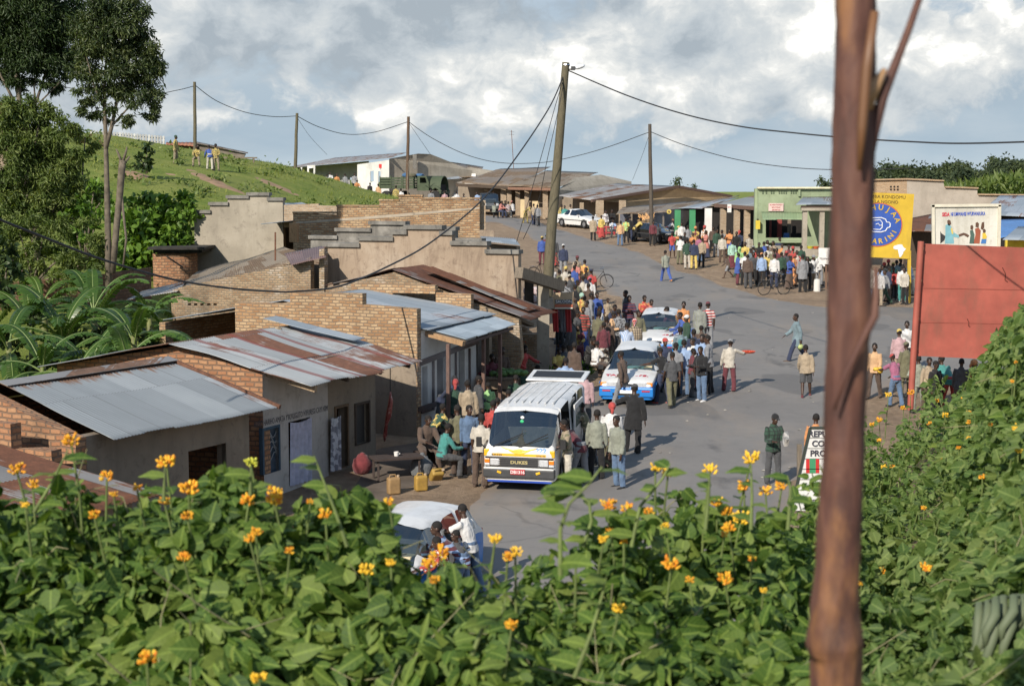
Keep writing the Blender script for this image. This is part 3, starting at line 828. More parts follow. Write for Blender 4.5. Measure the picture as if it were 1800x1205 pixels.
PT = [
 # --- beside the yellow striped van
 (1112, 675, 'raise', 160, 'coat/K', 'trousers/K', 'cap/G', 'raising an arm behind the van', 1.78),
 (1072, 708, 'stand', 175, 'shawl/W', 'skirt/T:print:k', 'scarf/r', 'behind the van', 1.62),
 (1090, 730, 'stand', -60, 'jacket/s', 'trousers/d', '', 'alone right of the van', 1.70),
 (1048, 719, 'stand', 170, 'shirt/s', 'trousers/K', '', NB, 1.68),
 (1035, 708, 'reach', -110, 'shirt/k:print:t', 'trousers/G', '', 'at the van side', 1.62),
 (1000, 737, 'carry', -75, 'tee/t:print:k', 'trousers/w', '', 'at the van mirror', 1.68, 'o'),
 (1020, 737, 'lean', -120, 'shirt/m', 'trousers/g', '', 'leaning into the van', 1.72),
 (1027, 651, 'stand', 150, 'shirt/p', 'trousers/G', '', 'behind the van tailgate', 1.66),
 (843, 728, 'stand', 165, 'tee/w', 'trousers/T', '', 'at the van left headlight', 1.70, 'T'),
 (868, 703, 'easy', 190, 'shirt/r', 'trousers/n', '', 'behind the van left side', 1.64),
 (825, 711, 'stand', 8, 'jacket/d', 'trousers/n', '', 'facing us left of the van', 1.70),
 (776, 744, 'sit', 120, 'shirt/q', 'trousers/G', '', 'seated on the veranda bench', 1.66),
 (747, 729, 'sit', 20, 'coat/T', 'trousers/T', '', 'seated against the white wall', 1.70),
 (797, 667, 'stand', 180, 'shirt/e', 'skirt/t:ring:K', 'scarf/r', 'under the awning', 1.66),
 (826, 668, 'easy', 190, 'jacket/t', 'trousers/G', '', 'under the awning', 1.74),
 (778, 659, 'lean', 60, 'jacket/n', 'trousers/G', '', 'bending at the shop door', 1.74),
 (912, 682, 'stand', 120, 'jacket/T', 'trousers/G', 'cap/b', 'behind the van roof', 1.62),
 (889, 688, 'squat', 160, 'jacket/G', 'trousers/K', '', 'squatting by the timber stall', 1.66),
 (872, 700, 'sit', 150, 'tee/m', 'trousers/n', '', 'sitting by the timber stall', 1.55),
 (858, 672, 'stand', 200, 'shirt/L', 'trousers/e', '', 'before the timber stall', 1.35),
 # --- at the timber stall in the shade
 (916, 602, 'reach', 40, 'shirt/r', 'skirt/e', '', 'behind the vegetable stall', 1.62, 'K', 46.3),
 (880, 586, 'stand', 20, 'shirt/T', 'trousers/G', '', 'in the shade of the stall', 1.66, 'K', 45.5),
 (900, 577, 'easy', -40, 'jacket/K', 'trousers/K', '', 'in the shade of the stall', 1.7, 'K', 47.5),
 (866, 594, 'fold', 30, 'shirt/m', 'trousers/K', '', 'in the shade of the stall', 1.6, 'K', 44.6),
 (842, 660, 'easy', 100, 'jacket/G', 'trousers/K', '', 'beside the dark pillar', 1.66),
 (905, 660, 'sit', 170, 'tee/e', 'trousers/T', '', 'sitting under the timber counter', 1.6),
 (806, 712, 'stand', 210, 'shirt/k', 'trousers/T', '', 'behind the denim jacket', 1.7),
 (760, 712, 'lean', 120, 'shirt/y:print:e', 'skirt/e', '', 'bending by the white wall', 1.62),
 (930, 640, 'squat', 60, 'shirt/m', 'skirt/G', '', 'squatting at the rough brick counter', 1.6),
 (1010, 601, 'stand', 150, 'jacket/T', 'trousers/G', '', 'beside the concrete post', 1.66),
 (985, 560, 'easy', 60, 'shirt/K', 'skirt/n', '', 'under the hanging sign', 1.62),
 (1006, 560, 'stand', -120, 'jacket/G', 'trousers/T', '', 'under the hanging sign', 1.7),
 (1352, 432, 'fold', 20, 'shirt/w', 'trousers/n', '', 'before the green shop', 1.66),
 (1366, 436, 'easy', -20, 'jacket/m', 'trousers/K', '', 'before the green shop', 1.64),
 (1318, 437, 'stand', 40, 'shirt/S', 'skirt/T', '', 'before the green shop', 1.6),
 (1403, 440, 'easy', 10, 'shirt/r:print:w', 'skirt/K', '', 'before the green shop', 1.62),
 (1270, 412, 'stand', 170, 'shirt/w', 'trousers/T', '', 'at the brick shop pillars', 1.64),
 (1252, 398, 'easy', 20, 'jacket/T', 'trousers/K', '', 'at the white pillar', 1.66),
 (1218, 409, 'fold', 0, 'shirt/o', 'skirt/e', '', 'at the green pillars', 1.6),
 (1147, 388, 'stand', 10, 'shirt/m', 'trousers/K', '', 'behind the black car', 1.66),
 (1030, 470, 'easy', -30, 'jacket/T', 'trousers/K', '', 'at the road edge crowd', 1.66),
 (1009, 466, 'stand', 140, 'shirt/b', 'trousers/G', '', 'at the road edge crowd', 1.68),
 (983, 474, 'stand', 120, 'shirt/k', 'trousers/T', '', 'at the road edge crowd', 1.66),
 (1017, 492, 'fold', 60, 'jacket/k', 'trousers/G', '', 'at the road edge crowd', 1.68),
 (996, 493, 'stand', 170, 'shirt/g', 'trousers/T', '', 'at the road edge crowd', 1.66),
 (1034, 498, 'stand', 200, 'jacket/T', 'trousers/S', '', 'near the parked bicycle wheel', 1.68),
 (1010, 520, 'easy', 40, 'shirt/T', 'skirt/m:print:y', '', 'beyond the hanging sign', 1.62),
 (1033, 528, 'stand', -60, 'shirt/g', 'trousers/K', '', 'beyond the hanging sign', 1.66),
 (1013, 545, 'stand', 60, 'coat/G', 'trousers/K', '', 'left of the brown coats', 1.7),
 (1057, 538, 'easy', -100, 'shirt/W', 'trousers/G', '', 'left of the brown coats', 1.64),
 (1060, 566, 'stand', 190, 'shirt/m', 'skirt/T:print:w', '', 'by the vegetable litter', 1.6),
 (1080, 535, 'fold', 20, 'jacket/n', 'trousers/G', '', 'behind the brown coats', 1.68),
 (1125, 545, 'stand', 20, 'jacket/k', 'trousers/T', '', 'left of the second taxi', 1.66),
 (1003, 575, 'squat', -60, 'shirt/g', 'trousers/K', '', 'squatting beside the concrete post', 1.66),
 (1018, 570, 'sit', -20, 'shirt/y:print:m', 'skirt/m', '', 'seated among vegetables', 1.6),
 (1047, 600, 'sit', 120, 'tee/W', 'skirt/T', '', 'seated among vegetables', 1.58),
 (1222, 578, 'stand', 190, 'jacket/n', 'trousers/K', '', 'behind the taxi group', 1.7),
 (1187, 602, 'easy', 160, 'tee/g', 'trousers/K', '', 'between the two taxis', 1.66),
 (1216, 612, 'stand', 100, 'tee/m', 'trousers/G', '', 'inside the taxi group', 1.5),
 (1330, 436, 'easy', 60, 'shirt/r', 'skirt/K', '', 'before the green shop', 1.6),
 (1348, 443, 'stand', -30, 'jacket/y', 'trousers/G', '', 'before the green shop', 1.66),
 (1361, 446, 'stand', 170, 'shirt/W', 'trousers/n', '', 'behind the bicycle', 1.68),
 (1388, 450, 'fold', 30, 'shirt/b', 'skirt/T', '', 'behind the bicycle', 1.62),
 (1376, 428, 'easy', 0, 'shirt/o', 'skirt/n', '', 'before the green shop', 1.6),
 (1316, 447, 'stand', 160, 'jacket/T', 'trousers/G', '', 'left of the bicycle', 1.68),
 (1287, 422, 'easy', 20, 'shirt/M', 'skirt/m', '', 'left of the crowd', 1.62),
 (1233, 418, 'stand', 170, 'shirt/t', 'trousers/K', '', 'at the shop pillars', 1.66),
 (1548, 466, 'easy', 30, 'shirt/B', 'trousers/T', '', 'below the yellow billboard', 1.66),
 (1593, 470, 'stand', -60, 'shirt/w', 'trousers/K', '', 'below the yellow billboard', 1.66),
 (1561, 468, 'stand', 100, 'jacket/n', 'skirt/T', '', 'below the yellow billboard', 1.62),
 (1632, 628, 'easy', 20, 'shirt/t', 'trousers/T', '', 'under the red sign', 1.64),
 (1655, 634, 'sit', -30, 'shirt/w', 'skirt/b', '', 'sitting under the red sign', 1.6),
 (1690, 630, 'stand', 160, 'jacket/G', 'trousers/T', '', 'under the red sign', 1.66),
 # --- taxis
 (1098, 617, 'walk', 235, 'shirt/T', 'trousers/g', '', 'striding past the first taxi bonnet', 1.72),
 (1166, 612, 'reach', 215, 'tee/K', 'trousers/n', '', 'leaning on the first taxi', 1.70, 'r'),
 (1181, 619, 'stroll', 200, 'tee/G', 'trousers/k', '', 'beside the first taxi', 1.66),
 (1170, 594, 'stand', 10, 'jacket/n', 'trousers/G', 'cap/r', 'between the two taxis', 1.68),
 (1199, 574, 'easy', 185, 'jacket/S', 'trousers/G', '', 'with a backpack by the second taxi', 1.74),
 (1203, 597, 'stand', 150, 'tee/B', 'trousers/d', '', 'in the group by the taxis', 1.72),
 (1220, 594, 'easy', -30, 'tee/W', 'trousers/r', '', 'in the group by the taxis', 1.60),
 (1233, 587, 'fold', -40, 'shirt/B', 'trousers/G', '', 'facing us in the taxi group', 1.80),
 (1234, 609, 'carry', -60, 'jacket/K', 'trousers/d', '', 'in front of the taxi group', 1.66, 'W'),
 (1249, 589, 'stand', -110, 'shirt/g', 'trousers/K', '', 'at the right of the taxi group', 1.82),
 (1282, 596, 'raiser', 175, 'shirt/w', 'trousers/m', 'cap/g', 'lifting a tray by the taxis', 1.64),
 (1200, 529, 'stand', -10, 'shirt/o', 'trousers/G', '', 'behind the second taxi window', 1.72),
 (1190, 540, 'lean', -110, 'shirt/m', 'trousers/G', '', 'leaning into the second taxi', 1.80),
 (1206, 553, 'stand', -80, 'jacket/e', 'trousers/n', 'cap/W', 'by the second taxi door', 1.68),
 (1214, 549, 'lean', -90, 'shirt/b', 'trousers/d', '', 'stooping behind the second taxi', 1.80),
 (1229, 531, 'stand', 160, 'coat/s:v:g', 'trousers/g', '', 'right of the second taxi', 1.74),
 (1245, 530, 'easy', 190, 'tee/r:h:W', 'trousers/g', 'cap/m', 'right of the second taxi', 1.74),
 (1236, 572, 'stand', 170, 'jacket/T', 'trousers/K', '', 'behind the taxi group', 1.50),
 (1135, 519, 'carry', 10, 'shirt/o:print:r', 'skirt/o:print:T', '', 'behind the second taxi', 1.66),
 (1142, 526, 'easy', 40, 'shirt/c', 'skirt/r', '', 'behind the second taxi', 1.58),
 (1103, 510, 'stand', -60, 'jacket/G', 'trousers/G', '', 'tallest behind the second taxi', 1.86),
 (1107, 519, 'fold', 0, 'jacket/m:h:n', 'trousers/n', '', 'left of the second taxi', 1.70),
 (1089, 543, 'stand', 175, 'shirt/g:spot:K', 'trousers/G', '', 'left of the second taxi', 1.72),
 (1099, 568, 'reach', 165, 'shirt/B:v:W', 'skirt/M', '', 'left of the first taxi', 1.66),
 (1114, 560, 'stand', 180, 'shawl/t:plaid:K', 'skirt/T', 'scarf/r:spot:W', 'by the second taxi', 1.60),
 (1068, 556, 'easy', 170, 'coat/T', 'trousers/k', '', 'by the vegetable litter', 1.74),
 (1077, 548, 'carry', 60, 'shirt/a', 'skirt/T', '', 'behind the brown coats', 1.62),
 (1049, 546, 'stand', 140, 'coat/k', 'trousers/G', '', 'by the vegetable litter', 1.76),
 (1034, 592, 'squat', 40, 'jacket/K', 'trousers/K', '', 'squatting over vegetables', 1.75),
 (1023, 539, 'easy', 10, 'shirt/r:h:e', 'skirt/b', '', 'by the road edge', 1.66),
 (982, 610, 'sit', 30, 'tee/y', 'skirt/G', '', 'seated beside the concrete post', 1.56),
 (995, 606, 'sit', -150, 'jacket/G', 'trousers/G', '', 'seated beside the concrete post', 1.66),
 (991, 628, 'hips', 180, 'shirt/B', 'trousers/G', '', 'behind the van roof end', 1.66),
 (1023, 515, 'easy', 40, 'shirt/o:print:y', 'skirt/o:print:T', 'scarf/M', 'beyond the hanging sign', 1.62),
 (1040, 515, 'stand', 80, 'coat/g', 'trousers/g', '', 'beyond the hanging sign', 1.70),
 (1050, 513, 'stand', 0, 'jacket/b', 'trousers/b', '', 'beyond the hanging sign', 1.66),
 (1068, 524, 'stand', 10, 'tee/t', 'shorts/t', '', 'small child at roadside', 1.26, ''),
 # --- left road edge crowd by the leaning pole
 (953, 415, 'stand', 175, 'jacket/b', 'trousers/m', 'cap/y', 'left of the leaning pole', 1.68),
 (963, 411, 'stand', 170, 'coat/m', 'trousers/T', 'cap/d', 'left of the leaning pole', 1.74),
 (974, 417, 'easy', 185, 'shirt/G', 'skirt/T:print:r', '', 'right of the leaning pole', 1.66),
 (990, 429, 'stand', 180, 'jacket/n', 'trousers/g', 'cap/W', 'alone near the leaning pole', 1.68),
 (1013, 449, 'easy', 30, 'jacket/t', 'trousers/k', 'cap/m', 'at the road edge crowd', 1.7),
 (1015, 459, 'fold', -20, 'shirt/c', 'skirt/m', '', 'at the road edge crowd', 1.6),
 (1025, 456, 'stand', 150, 'tee/o:print:y', 'skirt/r', '', 'at the road edge crowd', 1.66),
 (972, 468, 'sit', 200, 'tee/W', 'trousers/m', 'cap/W', 'sitting beneath the leaning pole', 1.68),
 (993, 468, 'easy', 10, 'shawl/w', 'skirt/t', 'scarf/y', 'at the road edge crowd', 1.62),
 (1000, 476, 'stand', 160, 'jacket/t', 'trousers/T', '', 'at the road edge crowd', 1.64),
 (1004, 482, 'stand', 185, 'jacket/G', 'trousers/K', 'cap/w', 'at the road edge crowd', 1.7),
 (985, 487, 'easy', 60, 'tee/m', 'skirt/T', '', 'behind the timber beam', 1.6),
 (1023, 485, 'stand', 180, 'shirt/w', 'trousers/G', '', 'at the road edge crowd', 1.68),
 (1038, 487, 'stand', 190, 'shirt/W', 'trousers/g', 'cap/u', 'near the parked bicycle wheel', 1.66),
 (1031, 480, 'fold', 20, 'jacket/n', 'trousers/T', '', 'near the parked bicycle wheel', 1.7),
 (1041, 473, 'stand', 170, 'tee/r', 'trousers/K', 'cap/n', 'near the parked bicycle wheel', 1.68),
 (1012, 500, 'stand', 185, 'coat/K', 'trousers/K', '', 'behind the hanging sign', 1.72),
 (986, 532, 'stand', 170, 'shirt/m', 'skirt/G', '', 'beside the hanging sign', 1.6),
 # --- crossing the road
 (1361, 726, 'carry', 5, 'jacket/e:plaid:K', 'trousers/G', 'cap/K', 'with newspapers', 1.70),
 (1401, 551, 'walk', -85, 'coat/S', 'trousers/n', '', 'striding across the road', 1.72, 'T'),
 (1419, 606, 'stroll', 178, 'jacket/t', 'shorts/G', '', 'walking away down the road', 1.62, 'm'),
 (1432, 727, 'stand', 170, 'shirt/o', 'trousers/G', '', 'behind the white sign board', 1.62),
 (1171, 440, 'walk', -150, 'shirt/s', 'trousers/b', '', 'crossing the middle of the road', 1.68, 'o'),
 (1280, 448, 'walk', -80, 'shirt/T', 'shorts/g', '', 'barefoot child walking at roadside', 1.25, ''),
 # --- right, beside the red sign
 (1538, 603, 'stroll', -30, 'shirt/a', 'trousers/T', '', 'walking left of the red sign', 1.70, 'T'),
 (1581, 578, 'stand', 170, 'shirt/p', 'trousers/t', 'cap/y', 'left of the red sign post', 1.74),
 (1597, 564, 'easy', 0, 'tee/W', 'trousers/K', '', 'half behind the red sign post', 1.72),
 (1593, 601, 'stand', 180, 'coat/k', 'trousers/k', 'cap/k', 'left of the red sign post', 1.66),
 (1577, 623, 'reach', 210, 'blouse/u', 'trousers/d', 'cap/r', 'left of the red sign post', 1.58),
 (1617, 624, 'hips', 180, 'shirt/s', 'trousers/s', '', 'under the red sign', 1.68),
 (1670, 628, 'lean', 190, 'jacket/q', 'trousers/r', '', 'stooping under the red sign', 1.78),
 (1646, 634, 'stand', 30, 'coat/K', 'trousers/K', '', 'under the red sign', 1.6),
 (1706, 632, 'sit', 60, 'shirt/o', 'skirt/r', 'scarf/o', 'sitting under the red sign', 1.62),
 # --- below the yellow billboard
 (1556, 474, 'walk', -70, 'jacket/g', 'trousers/e', '', 'below the yellow billboard', 1.64),
 (1587, 466, 'stand', 165, 'jacket/W', 'trousers/q', '', 'below the yellow billboard', 1.68, 'W'),
 (1568, 461, 'easy', 180, 'shirt/q:print:y', 'trousers/G', 'cap/y', 'below the yellow billboard', 1.66),
 (1555, 461, 'stand', 0, 'shirt/w', 'skirt/r', 'scarf/r', 'below the yellow billboard', 1.62),
 (1563, 456, 'fold', -20, 'shirt/T', 'skirt/e', 'scarf/r', 'below the yellow billboard', 1.62),
 (1579, 457, 'stand', 170, 'jacket/S', 'trousers/K', '', 'below the yellow billboard', 1.7),
 (1602, 459, 'reach', -100, 'shirt/B:print:W', 'trousers/w', 'cap/b', 'below the yellow billboard', 1.66),
 (1583, 453, 'easy', 30, 'jacket/K', 'trousers/n', '', 'below the yellow billboard', 1.76),
 (1572, 470, 'stand', -40, 'shirt/r', 'trousers/K', '', 'below the yellow billboard', 1.5),
 (1527, 463, 'stand', 180, 'coat/w', 'trousers/d', '', 'behind the nearest post', 1.74),
 (1545, 472, 'stand', 160, 'shirt/W:v:T', 'trousers/t', '', 'behind the nearest post', 1.7),
 # --- crowd right of the middle with the bicycle
 (1350, 402, 'easy', 20, 'shirt/W', 'trousers/G', '', 'at the green shop counter', 1.68, 'K', 85.5),
 (1362, 402, 'stand', -60, 'shirt/t:print:T', 'trousers/k', '', 'at the green shop counter', 1.66, 'K', 85.2),
 (1369, 417, 'carry', 10, 'jacket/n', 'trousers/K', '', 'behind the street table', 1.7),
 (1345, 425, 'reach', 170, 'tee/b', 'trousers/n', '', 'before the green shop', 1.66),
 (1408, 431, 'stand', 180, 'shirt/e', 'trousers/K', '', 'in front of the green porch', 1.64),
 (1340, 444, 'stand', 175, 'shirt/B', 'trousers/K', 'cap/o', 'at the bicycle saddle', 1.70),
 (1374, 443, 'stand', 190, 'jacket/e', 'trousers/G', '', 'holding the bicycle handlebar', 1.66),
 (1382, 441, 'easy', 10, 'jacket/G', 'trousers/s', 'cap/r', 'right of the bicycle', 1.68),
 (1397, 446, 'stand', 60, 'shirt/o', 'skirt/o:print:T', 'scarf/r', 'right of the bicycle', 1.62),
 (1412, 447, 'stand', 180, 'coat/g', 'trousers/K', '', 'tall, right of the bicycle', 1.82),
 (1420, 451, 'easy', -10, 'shirt/K', 'trousers/K', '', 'by the whitewashed bollard', 1.66),
 (1428, 448, 'stand', 20, 'shirt/W', 'trousers/t', 'cap/g', 'by the whitewashed bollard', 1.68),
 (1434, 453, 'sit', -60, 'jacket/q', 'trousers/K', '', 'perched on the white bollard', 1.72),
 (1325, 443, 'carry', 0, 'shirt/G', 'trousers/K', '', 'left of the bicycle', 1.66),
 (1334, 443, 'easy', 40, 'shirt/w', 'skirt/T', '', 'left of the bicycle', 1.62),
 (1333, 426, 'stand', -20, 'shirt/K', 'skirt/n', '', 'before the green shop', 1.6),
 (1322, 432, 'stand', 170, 'jacket/S', 'trousers/G', 'cap/g', 'before the green shop', 1.66),
 (1392, 433, 'fold', -40, 'shirt/e:print:r', 'skirt/e', 'scarf/r', 'before the green shop', 1.6),
 (1386, 430, 'stand', 0, 'shirt/m', 'trousers/T', '', 'before the green shop', 1.66),
 (1440, 443, 'easy', 30, 'shirt/W', 'trousers/g', '', 'beside the small white sign', 1.68),
 (1356, 437, 'reach', 150, 'shirt/k', 'trousers/T', '', 'before the green shop', 1.64),
 (1399, 462, 'squat', 90, 'shirt/y', 'skirt/T', '', 'squatting by the bicycle', 1.6),
 # --- crowd at the shops with pillars
 (1209, 419, 'stand', 178, 'shirt/e', 'trousers/w', '', 'at the shop pillars', 1.70),
 (1221, 421, 'easy', 170, 'jacket/n', 'trousers/y', '', 'at the shop pillars', 1.66),
 (1243, 405, 'fold', -70, 'coat/c', 'skirt/n', '', 'at the shop pillars', 1.68),
 (1260, 402, 'stand', 10, 'jacket/e', 'trousers/g', '', 'walking up in a suit by the shops', 1.72),
 (1281, 403, 'fold', -40, 'shirt/o', 'shorts/b', '', 'at the brick shop pillars', 1.66),
 (1274, 404, 'reach', -60, 'shirt/g', 'trousers/K', '', 'at the brick shop pillars', 1.64),
 (1301, 405, 'stand', 150, 'coat/n', 'skirt/e', 'scarf/r', 'at the brick shop pillars', 1.66),
 (1293, 407, 'easy', 10, 'jacket/K', 'trousers/K', '', 'at the brick shop pillars', 1.66),
 (1299, 434, 'stand', -10, 'shirt/L', 'skirt/e', 'hood/L', 'left of the crowd', 1.62),
 (1297, 444, 'stand', 100, 'coat/b', 'trousers/m', '', 'left of the crowd', 1.62),
 (1311, 425, 'easy', -20, 'shirt/y', 'skirt/T', '', 'left of the crowd', 1.64),
 (1309, 442, 'stand', 178, 'tee/W', 'trousers/K', '', 'left of the crowd', 1.70),
 (1316, 411, 'stand', 160, 'shirt/w:plaid:T', 'trousers/T', '', 'at the green building', 1.66),
 (1224, 398, 'easy', 0, 'shirt/y:print:m', 'skirt/y:print:m', 'scarf/o', 'at the green pillars', 1.7),
 (1238, 396, 'stand', 40, 'shirt/o:print:W', 'skirt/o', 'scarf/r', 'at the white pillar', 1.68),
 (1229, 413, 'stand', -30, 'shirt/u', 'skirt/d', '', 'at the shop pillars', 1.58),
 (1182, 408, 'easy', 10, 'tee/r', 'shorts/b', '', 'beside the black car', 1.56, 'T'),
 (1195, 414, 'stand', 150, 'tee/W', 'trousers/k', '', 'beside the black car', 1.66),
 (1202, 408, 'fold', 0, 'jacket/K', 'trousers/t', '', 'beside the black car', 1.66),
 (1172, 385, 'lean', 120, 'shirt/W', 'skirt/r', 'cap/o', 'behind the black car', 1.68),
 (1192, 397, 'sit', 0, 'shirt/w', 'skirt/o', 'hat/y', 'seated behind the black car', 1.6),
 (1199, 391, 'easy', 20, 'shirt/W', 'trousers/S', '', 'at the green pillars', 1.66),
 (1210, 396, 'stand', 170, 'jacket/g', 'trousers/G', '', 'at the green pillars', 1.64),
 (1156, 393, 'stand', 0, 'shirt/G', 'trousers/K', '', 'behind the black car', 1.4),
 # --- around the red cart
 (1090, 388, 'stand', 175, 'shirt/a', 'trousers/d', '', 'in front of the red cart', 1.66, 'W'),
 (1101, 383, 'easy', 0, 'tee/y:print:L', 'trousers/K', '', 'left of the black car', 1.70),
 (1108, 380, 'stand', 160, 'jacket/K', 'trousers/n', 'hat/K', 'left of the black car', 1.72),
 (1117, 383, 'lean', 100, 'shirt/y', 'trousers/K', '', 'left of the black car', 1.80),
 (1064, 369, 'stand', 30, 'shirt/W', 'trousers/t', '', 'behind the red cart', 1.70),
 (1077, 368, 'fold', 0, 'jacket/K', 'trousers/K', '', 'behind the red cart', 1.72),
 (1076, 385, 'sit', 10, 'tee/W:print:B', 'trousers/G', '', 'sitting on the red cart', 1.66),
 (1058, 378, 'easy', 10, 'shirt/y', 'skirt/r', '', 'behind the red cart', 1.64),
 (1043, 380, 'stand', 175, 'coat/t', 'trousers/K', '', 'in front of the white saloon', 1.68),
 (938, 358, 'stroll', 178, 'shirt/t', 'trousers/n', '', 'walking up the road', 1.68),
 (946, 360, 'stroll', 182, 'shirt/g', 'trousers/G', '', 'walking up the road', 1.66),
 (982, 359, 'reach', 70, 'shirt/k:camo:y', 'trousers/k:camo:y', '', 'soldier behind white saloon', 1.72),
 (923, 357, 'lean', 60, 'shirt/k:camo:y', 'trousers/k:camo:y', '', 'soldier at the brick arcade', 1.74),
 (994, 361, 'easy', 0, 'jacket/q', 'trousers/K', '', 'at the brick arcade', 1.66),
 (1001, 359, 'stand', 30, 'coat/t', 'trousers/k', '', 'at the brick arcade', 1.66),
 (892, 354, 'sit', 170, 'shirt/m:h:W', 'trousers/w', '', 'seated at the arcade table', 1.7),
 (903, 353, 'sit', -120, 'shirt/W', 'trousers/n', 'cap/c', 'seated at the arcade table', 1.7),
 (879, 353, 'sit', 60, 'shirt/c', 'trousers/n', '', 'seated at the arcade table', 1.7),
 (868, 355, 'sit', 150, 'tee/s', 'trousers/K', '', 'seated at the arcade table', 1.66),
 (887, 352, 'sit', 0, 'jacket/K', 'trousers/K', '', 'seated at the arcade table', 1.7),
 (868, 337, 'stand', 0, 'jacket/K', 'trousers/g', 'cap/o', 'behind the dark jeep', 1.72),
 (838, 337, 'easy', -30, 'shirt/B', 'trousers/r', '', 'beside the dark jeep', 1.6),
 (829, 338, 'sit', 0, 'shirt/W', 'trousers/r', '', 'right of the army truck', 1.68),
 (804, 336, 'stand', 170, 'shirt/W', 'trousers/t', '', 'right of the army truck', 1.64),
 (816, 340, 'easy', 0, 'jacket/G', 'trousers/K', '', 'right of the army truck', 1.6),
 (782, 335, 'stand', 190, 'shirt/p', 'trousers/T', '', 'before the army truck bonnet', 1.64),
 (759, 333, 'easy', 10, 'shirt/g', 'trousers/K', '', 'before the army truck bonnet', 1.6),
 (705, 331, 'stand', 175, 'shirt/W', 'trousers/t', '', 'at the army truck side', 1.64, 'K', 119, 'top'),
 (696, 326, 'stand', 180, 'shirt/k:camo:y', 'trousers/k:camo:y', '', 'soldier at the truck tail', 1.7, 'K', 119, 'top'),
 (666, 323, 'easy', 175, 'shirt/a', 'trousers/T', '', 'by the white building corner', 1.66, 'K', 134, 'top'),
 (649, 321, 'stand', 160, 'jacket/K', 'trousers/n', '', 'by the white building', 1.6, 'K', 134, 'top'),
 (623, 304, 'stand', 10, 'shirt/n:h:W', 'trousers/K', '', 'at the white veranda', 1.7, 'K', 134, 'top'),
 (627, 316, 'sit', 30, 'shirt/o', 'skirt/o', '', 'sitting at the white building veranda', 1.64, 'K', 134, 'top'),
 (607, 305, 'easy', 170, 'shirt/g', 'trousers/g', '', 'in the veranda shade', 1.66, 'K', 134, 'top'),
 (593, 305, 'stand', 0, 'shirt/o', 'trousers/g', '', 'in the veranda shade', 1.66, 'K', 134, 'top'),
 (581, 302, 'fold', 0, 'shirt/W', 'trousers/S', '', 'in the veranda shade', 1.7, 'K', 134, 'top'),
 (573, 306, 'sit', 40, 'shirt/B:print:W', 'trousers/S', '', 'in the veranda shade', 1.7, 'K', 134, 'top'),
 # --- on the hill
 (308, 238, 'stand', 80, 'shirt/k:camo:y', 'trousers/k:camo:t', 'beanie/e', 'on the hill', 1.74),
 (346, 255, 'sit', 10, 'shirt/k:camo:y', 'trousers/k:camo:t', '', 'soldier sitting below the hill pole', 1.7),
 (368, 255, 'lean', 190, 'shirt/b', 'trousers/w', '', 'bending over on the grassy hill', 1.7),
 (379, 253, 'easy', 10, 'shirt/k:camo:y', 'trousers/k:camo:t', 'beanie/K', 'soldier on the hill', 1.66),
 (958, 762, 'sit', -10, 'shirt/w', 'trousers/G', '', 'driver seen through the van windscreen', 1.7, 'K', 36.4, 'top'),
 (905, 765, 'sit', -5, 'jacket/T', 'trousers/G', '', 'passenger seen through the van windscreen', 1.66, 'K', 36.6, 'top'),
 # --- at the nearest car
 (828, 888, 'reach', -110, 'tee/W', 'trousers/d', '', 'at the rear of the nearest car', 1.66),
 (815, 915, 'lean', -95, 'shirt/m:h:B', 'trousers/d', '', 'leaning at the nearest car window', 1.74),
 (800, 931, 'easy', -30, 'shirt/G', 'trousers/K', '', 'child at the nearest car window', 1.40),
 (786, 941, 'reach', -60, 'shirt/r:spot:W', 'skirt/k', '', 'at the nearest car window', 1.5),
]
# every figure shape that the table needs, fused while the scene is still empty
_t0 = __import__('time').time()
for t_ in PT:
 body_mesh(t_[2]); top_mesh(t_[2], t_[4].split('/')[0]); bottom_mesh(t_[2], t_[5].split('/')[0])
 for k_ in ('shoeL', 'shoeR', 'hair', 'eyes'): small_mesh(t_[2], k_)
 if t_[6]: small_mesh(t_[2], t_[6].split('/')[0])
print('people meshes', __import__('time').time() - _t0)
# ---------------------------------------------------------------- ground, road
def groundmat():
 m, nt, b = newmat('earth_and_grass')
 ob = coords(nt)
 gr = nt.n('ShaderNodeAttribute', attribute_name='grass').outputs['Fac']
 n1 = nt.noise(ob, .35, 7.0, .65); n2 = nt.noise(ob, 2.6, 7.0, .7); n3 = nt.noise(ob, .09, 5.0, .6)
 dirt = nt.ramp(n2, [(.3, (.23, .165, .11)), (.5, (.32, .235, .16)), (.7, (.40, .30, .21))])
 dirt = nt.mix(nt.ramp(n1, [(.45, 0.0), (.7, .6)]), dirt, (.15, .11, .08))
 gv = nt.math('ADD', nt.math('MULTIPLY', n1, .6), nt.math('MULTIPLY', n2, .5))
 grass = nt.ramp(gv, [(.36, (.085, .14, .024)), (.52, (.175, .225, .045)), (.68, (.27, .285, .075))])
 grass = nt.mix(nt.ramp(n3, [(.45, 0.0), (.62, .8)]), grass, (.21, .235, .065))
 f = nt.math('ADD', gr, nt.math('MULTIPLY', nt.math('SUBTRACT', n2, .5), .9))
 f = nt.ramp(f, [(.42, 0.0), (.56, 1.0)])
 nt.l(nt.mix(f, dirt, grass), b.inputs['Base Color']); b.inputs['Roughness'].default_value = .95
 b.inputs['Specular IOR Level'].default_value = .15
 bump(nt, b, nt.math('ADD', nt.noise(ob, 7.0, 8.0, .75), nt.math('MULTIPLY', n1, 1.5)), .9, .12)
 return m
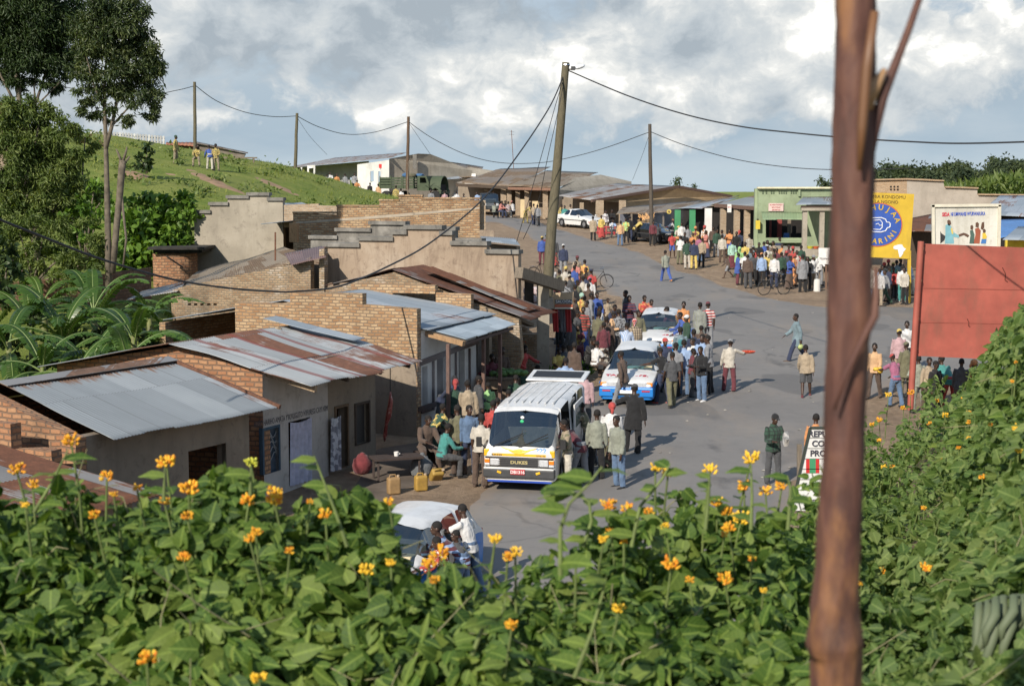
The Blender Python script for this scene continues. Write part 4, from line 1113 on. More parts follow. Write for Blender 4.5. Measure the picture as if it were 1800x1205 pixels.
def asphalt():
 m, nt, b = newmat('worn_asphalt')
 ob = coords(nt)
 ed = nt.n('ShaderNodeAttribute', attribute_name='edge').outputs['Fac']
 n1 = nt.noise(ob, .22, 6.0, .6); n2 = nt.noise(ob, 3.0, 7.0, .7); n3 = nt.noise(ob, 60.0, 3.0, .7)
 cc = nt.ramp(n1, [(.32, (.165, .155, .145)), (.5, (.195, .183, .17)), (.68, (.225, .21, .192))])
 cc = nt.mix(nt.ramp(n2, [(.5, 0.0), (.75, .35)]), cc, (.095, .093, .09))
 cc = nt.mix(nt.ramp(n3, [(.35, .35), (.5, 0.0)]), cc, (.22, .21, .2))
 vo = nt.n('ShaderNodeTexVoronoi', i_Vector=nt.n('ShaderNodeVectorMath', operation='MULTIPLY_ADD', i_0=nt.n('ShaderNodeTexNoise', i_Vector=ob, i_Scale=.8).outputs['Color'], i_1=(1.5, 1.5, 0), i_2=ob).outputs[0], i_Scale=.2, feature='DISTANCE_TO_EDGE')
 cc = nt.mix(nt.math('MULTIPLY', nt.ramp(vo.outputs['Distance'], [(.0, .6), (.012, 0.0)]), nt.ramp(n1, [(.45, 0.0), (.6, 1.0)])), cc, (.07, .068, .066))
 # tyre-polished lanes and drips of oil
 oil = nt.noise(nt.mapping(ob, (1, .5, 1)), .9, 5.0, .6)
 cc = nt.mix(nt.ramp(oil, [(.6, 0.0), (.72, .6)]), cc, (.075, .072, .07))
 pa = nt.noise(nt.mapping(ob, (1, .6, 1)), .33, 2.0, .4)
 cc = nt.mix(nt.ramp(pa, [(.58, 0.0), (.592, .55)]), cc, (.10, .097, .094))
 du = nt.noise(nt.mapping(ob, (1, .35, 1)), .5, 7.0, .7)
 cc = nt.mix(nt.ramp(du, [(.5, 0.0), (.68, .5)]), cc, (.26, .215, .17))
 e2 = nt.math('ADD', ed, nt.math('MULTIPLY', nt.math('SUBTRACT', n2, .5), .9))
 cc = nt.mix(nt.ramp(e2, [(.05, 1.0), (.3, .45), (.75, 0.0)]), cc, (.27, .195, .13))
 nt.l(cc, b.inputs['Base Color']); b.inputs['Roughness'].default_value = .82
 bump(nt, b, n3, .35, .01)
 return m
xs = [-2500, -900, -450, -240, -140, -100] + [-80 + 1.0 * i for i in range(0, 126)] + [48, 54, 62, 80, 110, 160, 240, 450, 900, 2500]
ys = [-30, -12] + [-6 + 1.0 * i for i in range(0, 146)] + [143, 148, 156, 166, 180, 200, 240, 300, 400, 600, 1000, 3000]
def far_z(x, y):
 z_ = gz(x, y)
 if y > 150: z_ = z_ + 0.0 - max(0, y - 200) * .006
 return z_
gv, gf = [], []
for y in ys:
 for x in xs: gv.append((x, y, far_z(x, y)))
nx = len(xs)
for j in range(len(ys) - 1):
 for i in range(nx - 1):
  a = j * nx + i; gf.append((a, a + 1, a + nx + 1, a + nx))
me = bpy.data.meshes.new('ground'); me.from_pydata(gv, [], gf)
at_ = me.attributes.new('grass', 'FLOAT', 'POINT')
for i, (x, y, z_) in enumerate(gv):
 gr_ = sm((-x - 8.5) / 4) if y > 50 else sm((-x - 10) / 3)
 if y > 85: gr_ = sm((-x - (2.5 + max(0, y - 100) * .25)) / 3)
 if x > 20: gr_ = max(gr_, sm((x - 20) / 10) * .6 if y < 75 else sm((x - 38) / 8))
 if y < 32 and x > -3 and bank(x, y) > base_z(x, y) - .1: gr_ = max(gr_, .45)
 if y > 150: gr_ = 1
 at_.data[i].value = gr_
me.materials.append(groundmat())
me.polygons.foreach_set('use_smooth', [True] * len(me.polygons))
go = bpy.data.objects.new('ground', me); COL.objects.link(go); tag(go, kind='structure')
def inside(p, poly):
 c = False; n = len(poly)
 for i in range(n):
  a, b_ = poly[i], poly[(i + 1) % n]
  if (a[1] > p[1]) != (b_[1] > p[1]) and p[0] < (b_[0] - a[0]) * (p[1] - a[1]) / (b_[1] - a[1]) + a[0]: c = not c
 return c
def segd(p, poly):
 best = 1e9; n = len(poly)
 for i in range(n):
  a = V(poly[i]); b_ = V(poly[(i + 1) % n]); d = b_ - a
  t = max(0, min(1, (V(p) - a).dot(d) / max(1e-9, d.dot(d)))); best = min(best, (V(p) - a - d * t).length)
 return best
def draped(name, poly, mat, dz, step=1.0, kind='structure', noise_=.0):
 # densify the outline, wobble it a little
 pts = []
 for i in range(len(poly)):
  a = V(poly[i]); b_ = V(poly[(i + 1) % len(poly)]); n = max(1, int((b_ - a).length / step))
  for k in range(n):
   p = a.lerp(b_, k / n)
   if noise_: p += V((MN.noise(V((p.x, p.y, 3)) * .8), MN.noise(V((p.x, p.y, 9)) * .8))) * noise_
   pts.append(p)
 m = len(pts)
 x0 = min(p.x for p in pts); x1 = max(p.x for p in pts); y0 = min(p.y for p in pts); y1 = max(p.y for p in pts)
 inn = []
 y = y0
 while y < y1:
  x = x0
  while x < x1:
   if inside((x, y), pts) and segd((x, y), pts) > step * .4: inn.append(V((x, y)))
   x += step
  y += step
 vs, es, fs, *_ = delaunay_2d_cdt(pts + inn, [(i, (i + 1) % m) for i in range(m)], [], 1, 1e-4)
 me = bpy.data.meshes.new(name)
 me.from_pydata([(p.x, p.y, gz(p.x, p.y) + dz - (dz + .03) * max(0.0, 1 - segd((p.x, p.y), pts) / .45)) for p in vs], [], [tuple(f) for f in fs])
 a_ = me.attributes.new('edge', 'FLOAT', 'POINT')
 for i, p in enumerate(vs): a_.data[i].value = min(3.0, segd((p.x, p.y), pts))
 bm = bmesh.new(); bm.from_mesh(me); bmesh.ops.recalc_face_normals(bm, faces=bm.faces)
 for f in bm.faces:
  if f.normal.z < 0: f.normal_flip()
 bm.to_mesh(me); bm.free()
 me.materials.append(mat)
 me.polygons.foreach_set('use_smooth', [True] * len(me.polygons))
 o = bpy.data.objects.new(name, me); COL.objects.link(o); return tag(o, kind=kind)
rp = [(-5.5, 12), (-2.6, 22)] + [ground(*p).xy[:] for p in ((800, 895), (838, 848), (880, 790), (1000, 712), (1050, 672), (1082, 625), (1088, 570), (1075, 525), (1040, 490), (1000, 465), (955, 438), (925, 418), (895, 400), (868, 391))] + [(-3.2, 113), (-9, 122), (-15, 124), (-9.5, 129.5)] + \
  [ground(*p).xy[:] for p in ((845, 377), (900, 382), (945, 388), (985, 402), (1050, 421), (1110, 436), (1150, 452), (1200, 474), (1250, 488), (1300, 506), (1380, 527), (1450, 538), (1520, 533), (1620, 541))] + \
  [(30, 72), (46, 70), (46, 52), (24, 52)] + [ground(*p).xy[:] for p in ((1590, 665), (1545, 705), (1490, 745), (1445, 830), (1405, 905))] + [(3.6, 22), (1, 12)]
draped('road', rp, asphalt(), .045, noise_=.35)
PATHM = paint('bare_earth', (.30, .19, .11), .95, .35, 1.5)
PATHS = []
def strip(name, pts, wid, mat, dz):
 ps = [ground(*p).xy for p in pts]; PATHS.extend(ps)
 L, Rr = [], []
 for i, p in enumerate(ps):
  d = (ps[min(i + 1, len(ps) - 1)] - ps[max(0, i - 1)]).normalized(); n = V((-d.y, d.x))
  ww = wid * random.uniform(.7, 1.2) * (.35 if i in (0, len(ps) - 1) else 1)
  L.append((p + n * ww)[:]); Rr.append((p - n * ww)[:])
 return draped(name, L + Rr[::-1], mat, dz, .8, noise_=.25)
strip('dirt_path', ((318, 289), (340, 302), (370, 318), (400, 330), (436, 344)), .8, PATHM, .05)
strip('dirt_path', ((222, 296), (235, 307), (250, 318)), 1.0, PATHM, .05)
strip('dirt_path', ((283, 296), (297, 306), (312, 314)), .7, PATHM, .05)
strip('dirt_path', ((450, 310), (480, 325), (520, 342), (560, 350)), .9, PATHM, .05)
draped('trodden_shaded_earth', [ground(*q_).xy[:] for q_ in ((450, 1000), (520, 915), (600, 850), (662, 785), (735, 772), (800, 725), (850, 690), (900, 700), (850, 745), (828, 775), (800, 800), (770, 832), (735, 862), (700, 892), (640, 940), (560, 1000))], paint('damp_shaded_earth', (.12, .095, .075), .95, .4, 1.2, dirt=.4), .03, .8, noise_=.3)  # damp dark earth, with the shade by the houses put into its colour
lit = MB(); rl = random.Random(3)
for i in range(90):
 P = ground(rl.uniform(880, 1560), rl.uniform(440, 860)); a = rl.uniform(0, 6.3); s_ = rl.uniform(.03, .1); d = V((math.cos(a), math.sin(a), 0)) * s_; e = V((-d.y, d.x, 0)) * rl.uniform(.4, 1)
 lit.add([P + V((0, 0, .055)) + d, P + V((0, 0, .07)) + e, P + V((0, 0, .055)) - d, P + V((0, 0, .06)) - e], [(0, 1, 2, 3)])
tag(lit.build('road_litter', paint('litter', (.5, .46, .38), .9, .4, 3.), None), kind='stuff')
# ---------------------------------------------------------------- buildings on the left, near to far
def sheet(name, c00, c10, c01, c11, mat, parent, amp=.011, pitch=.09, rows=10, sag=.02, jag=.03, over=0.0, seed=0):
 """corrugated iron: c00-c10 eave (near, far), c01-c11 ridge (near, far)"""
 c00, c10, c01, c11 = map(V, (c00, c10, c01, c11))
 W_ = max((c10 - c00).length, (c11 - c01).length); H_ = ((c01 - c00).length + (c11 - c10).length) / 2
 nrm = (c10 - c00).cross(c01 - c00).normalized()
 if nrm.z < 0: nrm = -nrm
 nu = max(8, int(W_ / pitch) * 4)
 nu = min(nu, 400)
 vs, uv, fs = [], [], []
 rnd = random.Random(seed + int(W_ * 100))
 sheets = {}
 for j in range(rows + 1):
  t = j / rows
  for i in range(nu + 1):
   s_ = i / nu
   p = c00.lerp(c10, s_).lerp(c01.lerp(c11, s_), t)
   k = int(s_ * W_ / .83)
   dj = sheets.setdefault(k, rnd.uniform(-jag, jag))
   if j == 0: p = p + (c00 - c01).normalized() * dj
   h = amp * math.sin(2 * math.pi * s_ * W_ / pitch)
   h += sag * (MN.noise(V((s_ * W_ * .5, t * H_ * .6, seed))) - .35 * math.sin(math.pi * s_) * 0)
   vs.append(p + nrm * h); uv.append((s_ * W_, t * H_))
 for j in range(rows):
  for i in range(nu):
   a = j * (nu + 1) + i; fs.append((a, a + 1, a + nu + 2, a + nu + 1))
 mb = MB(); mb.v = vs; mb.f = fs; mb.m = [0] * len(fs)
 o = mb.build(name, mat, parent, fixn=False, smooth=180, uv=uv)
 so_ = o.modifiers.new('thickness', 'SOLIDIFY'); so_.thickness = .008; so_.offset = -1
 return o
def wall_v(Fm, v, uz, holes, thick, mat, parent, name='wall'):
 """wall along the street line at depth v, thickened backwards"""
 mb = MB().prism([[Fm.w(u, v, z_) for u, z_ in lp] for lp in [uz] + holes], Fm.b * thick)
 return mb.build(name, mat, parent)
def wall_u(Fm, u, vz, holes, thick, mat, parent, name='wall'):
 mb = MB().prism([[Fm.w(u, v, z_) for v, z_ in lp] for lp in [vz] + holes], Fm.a * thick)
 return mb.build(name, mat, parent)
def tr_u(Fm, u, pts): return [Fm.onu(p[0], p[1], u)[1:] for p in pts]
def tr_v(Fm, v, pts): return [(lambda q: (q[0], q[2]))(Fm.onv(p[0], p[1], v)) for p in pts]
def rect_v(Fm, v, x0, y0, x1, y1):
 (u0, za) = tr_v(Fm, v, [(x0, y0)])[0]; (u1, zb) = tr_v(Fm, v, [(x1, y1)])[0]
 return [(u0, za), (u1, za), (u1, zb), (u0, zb)]
def door_leaf(Fm, v, r, mat, parent, name='door'):
 u0, u1 = r[0][0], r[1][0]; z1, z0 = r[0][1], r[2][1]
 mb = MB()
 mb.prism([[Fm.w(u0, v, z0), Fm.w(u1, v, z0), Fm.w(u1, v, z1), Fm.w(u0, v, z1)]], Fm.b * .04)
 return mb.build(name, mat, parent)
def frame_v(Fm, v, r, mat, parent, w_=.06, name='frame'):
 u0, u1 = r[0][0], r[1][0]; z1, z0 = r[0][1], r[2][1]
 mb = MB(); d = Fm.b * .1
 mb.prism([[Fm.w(u0 - w_, v, z0), Fm.w(u1 + w_, v, z0), Fm.w(u1 + w_, v, z1 + w_), Fm.w(u0 - w_, v, z1 + w_)], [Fm.w(u0, v, z0 + .001), Fm.w(u1, v, z0 + .001), Fm.w(u1, v, z1), Fm.w(u0, v, z1)]], d)
 return mb.build(name, mat, parent)
def coping(Fm, u, pts, mat, parent, h=.09, out=.06, thick=.42):
 """stepped coping course laid along the top of a gable (v,z points from one end to the other)"""
 mb = MB()
 for (v0, z0), (v1, z1) in zip(pts, pts[1:]):
  if abs(v1 - v0) > .12:
   zz = (z0 + z1) / 2; a, b_ = min(v0, v1) - out, max(v0, v1) + out
   mb.box(Fm.w(u + thick / 2 - out, (a + b_) / 2, zz + h / 2 + .003), (thick, b_ - a, h), rot=MX((Fm.a, Fm.b, V((0, 0, 1)))).transposed())
 return mb.build('coping', mat, parent)
def bk(o, *a): return o
# --- house with the rusty roof at the bottom left corner
c0 = at(285, 868, 25.6)
F0 = Fr(c0, 29)
h0 = thing('house', 'house under a streaked white and rust iron roof behind the flowers at the left edge', 'house', (c0.x - 4, c0.y - 3, -7.3))
_, vr0, zr0 = F0.onu(-40, 770, 0)
sheet('roof', F0.w(-6.5, 0, c0.z), F0.w(0, 0, c0.z), F0.w(-6.5, vr0, zr0), F0.w(0, vr0, zr0), COR_RUST, h0, seed=2)
sheet('roof', F0.w(-6.5, 2 * vr0, c0.z), F0.w(0, 2 * vr0, c0.z), F0.w(-6.5, vr0, zr0), F0.w(0, vr0, zr0), COR_RUST, h0, seed=3)
wall_v(F0, .4, [(-6, -7.8), (-.3, -7.8), (-.3, c0.z + .03), (-6, c0.z + .03)], [], .25, PL_DARK, h0)
wall_u(F0, -.55, [(.66, -7.8), (2 * vr0 - .4, -7.8), (2 * vr0 - .4, c0.z + .03), (vr0, zr0 - .08), (.66, c0.z + .03)], [], .25, BRICK_RED, h0)
# --- house with the clean grey roof
F1 = Fr((-3.83, 34.5, 0), 29)
h1 = thing('house', 'mud brick house under a clean grey corrugated roof, nearest whole roof on the left', 'house', (-6, 31, -7.2))
ze, zr_ = -4.74, -3.89
sheet('roof', F1.w(-7.31, 0, ze), F1.w(-2.36, 0, ze - .03), F1.w(-7.25, 3.0, zr_), F1.w(-2.45, 3.0, zr_), COR_GREY, h1, rows=14, sag=.035)
sheet('roof', F1.w(-7.31, 6.0, ze), F1.w(-2.36, 6.0, ze), F1.w(-7.25, 3.0, zr_), F1.w(-2.45, 3.0, zr_), COR_RUST, h1)
mb = MB()
mb.prism([[F1.w(-7.3, 2.72, zr_ - .03), F1.w(-2.4, 2.72, zr_ - .03), F1.w(-2.4, 3, zr_ + .045), F1.w(-7.3, 3, zr_ + .045)]], (0, 0, .012))
mb.prism([[F1.w(-7.3, 3.28, zr_ - .03), F1.w(-2.4, 3.28, zr_ - .03), F1.w(-2.4, 3.004, zr_ + .045), F1.w(-7.3, 3.004, zr_ + .045)]], (0, 0, .012))
mb.build('ridge_cap', COR_FADE, h1)
MB().beam(F1.w(-2.38, -.05, ze - .02), F1.w(-2.42, 3.0, zr_ + .01), .06, .09).build('rake_board', RUSTM, h1)
u_n = F1.onv(132, 745, .5)[0]
dr = rect_v(F1, .5, 331, 793, 400, 900); dr[2] = (dr[2][0], -7.05); dr[3] = (dr[3][0], -7.05)
wall_v(F1, .5, [(u_n, -7.7), (-2.75, -7.7), (-2.75, ze + .05), (u_n, ze + .05)], [dr], .25, PL_DARK, h1)
frame_v(F1, .52, dr, DARKW, h1, name='door_frame')
wall_v(F1, 5.4, [(u_n, -7.7), (-2.75, -7.7), (-2.75, ze + .05), (u_n, ze + .05)], [], .25, BRICK_RED, h1)
wall_u(F1, u_n, [(.75, -7.7), (5.4, -7.7), (5.4, ze + .06), (3, zr_ - .06), (.75, ze + .12)], [], .27, BRICK_RED, h1)
wall_u(F1, u_n - .004, [(.496, -7.7), (.755, -7.7), (.755, ze + .1), (.496, ze + .04)], [], .27, BRICK_RED, h1)
wall_u(F1, -3.02, [(.75, -7.7), (5.4, -7.7), (5.4, ze + .06), (3, zr_ - .06), (.75, ze + .12)], [], .27, BRICK_RED, h1)
lw = thing('low_wall', 'low broken brick wall at the left edge below the grey roof', 'wall', F1.w(u_n - .9, 1.5, -7.3))
wall_u(F1, u_n - .9, tr_u(F1, u_n - .9, [(-40, 900), (95, 900), (90, 792), (60, 789), (20, 790), (18, 745), (-40, 740)]), [], .25, BRICK_RED, lw)
# --- house with the patched red, rust and grey roof
F2 = Fr((-3.83, 34.5, 0), 25)
h2 = thing('house', 'brick house under patched grey, rust and red roof with painted notice on front', 'house', (-4.5, 37, -7.1))
ze2, zr2 = -4.42, -3.63
sheet('roof', F2.w(-1.38, 0, ze2), F2.w(3.9, 0, ze2 - .02), F2.w(-1.6, 3.6, zr2), F2.w(3.9, 3.5, zr2), COR_MIX, h2, rows=14, sag=.06, jag=.06)
sheet('roof', F2.w(-1.75, 7.3, -4.34), F2.w(3.9, 7.3, -4.34), F2.w(-1.6, 3.6, zr2), F2.w(3.9, 3.5, zr2), COR_GREY, h2)
for x_, y_, s_ in ((488, 577, .11), (506, 576, .1), (536, 574, .15), (548, 578, .13), (560, 579, .1)):
 P = F2.w(*(lambda q: (q[0], q[1], q[2]))(F2.onv(x_, y_ + 3, 3.45)))
 MB().blob(P + V((0, 0, .02)), (s_, s_ * .8, s_ * .6), 7, 5, .2).build('roof_stone', paint('stone', (.3, .23, .15), .9, .4, 8.), h2, smooth=60)
sheet('loose_sheet', F2.w(3.2, 1.6, -3.93), F2.w(3.75, 1.6, -3.92), F2.w(2.6, 3.9, -3.42), F2.w(3.2, 3.9, -3.4), COR_BLUE, h2)
Wv = 1.3
win = rect_v(F2, Wv, 463, 757, 490, 826); d1 = rect_v(F2, Wv, 507, 742, 547, 880)
d1[2] = (d1[2][0], -6.95); d1[3] = (d1[3][0], -6.95)
uL = -1.28; uM = F2.onv(577, 760, Wv)[0]
wall_v(F2, Wv, [(uL, -7.6), (uM, -7.6), (uM, ze2 + .27), (uL, ze2 + .27)], [win, d1], .25, PL_LILAC, h2)
frame_v(F2, Wv - .02, win, wood('blue_wood', (.05, .09, .13)), h2, name='window_frame')
wn = door_leaf(F2, Wv + .08, win, paint('blue_shutter', (.045, .07, .10), .6, .4, 5.), h2, 'window')
mb = MB()
for k_ in range(5):
 zc = lerp(win[2][1], win[0][1], .35 + .13 * k_)
 pts = [F2.w(lerp(win[0][0], win[1][0], t), Wv + .05, zc + .09 * math.sin(t * 9 + k_)) for t in [i / 12 for i in range(13)]]
 mb.tube(pts, .012, 5)
mb.build('window_grille', paint('grille_paint', (.3, .32, .33), .6), wn)
cur = MB()
def curtain(Fm, v, r, mat, parent, folds=5, drop=0.0, amp=.035):
 u0, u1 = r[0][0], r[1][0]; z1, z0 = r[0][1], r[2][1] + drop; n = folds * 8; vs = []; fs = []
 for j in range(9):
  for i in range(n + 1):
   t = i / n; vs.append(Fm.w(lerp(u0, u1, t), v + amp * math.sin(t * folds * 6.283 + j * .15) * (.5 + j / 14), lerp(z1 - .05 * math.sin(t * 3.1416), z0, j / 8)))
 for j in range(8):
  for i in range(n):
   a = j * (n + 1) + i; fs.append((a, a + 1, a + n + 2, a + n + 1))
 m_ = MB(); m_.v = vs; m_.f = fs; m_.m = [0] * len(fs)
 return m_.build('door_curtain', mat, parent, smooth=180)
curtain(F2, Wv - .05, d1, fabric((.50, .50, .62)), h2)
Wr = 1.304
uR = F2.onv(660, 720, Wr)[0]
d2 = rect_v(F2, Wr, 590, 718, 611, 850); d2[2] = (d2[2][0], -6.9); d2[3] = (d2[3][0], -6.9)
w2 = rect_v(F2, Wr, 625, 713, 648, 776)
uM2 = F2.onv(576, 760, Wr)[0]
wall_v(F2, Wr, [(uM, -7.5), (uR, -7.5), (uR, ze2 + .28), (uM, ze2 + .28)], [d2, w2], .25, PL_DARK, h2)
frame_v(F2, Wr - .03, w2, DARKW, h2, name='window_frame')
door_leaf(F2, Wr + .12, w2, paint('dark_shutter', (.05, .045, .04), .7), h2, 'window')
frame_v(F2, Wr - .03, d2, wood('door_wood', (.14, .09, .05)), h2, name='door_frame')
dl = rect_v(F2, Wr - .06, 578, 733, 597, 850); dl[2] = (dl[2][0], -6.9); dl[3] = (dl[3][0], -6.9)
curtain(F2, Wr - .12, dl, fabric((.55, .55, .58), 'print', (.22, .22, .25)), h2, 3)
wall_u(F2, uL - .004, [(Wv + .002, -7.6), (6.9, -7.6), (6.9, -4.3), (3.6, zr2 - .08), (Wv + .0, ze2 + .22)], [], .27, BRICK_RED, h2)
wall_u(F2, 3.6, [(Wr + .25, -7.6), (6.9, -7.6), (6.9, -4.3), (3.6, zr2 - .08), (Wr + .25, ze2 + .2)], [], .2, BRICK_RED, h2)
wall_v(F2, 6.9, [(uL, -7.6), (3.8, -7.6), (3.8, -4.3), (uL, -4.3)], [], .25, BRICK_RED, h2)
MB().beam(F2.w(-1.1, .02, ze2 - .1), F2.w(-1.1, 1.35, ze2 + .2), .1, .15).build('rafter', PALEW, h2)
for u_ in (.3, 1.8, 3.2): MB().beam(F2.w(u_, .03, ze2 - .07), F2.w(u_, 1.2, ze2 + .19), .07, .09).build('rafter', DARKW, h2)
# painted notice along the front
za_, zb_ = F2.onv(446, 752, Wv)[2], F2.onv(572, 722, Wv)[2]
ua_, ub_ = F2.onv(446, 752, Wv)[0], F2.onv(572, 722, Wv)[0]
INK = paint('sign_ink', (.05, .05, .065), .8)
textmesh('lettering', "HANO HARIHO AMATA Y'IKIVUGUTO N'IFUREGI CAYI N'IM", .19, INK, frame4(F2.w(ua_, Wv - .004, za_), F2.a + V((0, 0, (zb_ - za_) / (ub_ - ua_))), V((0, 0, 1))), h2, extrude=.001, align='LEFT', sx=(ub_ - ua_) / 4.85 * .99)
# --- white fronted house with the stepped orange brick gable
F3 = Fr(at(733, 775, 40.7), 22)
h3 = thing('house', 'house with stepped orange brick gable, blue-grey roof and white street front', 'house', (-3, 42, -7))
sg = tr_u(F3, 0, [(733, 543), (637, 535), (637, 516), (510, 513), (510, 534), (413, 531)])
vL3 = sg[-1][0]
wall_u(F3, 0, [(-.02, -7.4)] + [(sg[0][0], sg[0][1])] + sg[1:] + [(vL3, -7.4)], [], .24, BRICK_OR, h3)
for o_ in ():
 pass
MB().prism([[F3.w(-.006, v_, z_) for v_, z_ in ((.01, -7.4), (2.2, -7.4), (2.2, -5.1), (.01, -4.75))]], F3.a * .004).build('render_coat', PL_DARK, h3)
vr3, zr3 = 4.2, -3.27
sheet('roof', F3.w(.26, -.25, -3.93), F3.w(4.9, -.25, -3.86), F3.w(.26, vr3, zr3), F3.w(5.4, vr3, zr3), COR_BLUE, h3, rows=12)
sheet('roof', F3.w(.26, 8.2, -3.95), F3.w(5.3, 8.2, -3.95), F3.w(.26, vr3, zr3), F3.w(5.3, vr3, zr3), COR_BLUE, h3)
sheet('awning', F3.w(.5, -1.25, -4.17), F3.w(4.05, -1.25, -4.06), F3.w(.75, -.05, -3.97), F3.w(4.95, -.05, -3.9), corr('awning_sheet', (.30, .36, .41), .1, seed=2.0, light=(.37, .43, .48), metal=.15), h3, sag=.012)
hs = [rect_v(F3, 0, 742, 645, 752, 716), rect_v(F3, 0, 768, 628, 789, 770), rect_v(F3, 0, 806, 615, 817, 690)]
hs[1][2] = (hs[1][2][0], -6.75); hs[1][3] = (hs[1][3][0], -6.75)
uE = F3.onv(838, 640, 0)[0]
wall_v(F3, 0, [(.01, -7.4), (uE, -7.4), (uE, -3.95), (.01, -3.95)], hs, .22, PL_WHITE, h3)
BRN = wood('brown_trim', (.085, .055, .045))
mb = MB()
for r_ in (hs[0], hs[2]): mb.beam(F3.w(r_[0][0] - .15, -.03, r_[2][1] - .05), F3.w(r_[1][0] + .15, -.03, r_[2][1] - .05), .07, .1)
mb.beam(F3.w(.02, -.035, -4.82), F3.w(uE, -.035, -4.6), .08, .14)
mb.beam(F3.w(.02, -.03, -6.05), F3.w(hs[1][0][0] - .05, -.03, -6.05), .06, .13)
for x_ in (760, 800, 824):
 u_ = F3.onv(x_, 640, 0)[0]; mb.beam(F3.w(u_, -.03, -6.2), F3.w(u_, -.03, -4.75), .07, .05, up=F3.b)
mb.build('timber_trim', BRN, h3)
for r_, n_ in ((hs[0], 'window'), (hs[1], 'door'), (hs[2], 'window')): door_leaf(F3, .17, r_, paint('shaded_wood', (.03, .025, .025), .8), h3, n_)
for x_, y_ in ((788, 602), (850, 583), (879, 575)):
 u_, _, z_ = F3.onv(x_, y_, -1.12); MB().beam(F3.w(u_, -1.12, -7.0), F3.w(u_, -1.12, -4.2), .09, .09, up=F3.b).build('awning_post', wood('post_wood', (.15, .09, .07)), h3)
MB().beam(F3.w(.42, -1.2, -4.27), F3.w(.62, .05, -4.05), .14, .13).build('rafter', wood('orange_timber', (.36, .22, .11)), h3)
MB().beam(F3.w(.5, -1.18, -4.28), F3.w(4.0, -1.15, -4.18), .06, .08).build('awning_beam', BRN, h3)
wall_u(F3, 5.0, [(0.0, -7.4), (8, -7.4), (8, -4), (vr3, zr3 - .06), (-.0, -3.97)], [], .2, PL_DARK, h3)
wall_v(F3, 8.0, [(.1, -7.4), (5, -7.4), (5, -4), (.1, -4)], [], .2, BRICK_OR, h3)
wall_v(F3, 2.2, [(uE, -7.2), (5.0, -7.2), (5.0, -3.7), (uE, -3.7)], [], .2, PL_DARK, h3)
wall_u(F3, uE - .22, [(.23, -7.2), (2.2, -7.2), (2.2, -3.7), (.23, -3.95)], [], .2, PL_DARK, h3)
MB().box(F3.w(uE + .12, .1, -5.6), (.28, .3, 3.2), rz=-R(22)).build('pillar', wood('dark_pillar', (.09, .08, .07)), h3)
# --- low house with rusty roofs between the brick gable and the big plaster gable
h4 = thing('house', 'low house with dark rusty roof between the orange brick and tall plaster gables', 'house', (0, 46, -6.6))
uN = 5.5
pk = F3.onu(690, 474, uN); lf = F3.onu(570, 502, uN); rt = F3.onu(932, 562, uN)
uF = 7.9
dz = .1
def w3(p, u, d=0): return F3.w(u, p[1], p[2] + d)
sheet('roof', w3(rt, uN), w3(rt, uF, .05), w3(pk, uN), w3(pk, uF, .05), corr('rust_roof_dark', (.22, .2, .19), .95, rustcol=(.13, .055, .035), seed=7.7, light=(.36, .35, .34)), h4, sag=.05)
sheet('roof', w3(lf, uN), w3(lf, uF), w3(pk, uN), w3(pk, uF), corr('rust_roof_dark', (.22, .2, .19), .95, rustcol=(.13, .055, .035), seed=7.7, light=(.36, .35, .34)), h4, sag=.05)
for (a_, b_, c_) in (((740, 472), (930, 548), .02), ((770, 485), (905, 540), .05)):
 P = F3.onu(*a_, uN + .6); Q = F3.onu(*b_, uN + .6)
 sheet('roof_sheet', F3.w(uN + .6, Q[1], Q[2] + c_), F3.w(uN + 1.5, Q[1], Q[2] + c_), F3.w(uN + .6, P[1], P[2] + c_), F3.w(uN + 1.5, P[1], P[2] + c_), COR_RUST, h4)
wall_u(F3, uN + .08, [(-.1, -7)] + [(rt[1] + .3, -5.2), (rt[1] + .4, rt[2] - .02), (pk[1], pk[2] - .08), (lf[1], lf[2] - .08), (lf[1], -7)], [], .2, BRICK_OLD, h4)
for pl in ([(617, 540), (617, 497), (765, 501), (765, 516), (690, 515), (690, 540)], [(766, 545), (766, 514), (828, 517), (828, 545)]):
 wall_u(F3, uN - .4, tr_u(F3, uN - .4, pl), [], .2, BRICK_OR, h4, 'parapet')
# --- tall plaster gable with stepped copings
F5 = Fr(at(911, 545, 48), 20)
h5 = thing('house', 'tall tan plastered house with a stepped gable and dark cement copings beside the road', 'house', (-2, 50, -6.5))
st = tr_u(F5, 0, [(911, 446), (856, 446), (855, 431), (795, 431), (794, 413), (776, 413), (776, 403), (714, 403), (714, 412), (690, 412), (690, 423), (631, 423), (631, 434), (571, 434)])
wall_u(F5, 0, [(st[0][0], -7)] + st + [(st[-1][0], -7)], [], .28, PL_TAN, h5)
coping(F5, -.04, st, PL_CEM, h5, .13, .05, .4)
st2 = tr_u(F5, 3.2, [(846, 425), (800, 425), (800, 405), (712, 404), (712, 395), (651, 395), (651, 407), (592, 407), (592, 420), (546, 420), (546, 440)])
wall_u(F5, 3.2, [(st2[0][0], -7)] + st2 + [(st2[-1][0], -7)], [], .28, PL_CEM, h5)
coping(F5, 3.16, st2, PL_CEM, h5, .12, .05, .4)
def wall_pts(p, q, z0, zp, zq, thick, mat, parent, name='wall'):
 d = (V(q) - V(p)); d.z = 0; n = V((-d.y, d.x, 0)).normalized() * thick
 return MB().prism([[V((p[0], p[1], z0)), V((q[0], q[1], z0)), V((q[0], q[1], zq)), V((p[0], p[1], zp))]], n).build(name, mat, parent)
A_ = F5.w(.29, st[0][0] + .02, 0); B_ = F5.w(3.19, st2[0][0], 0)
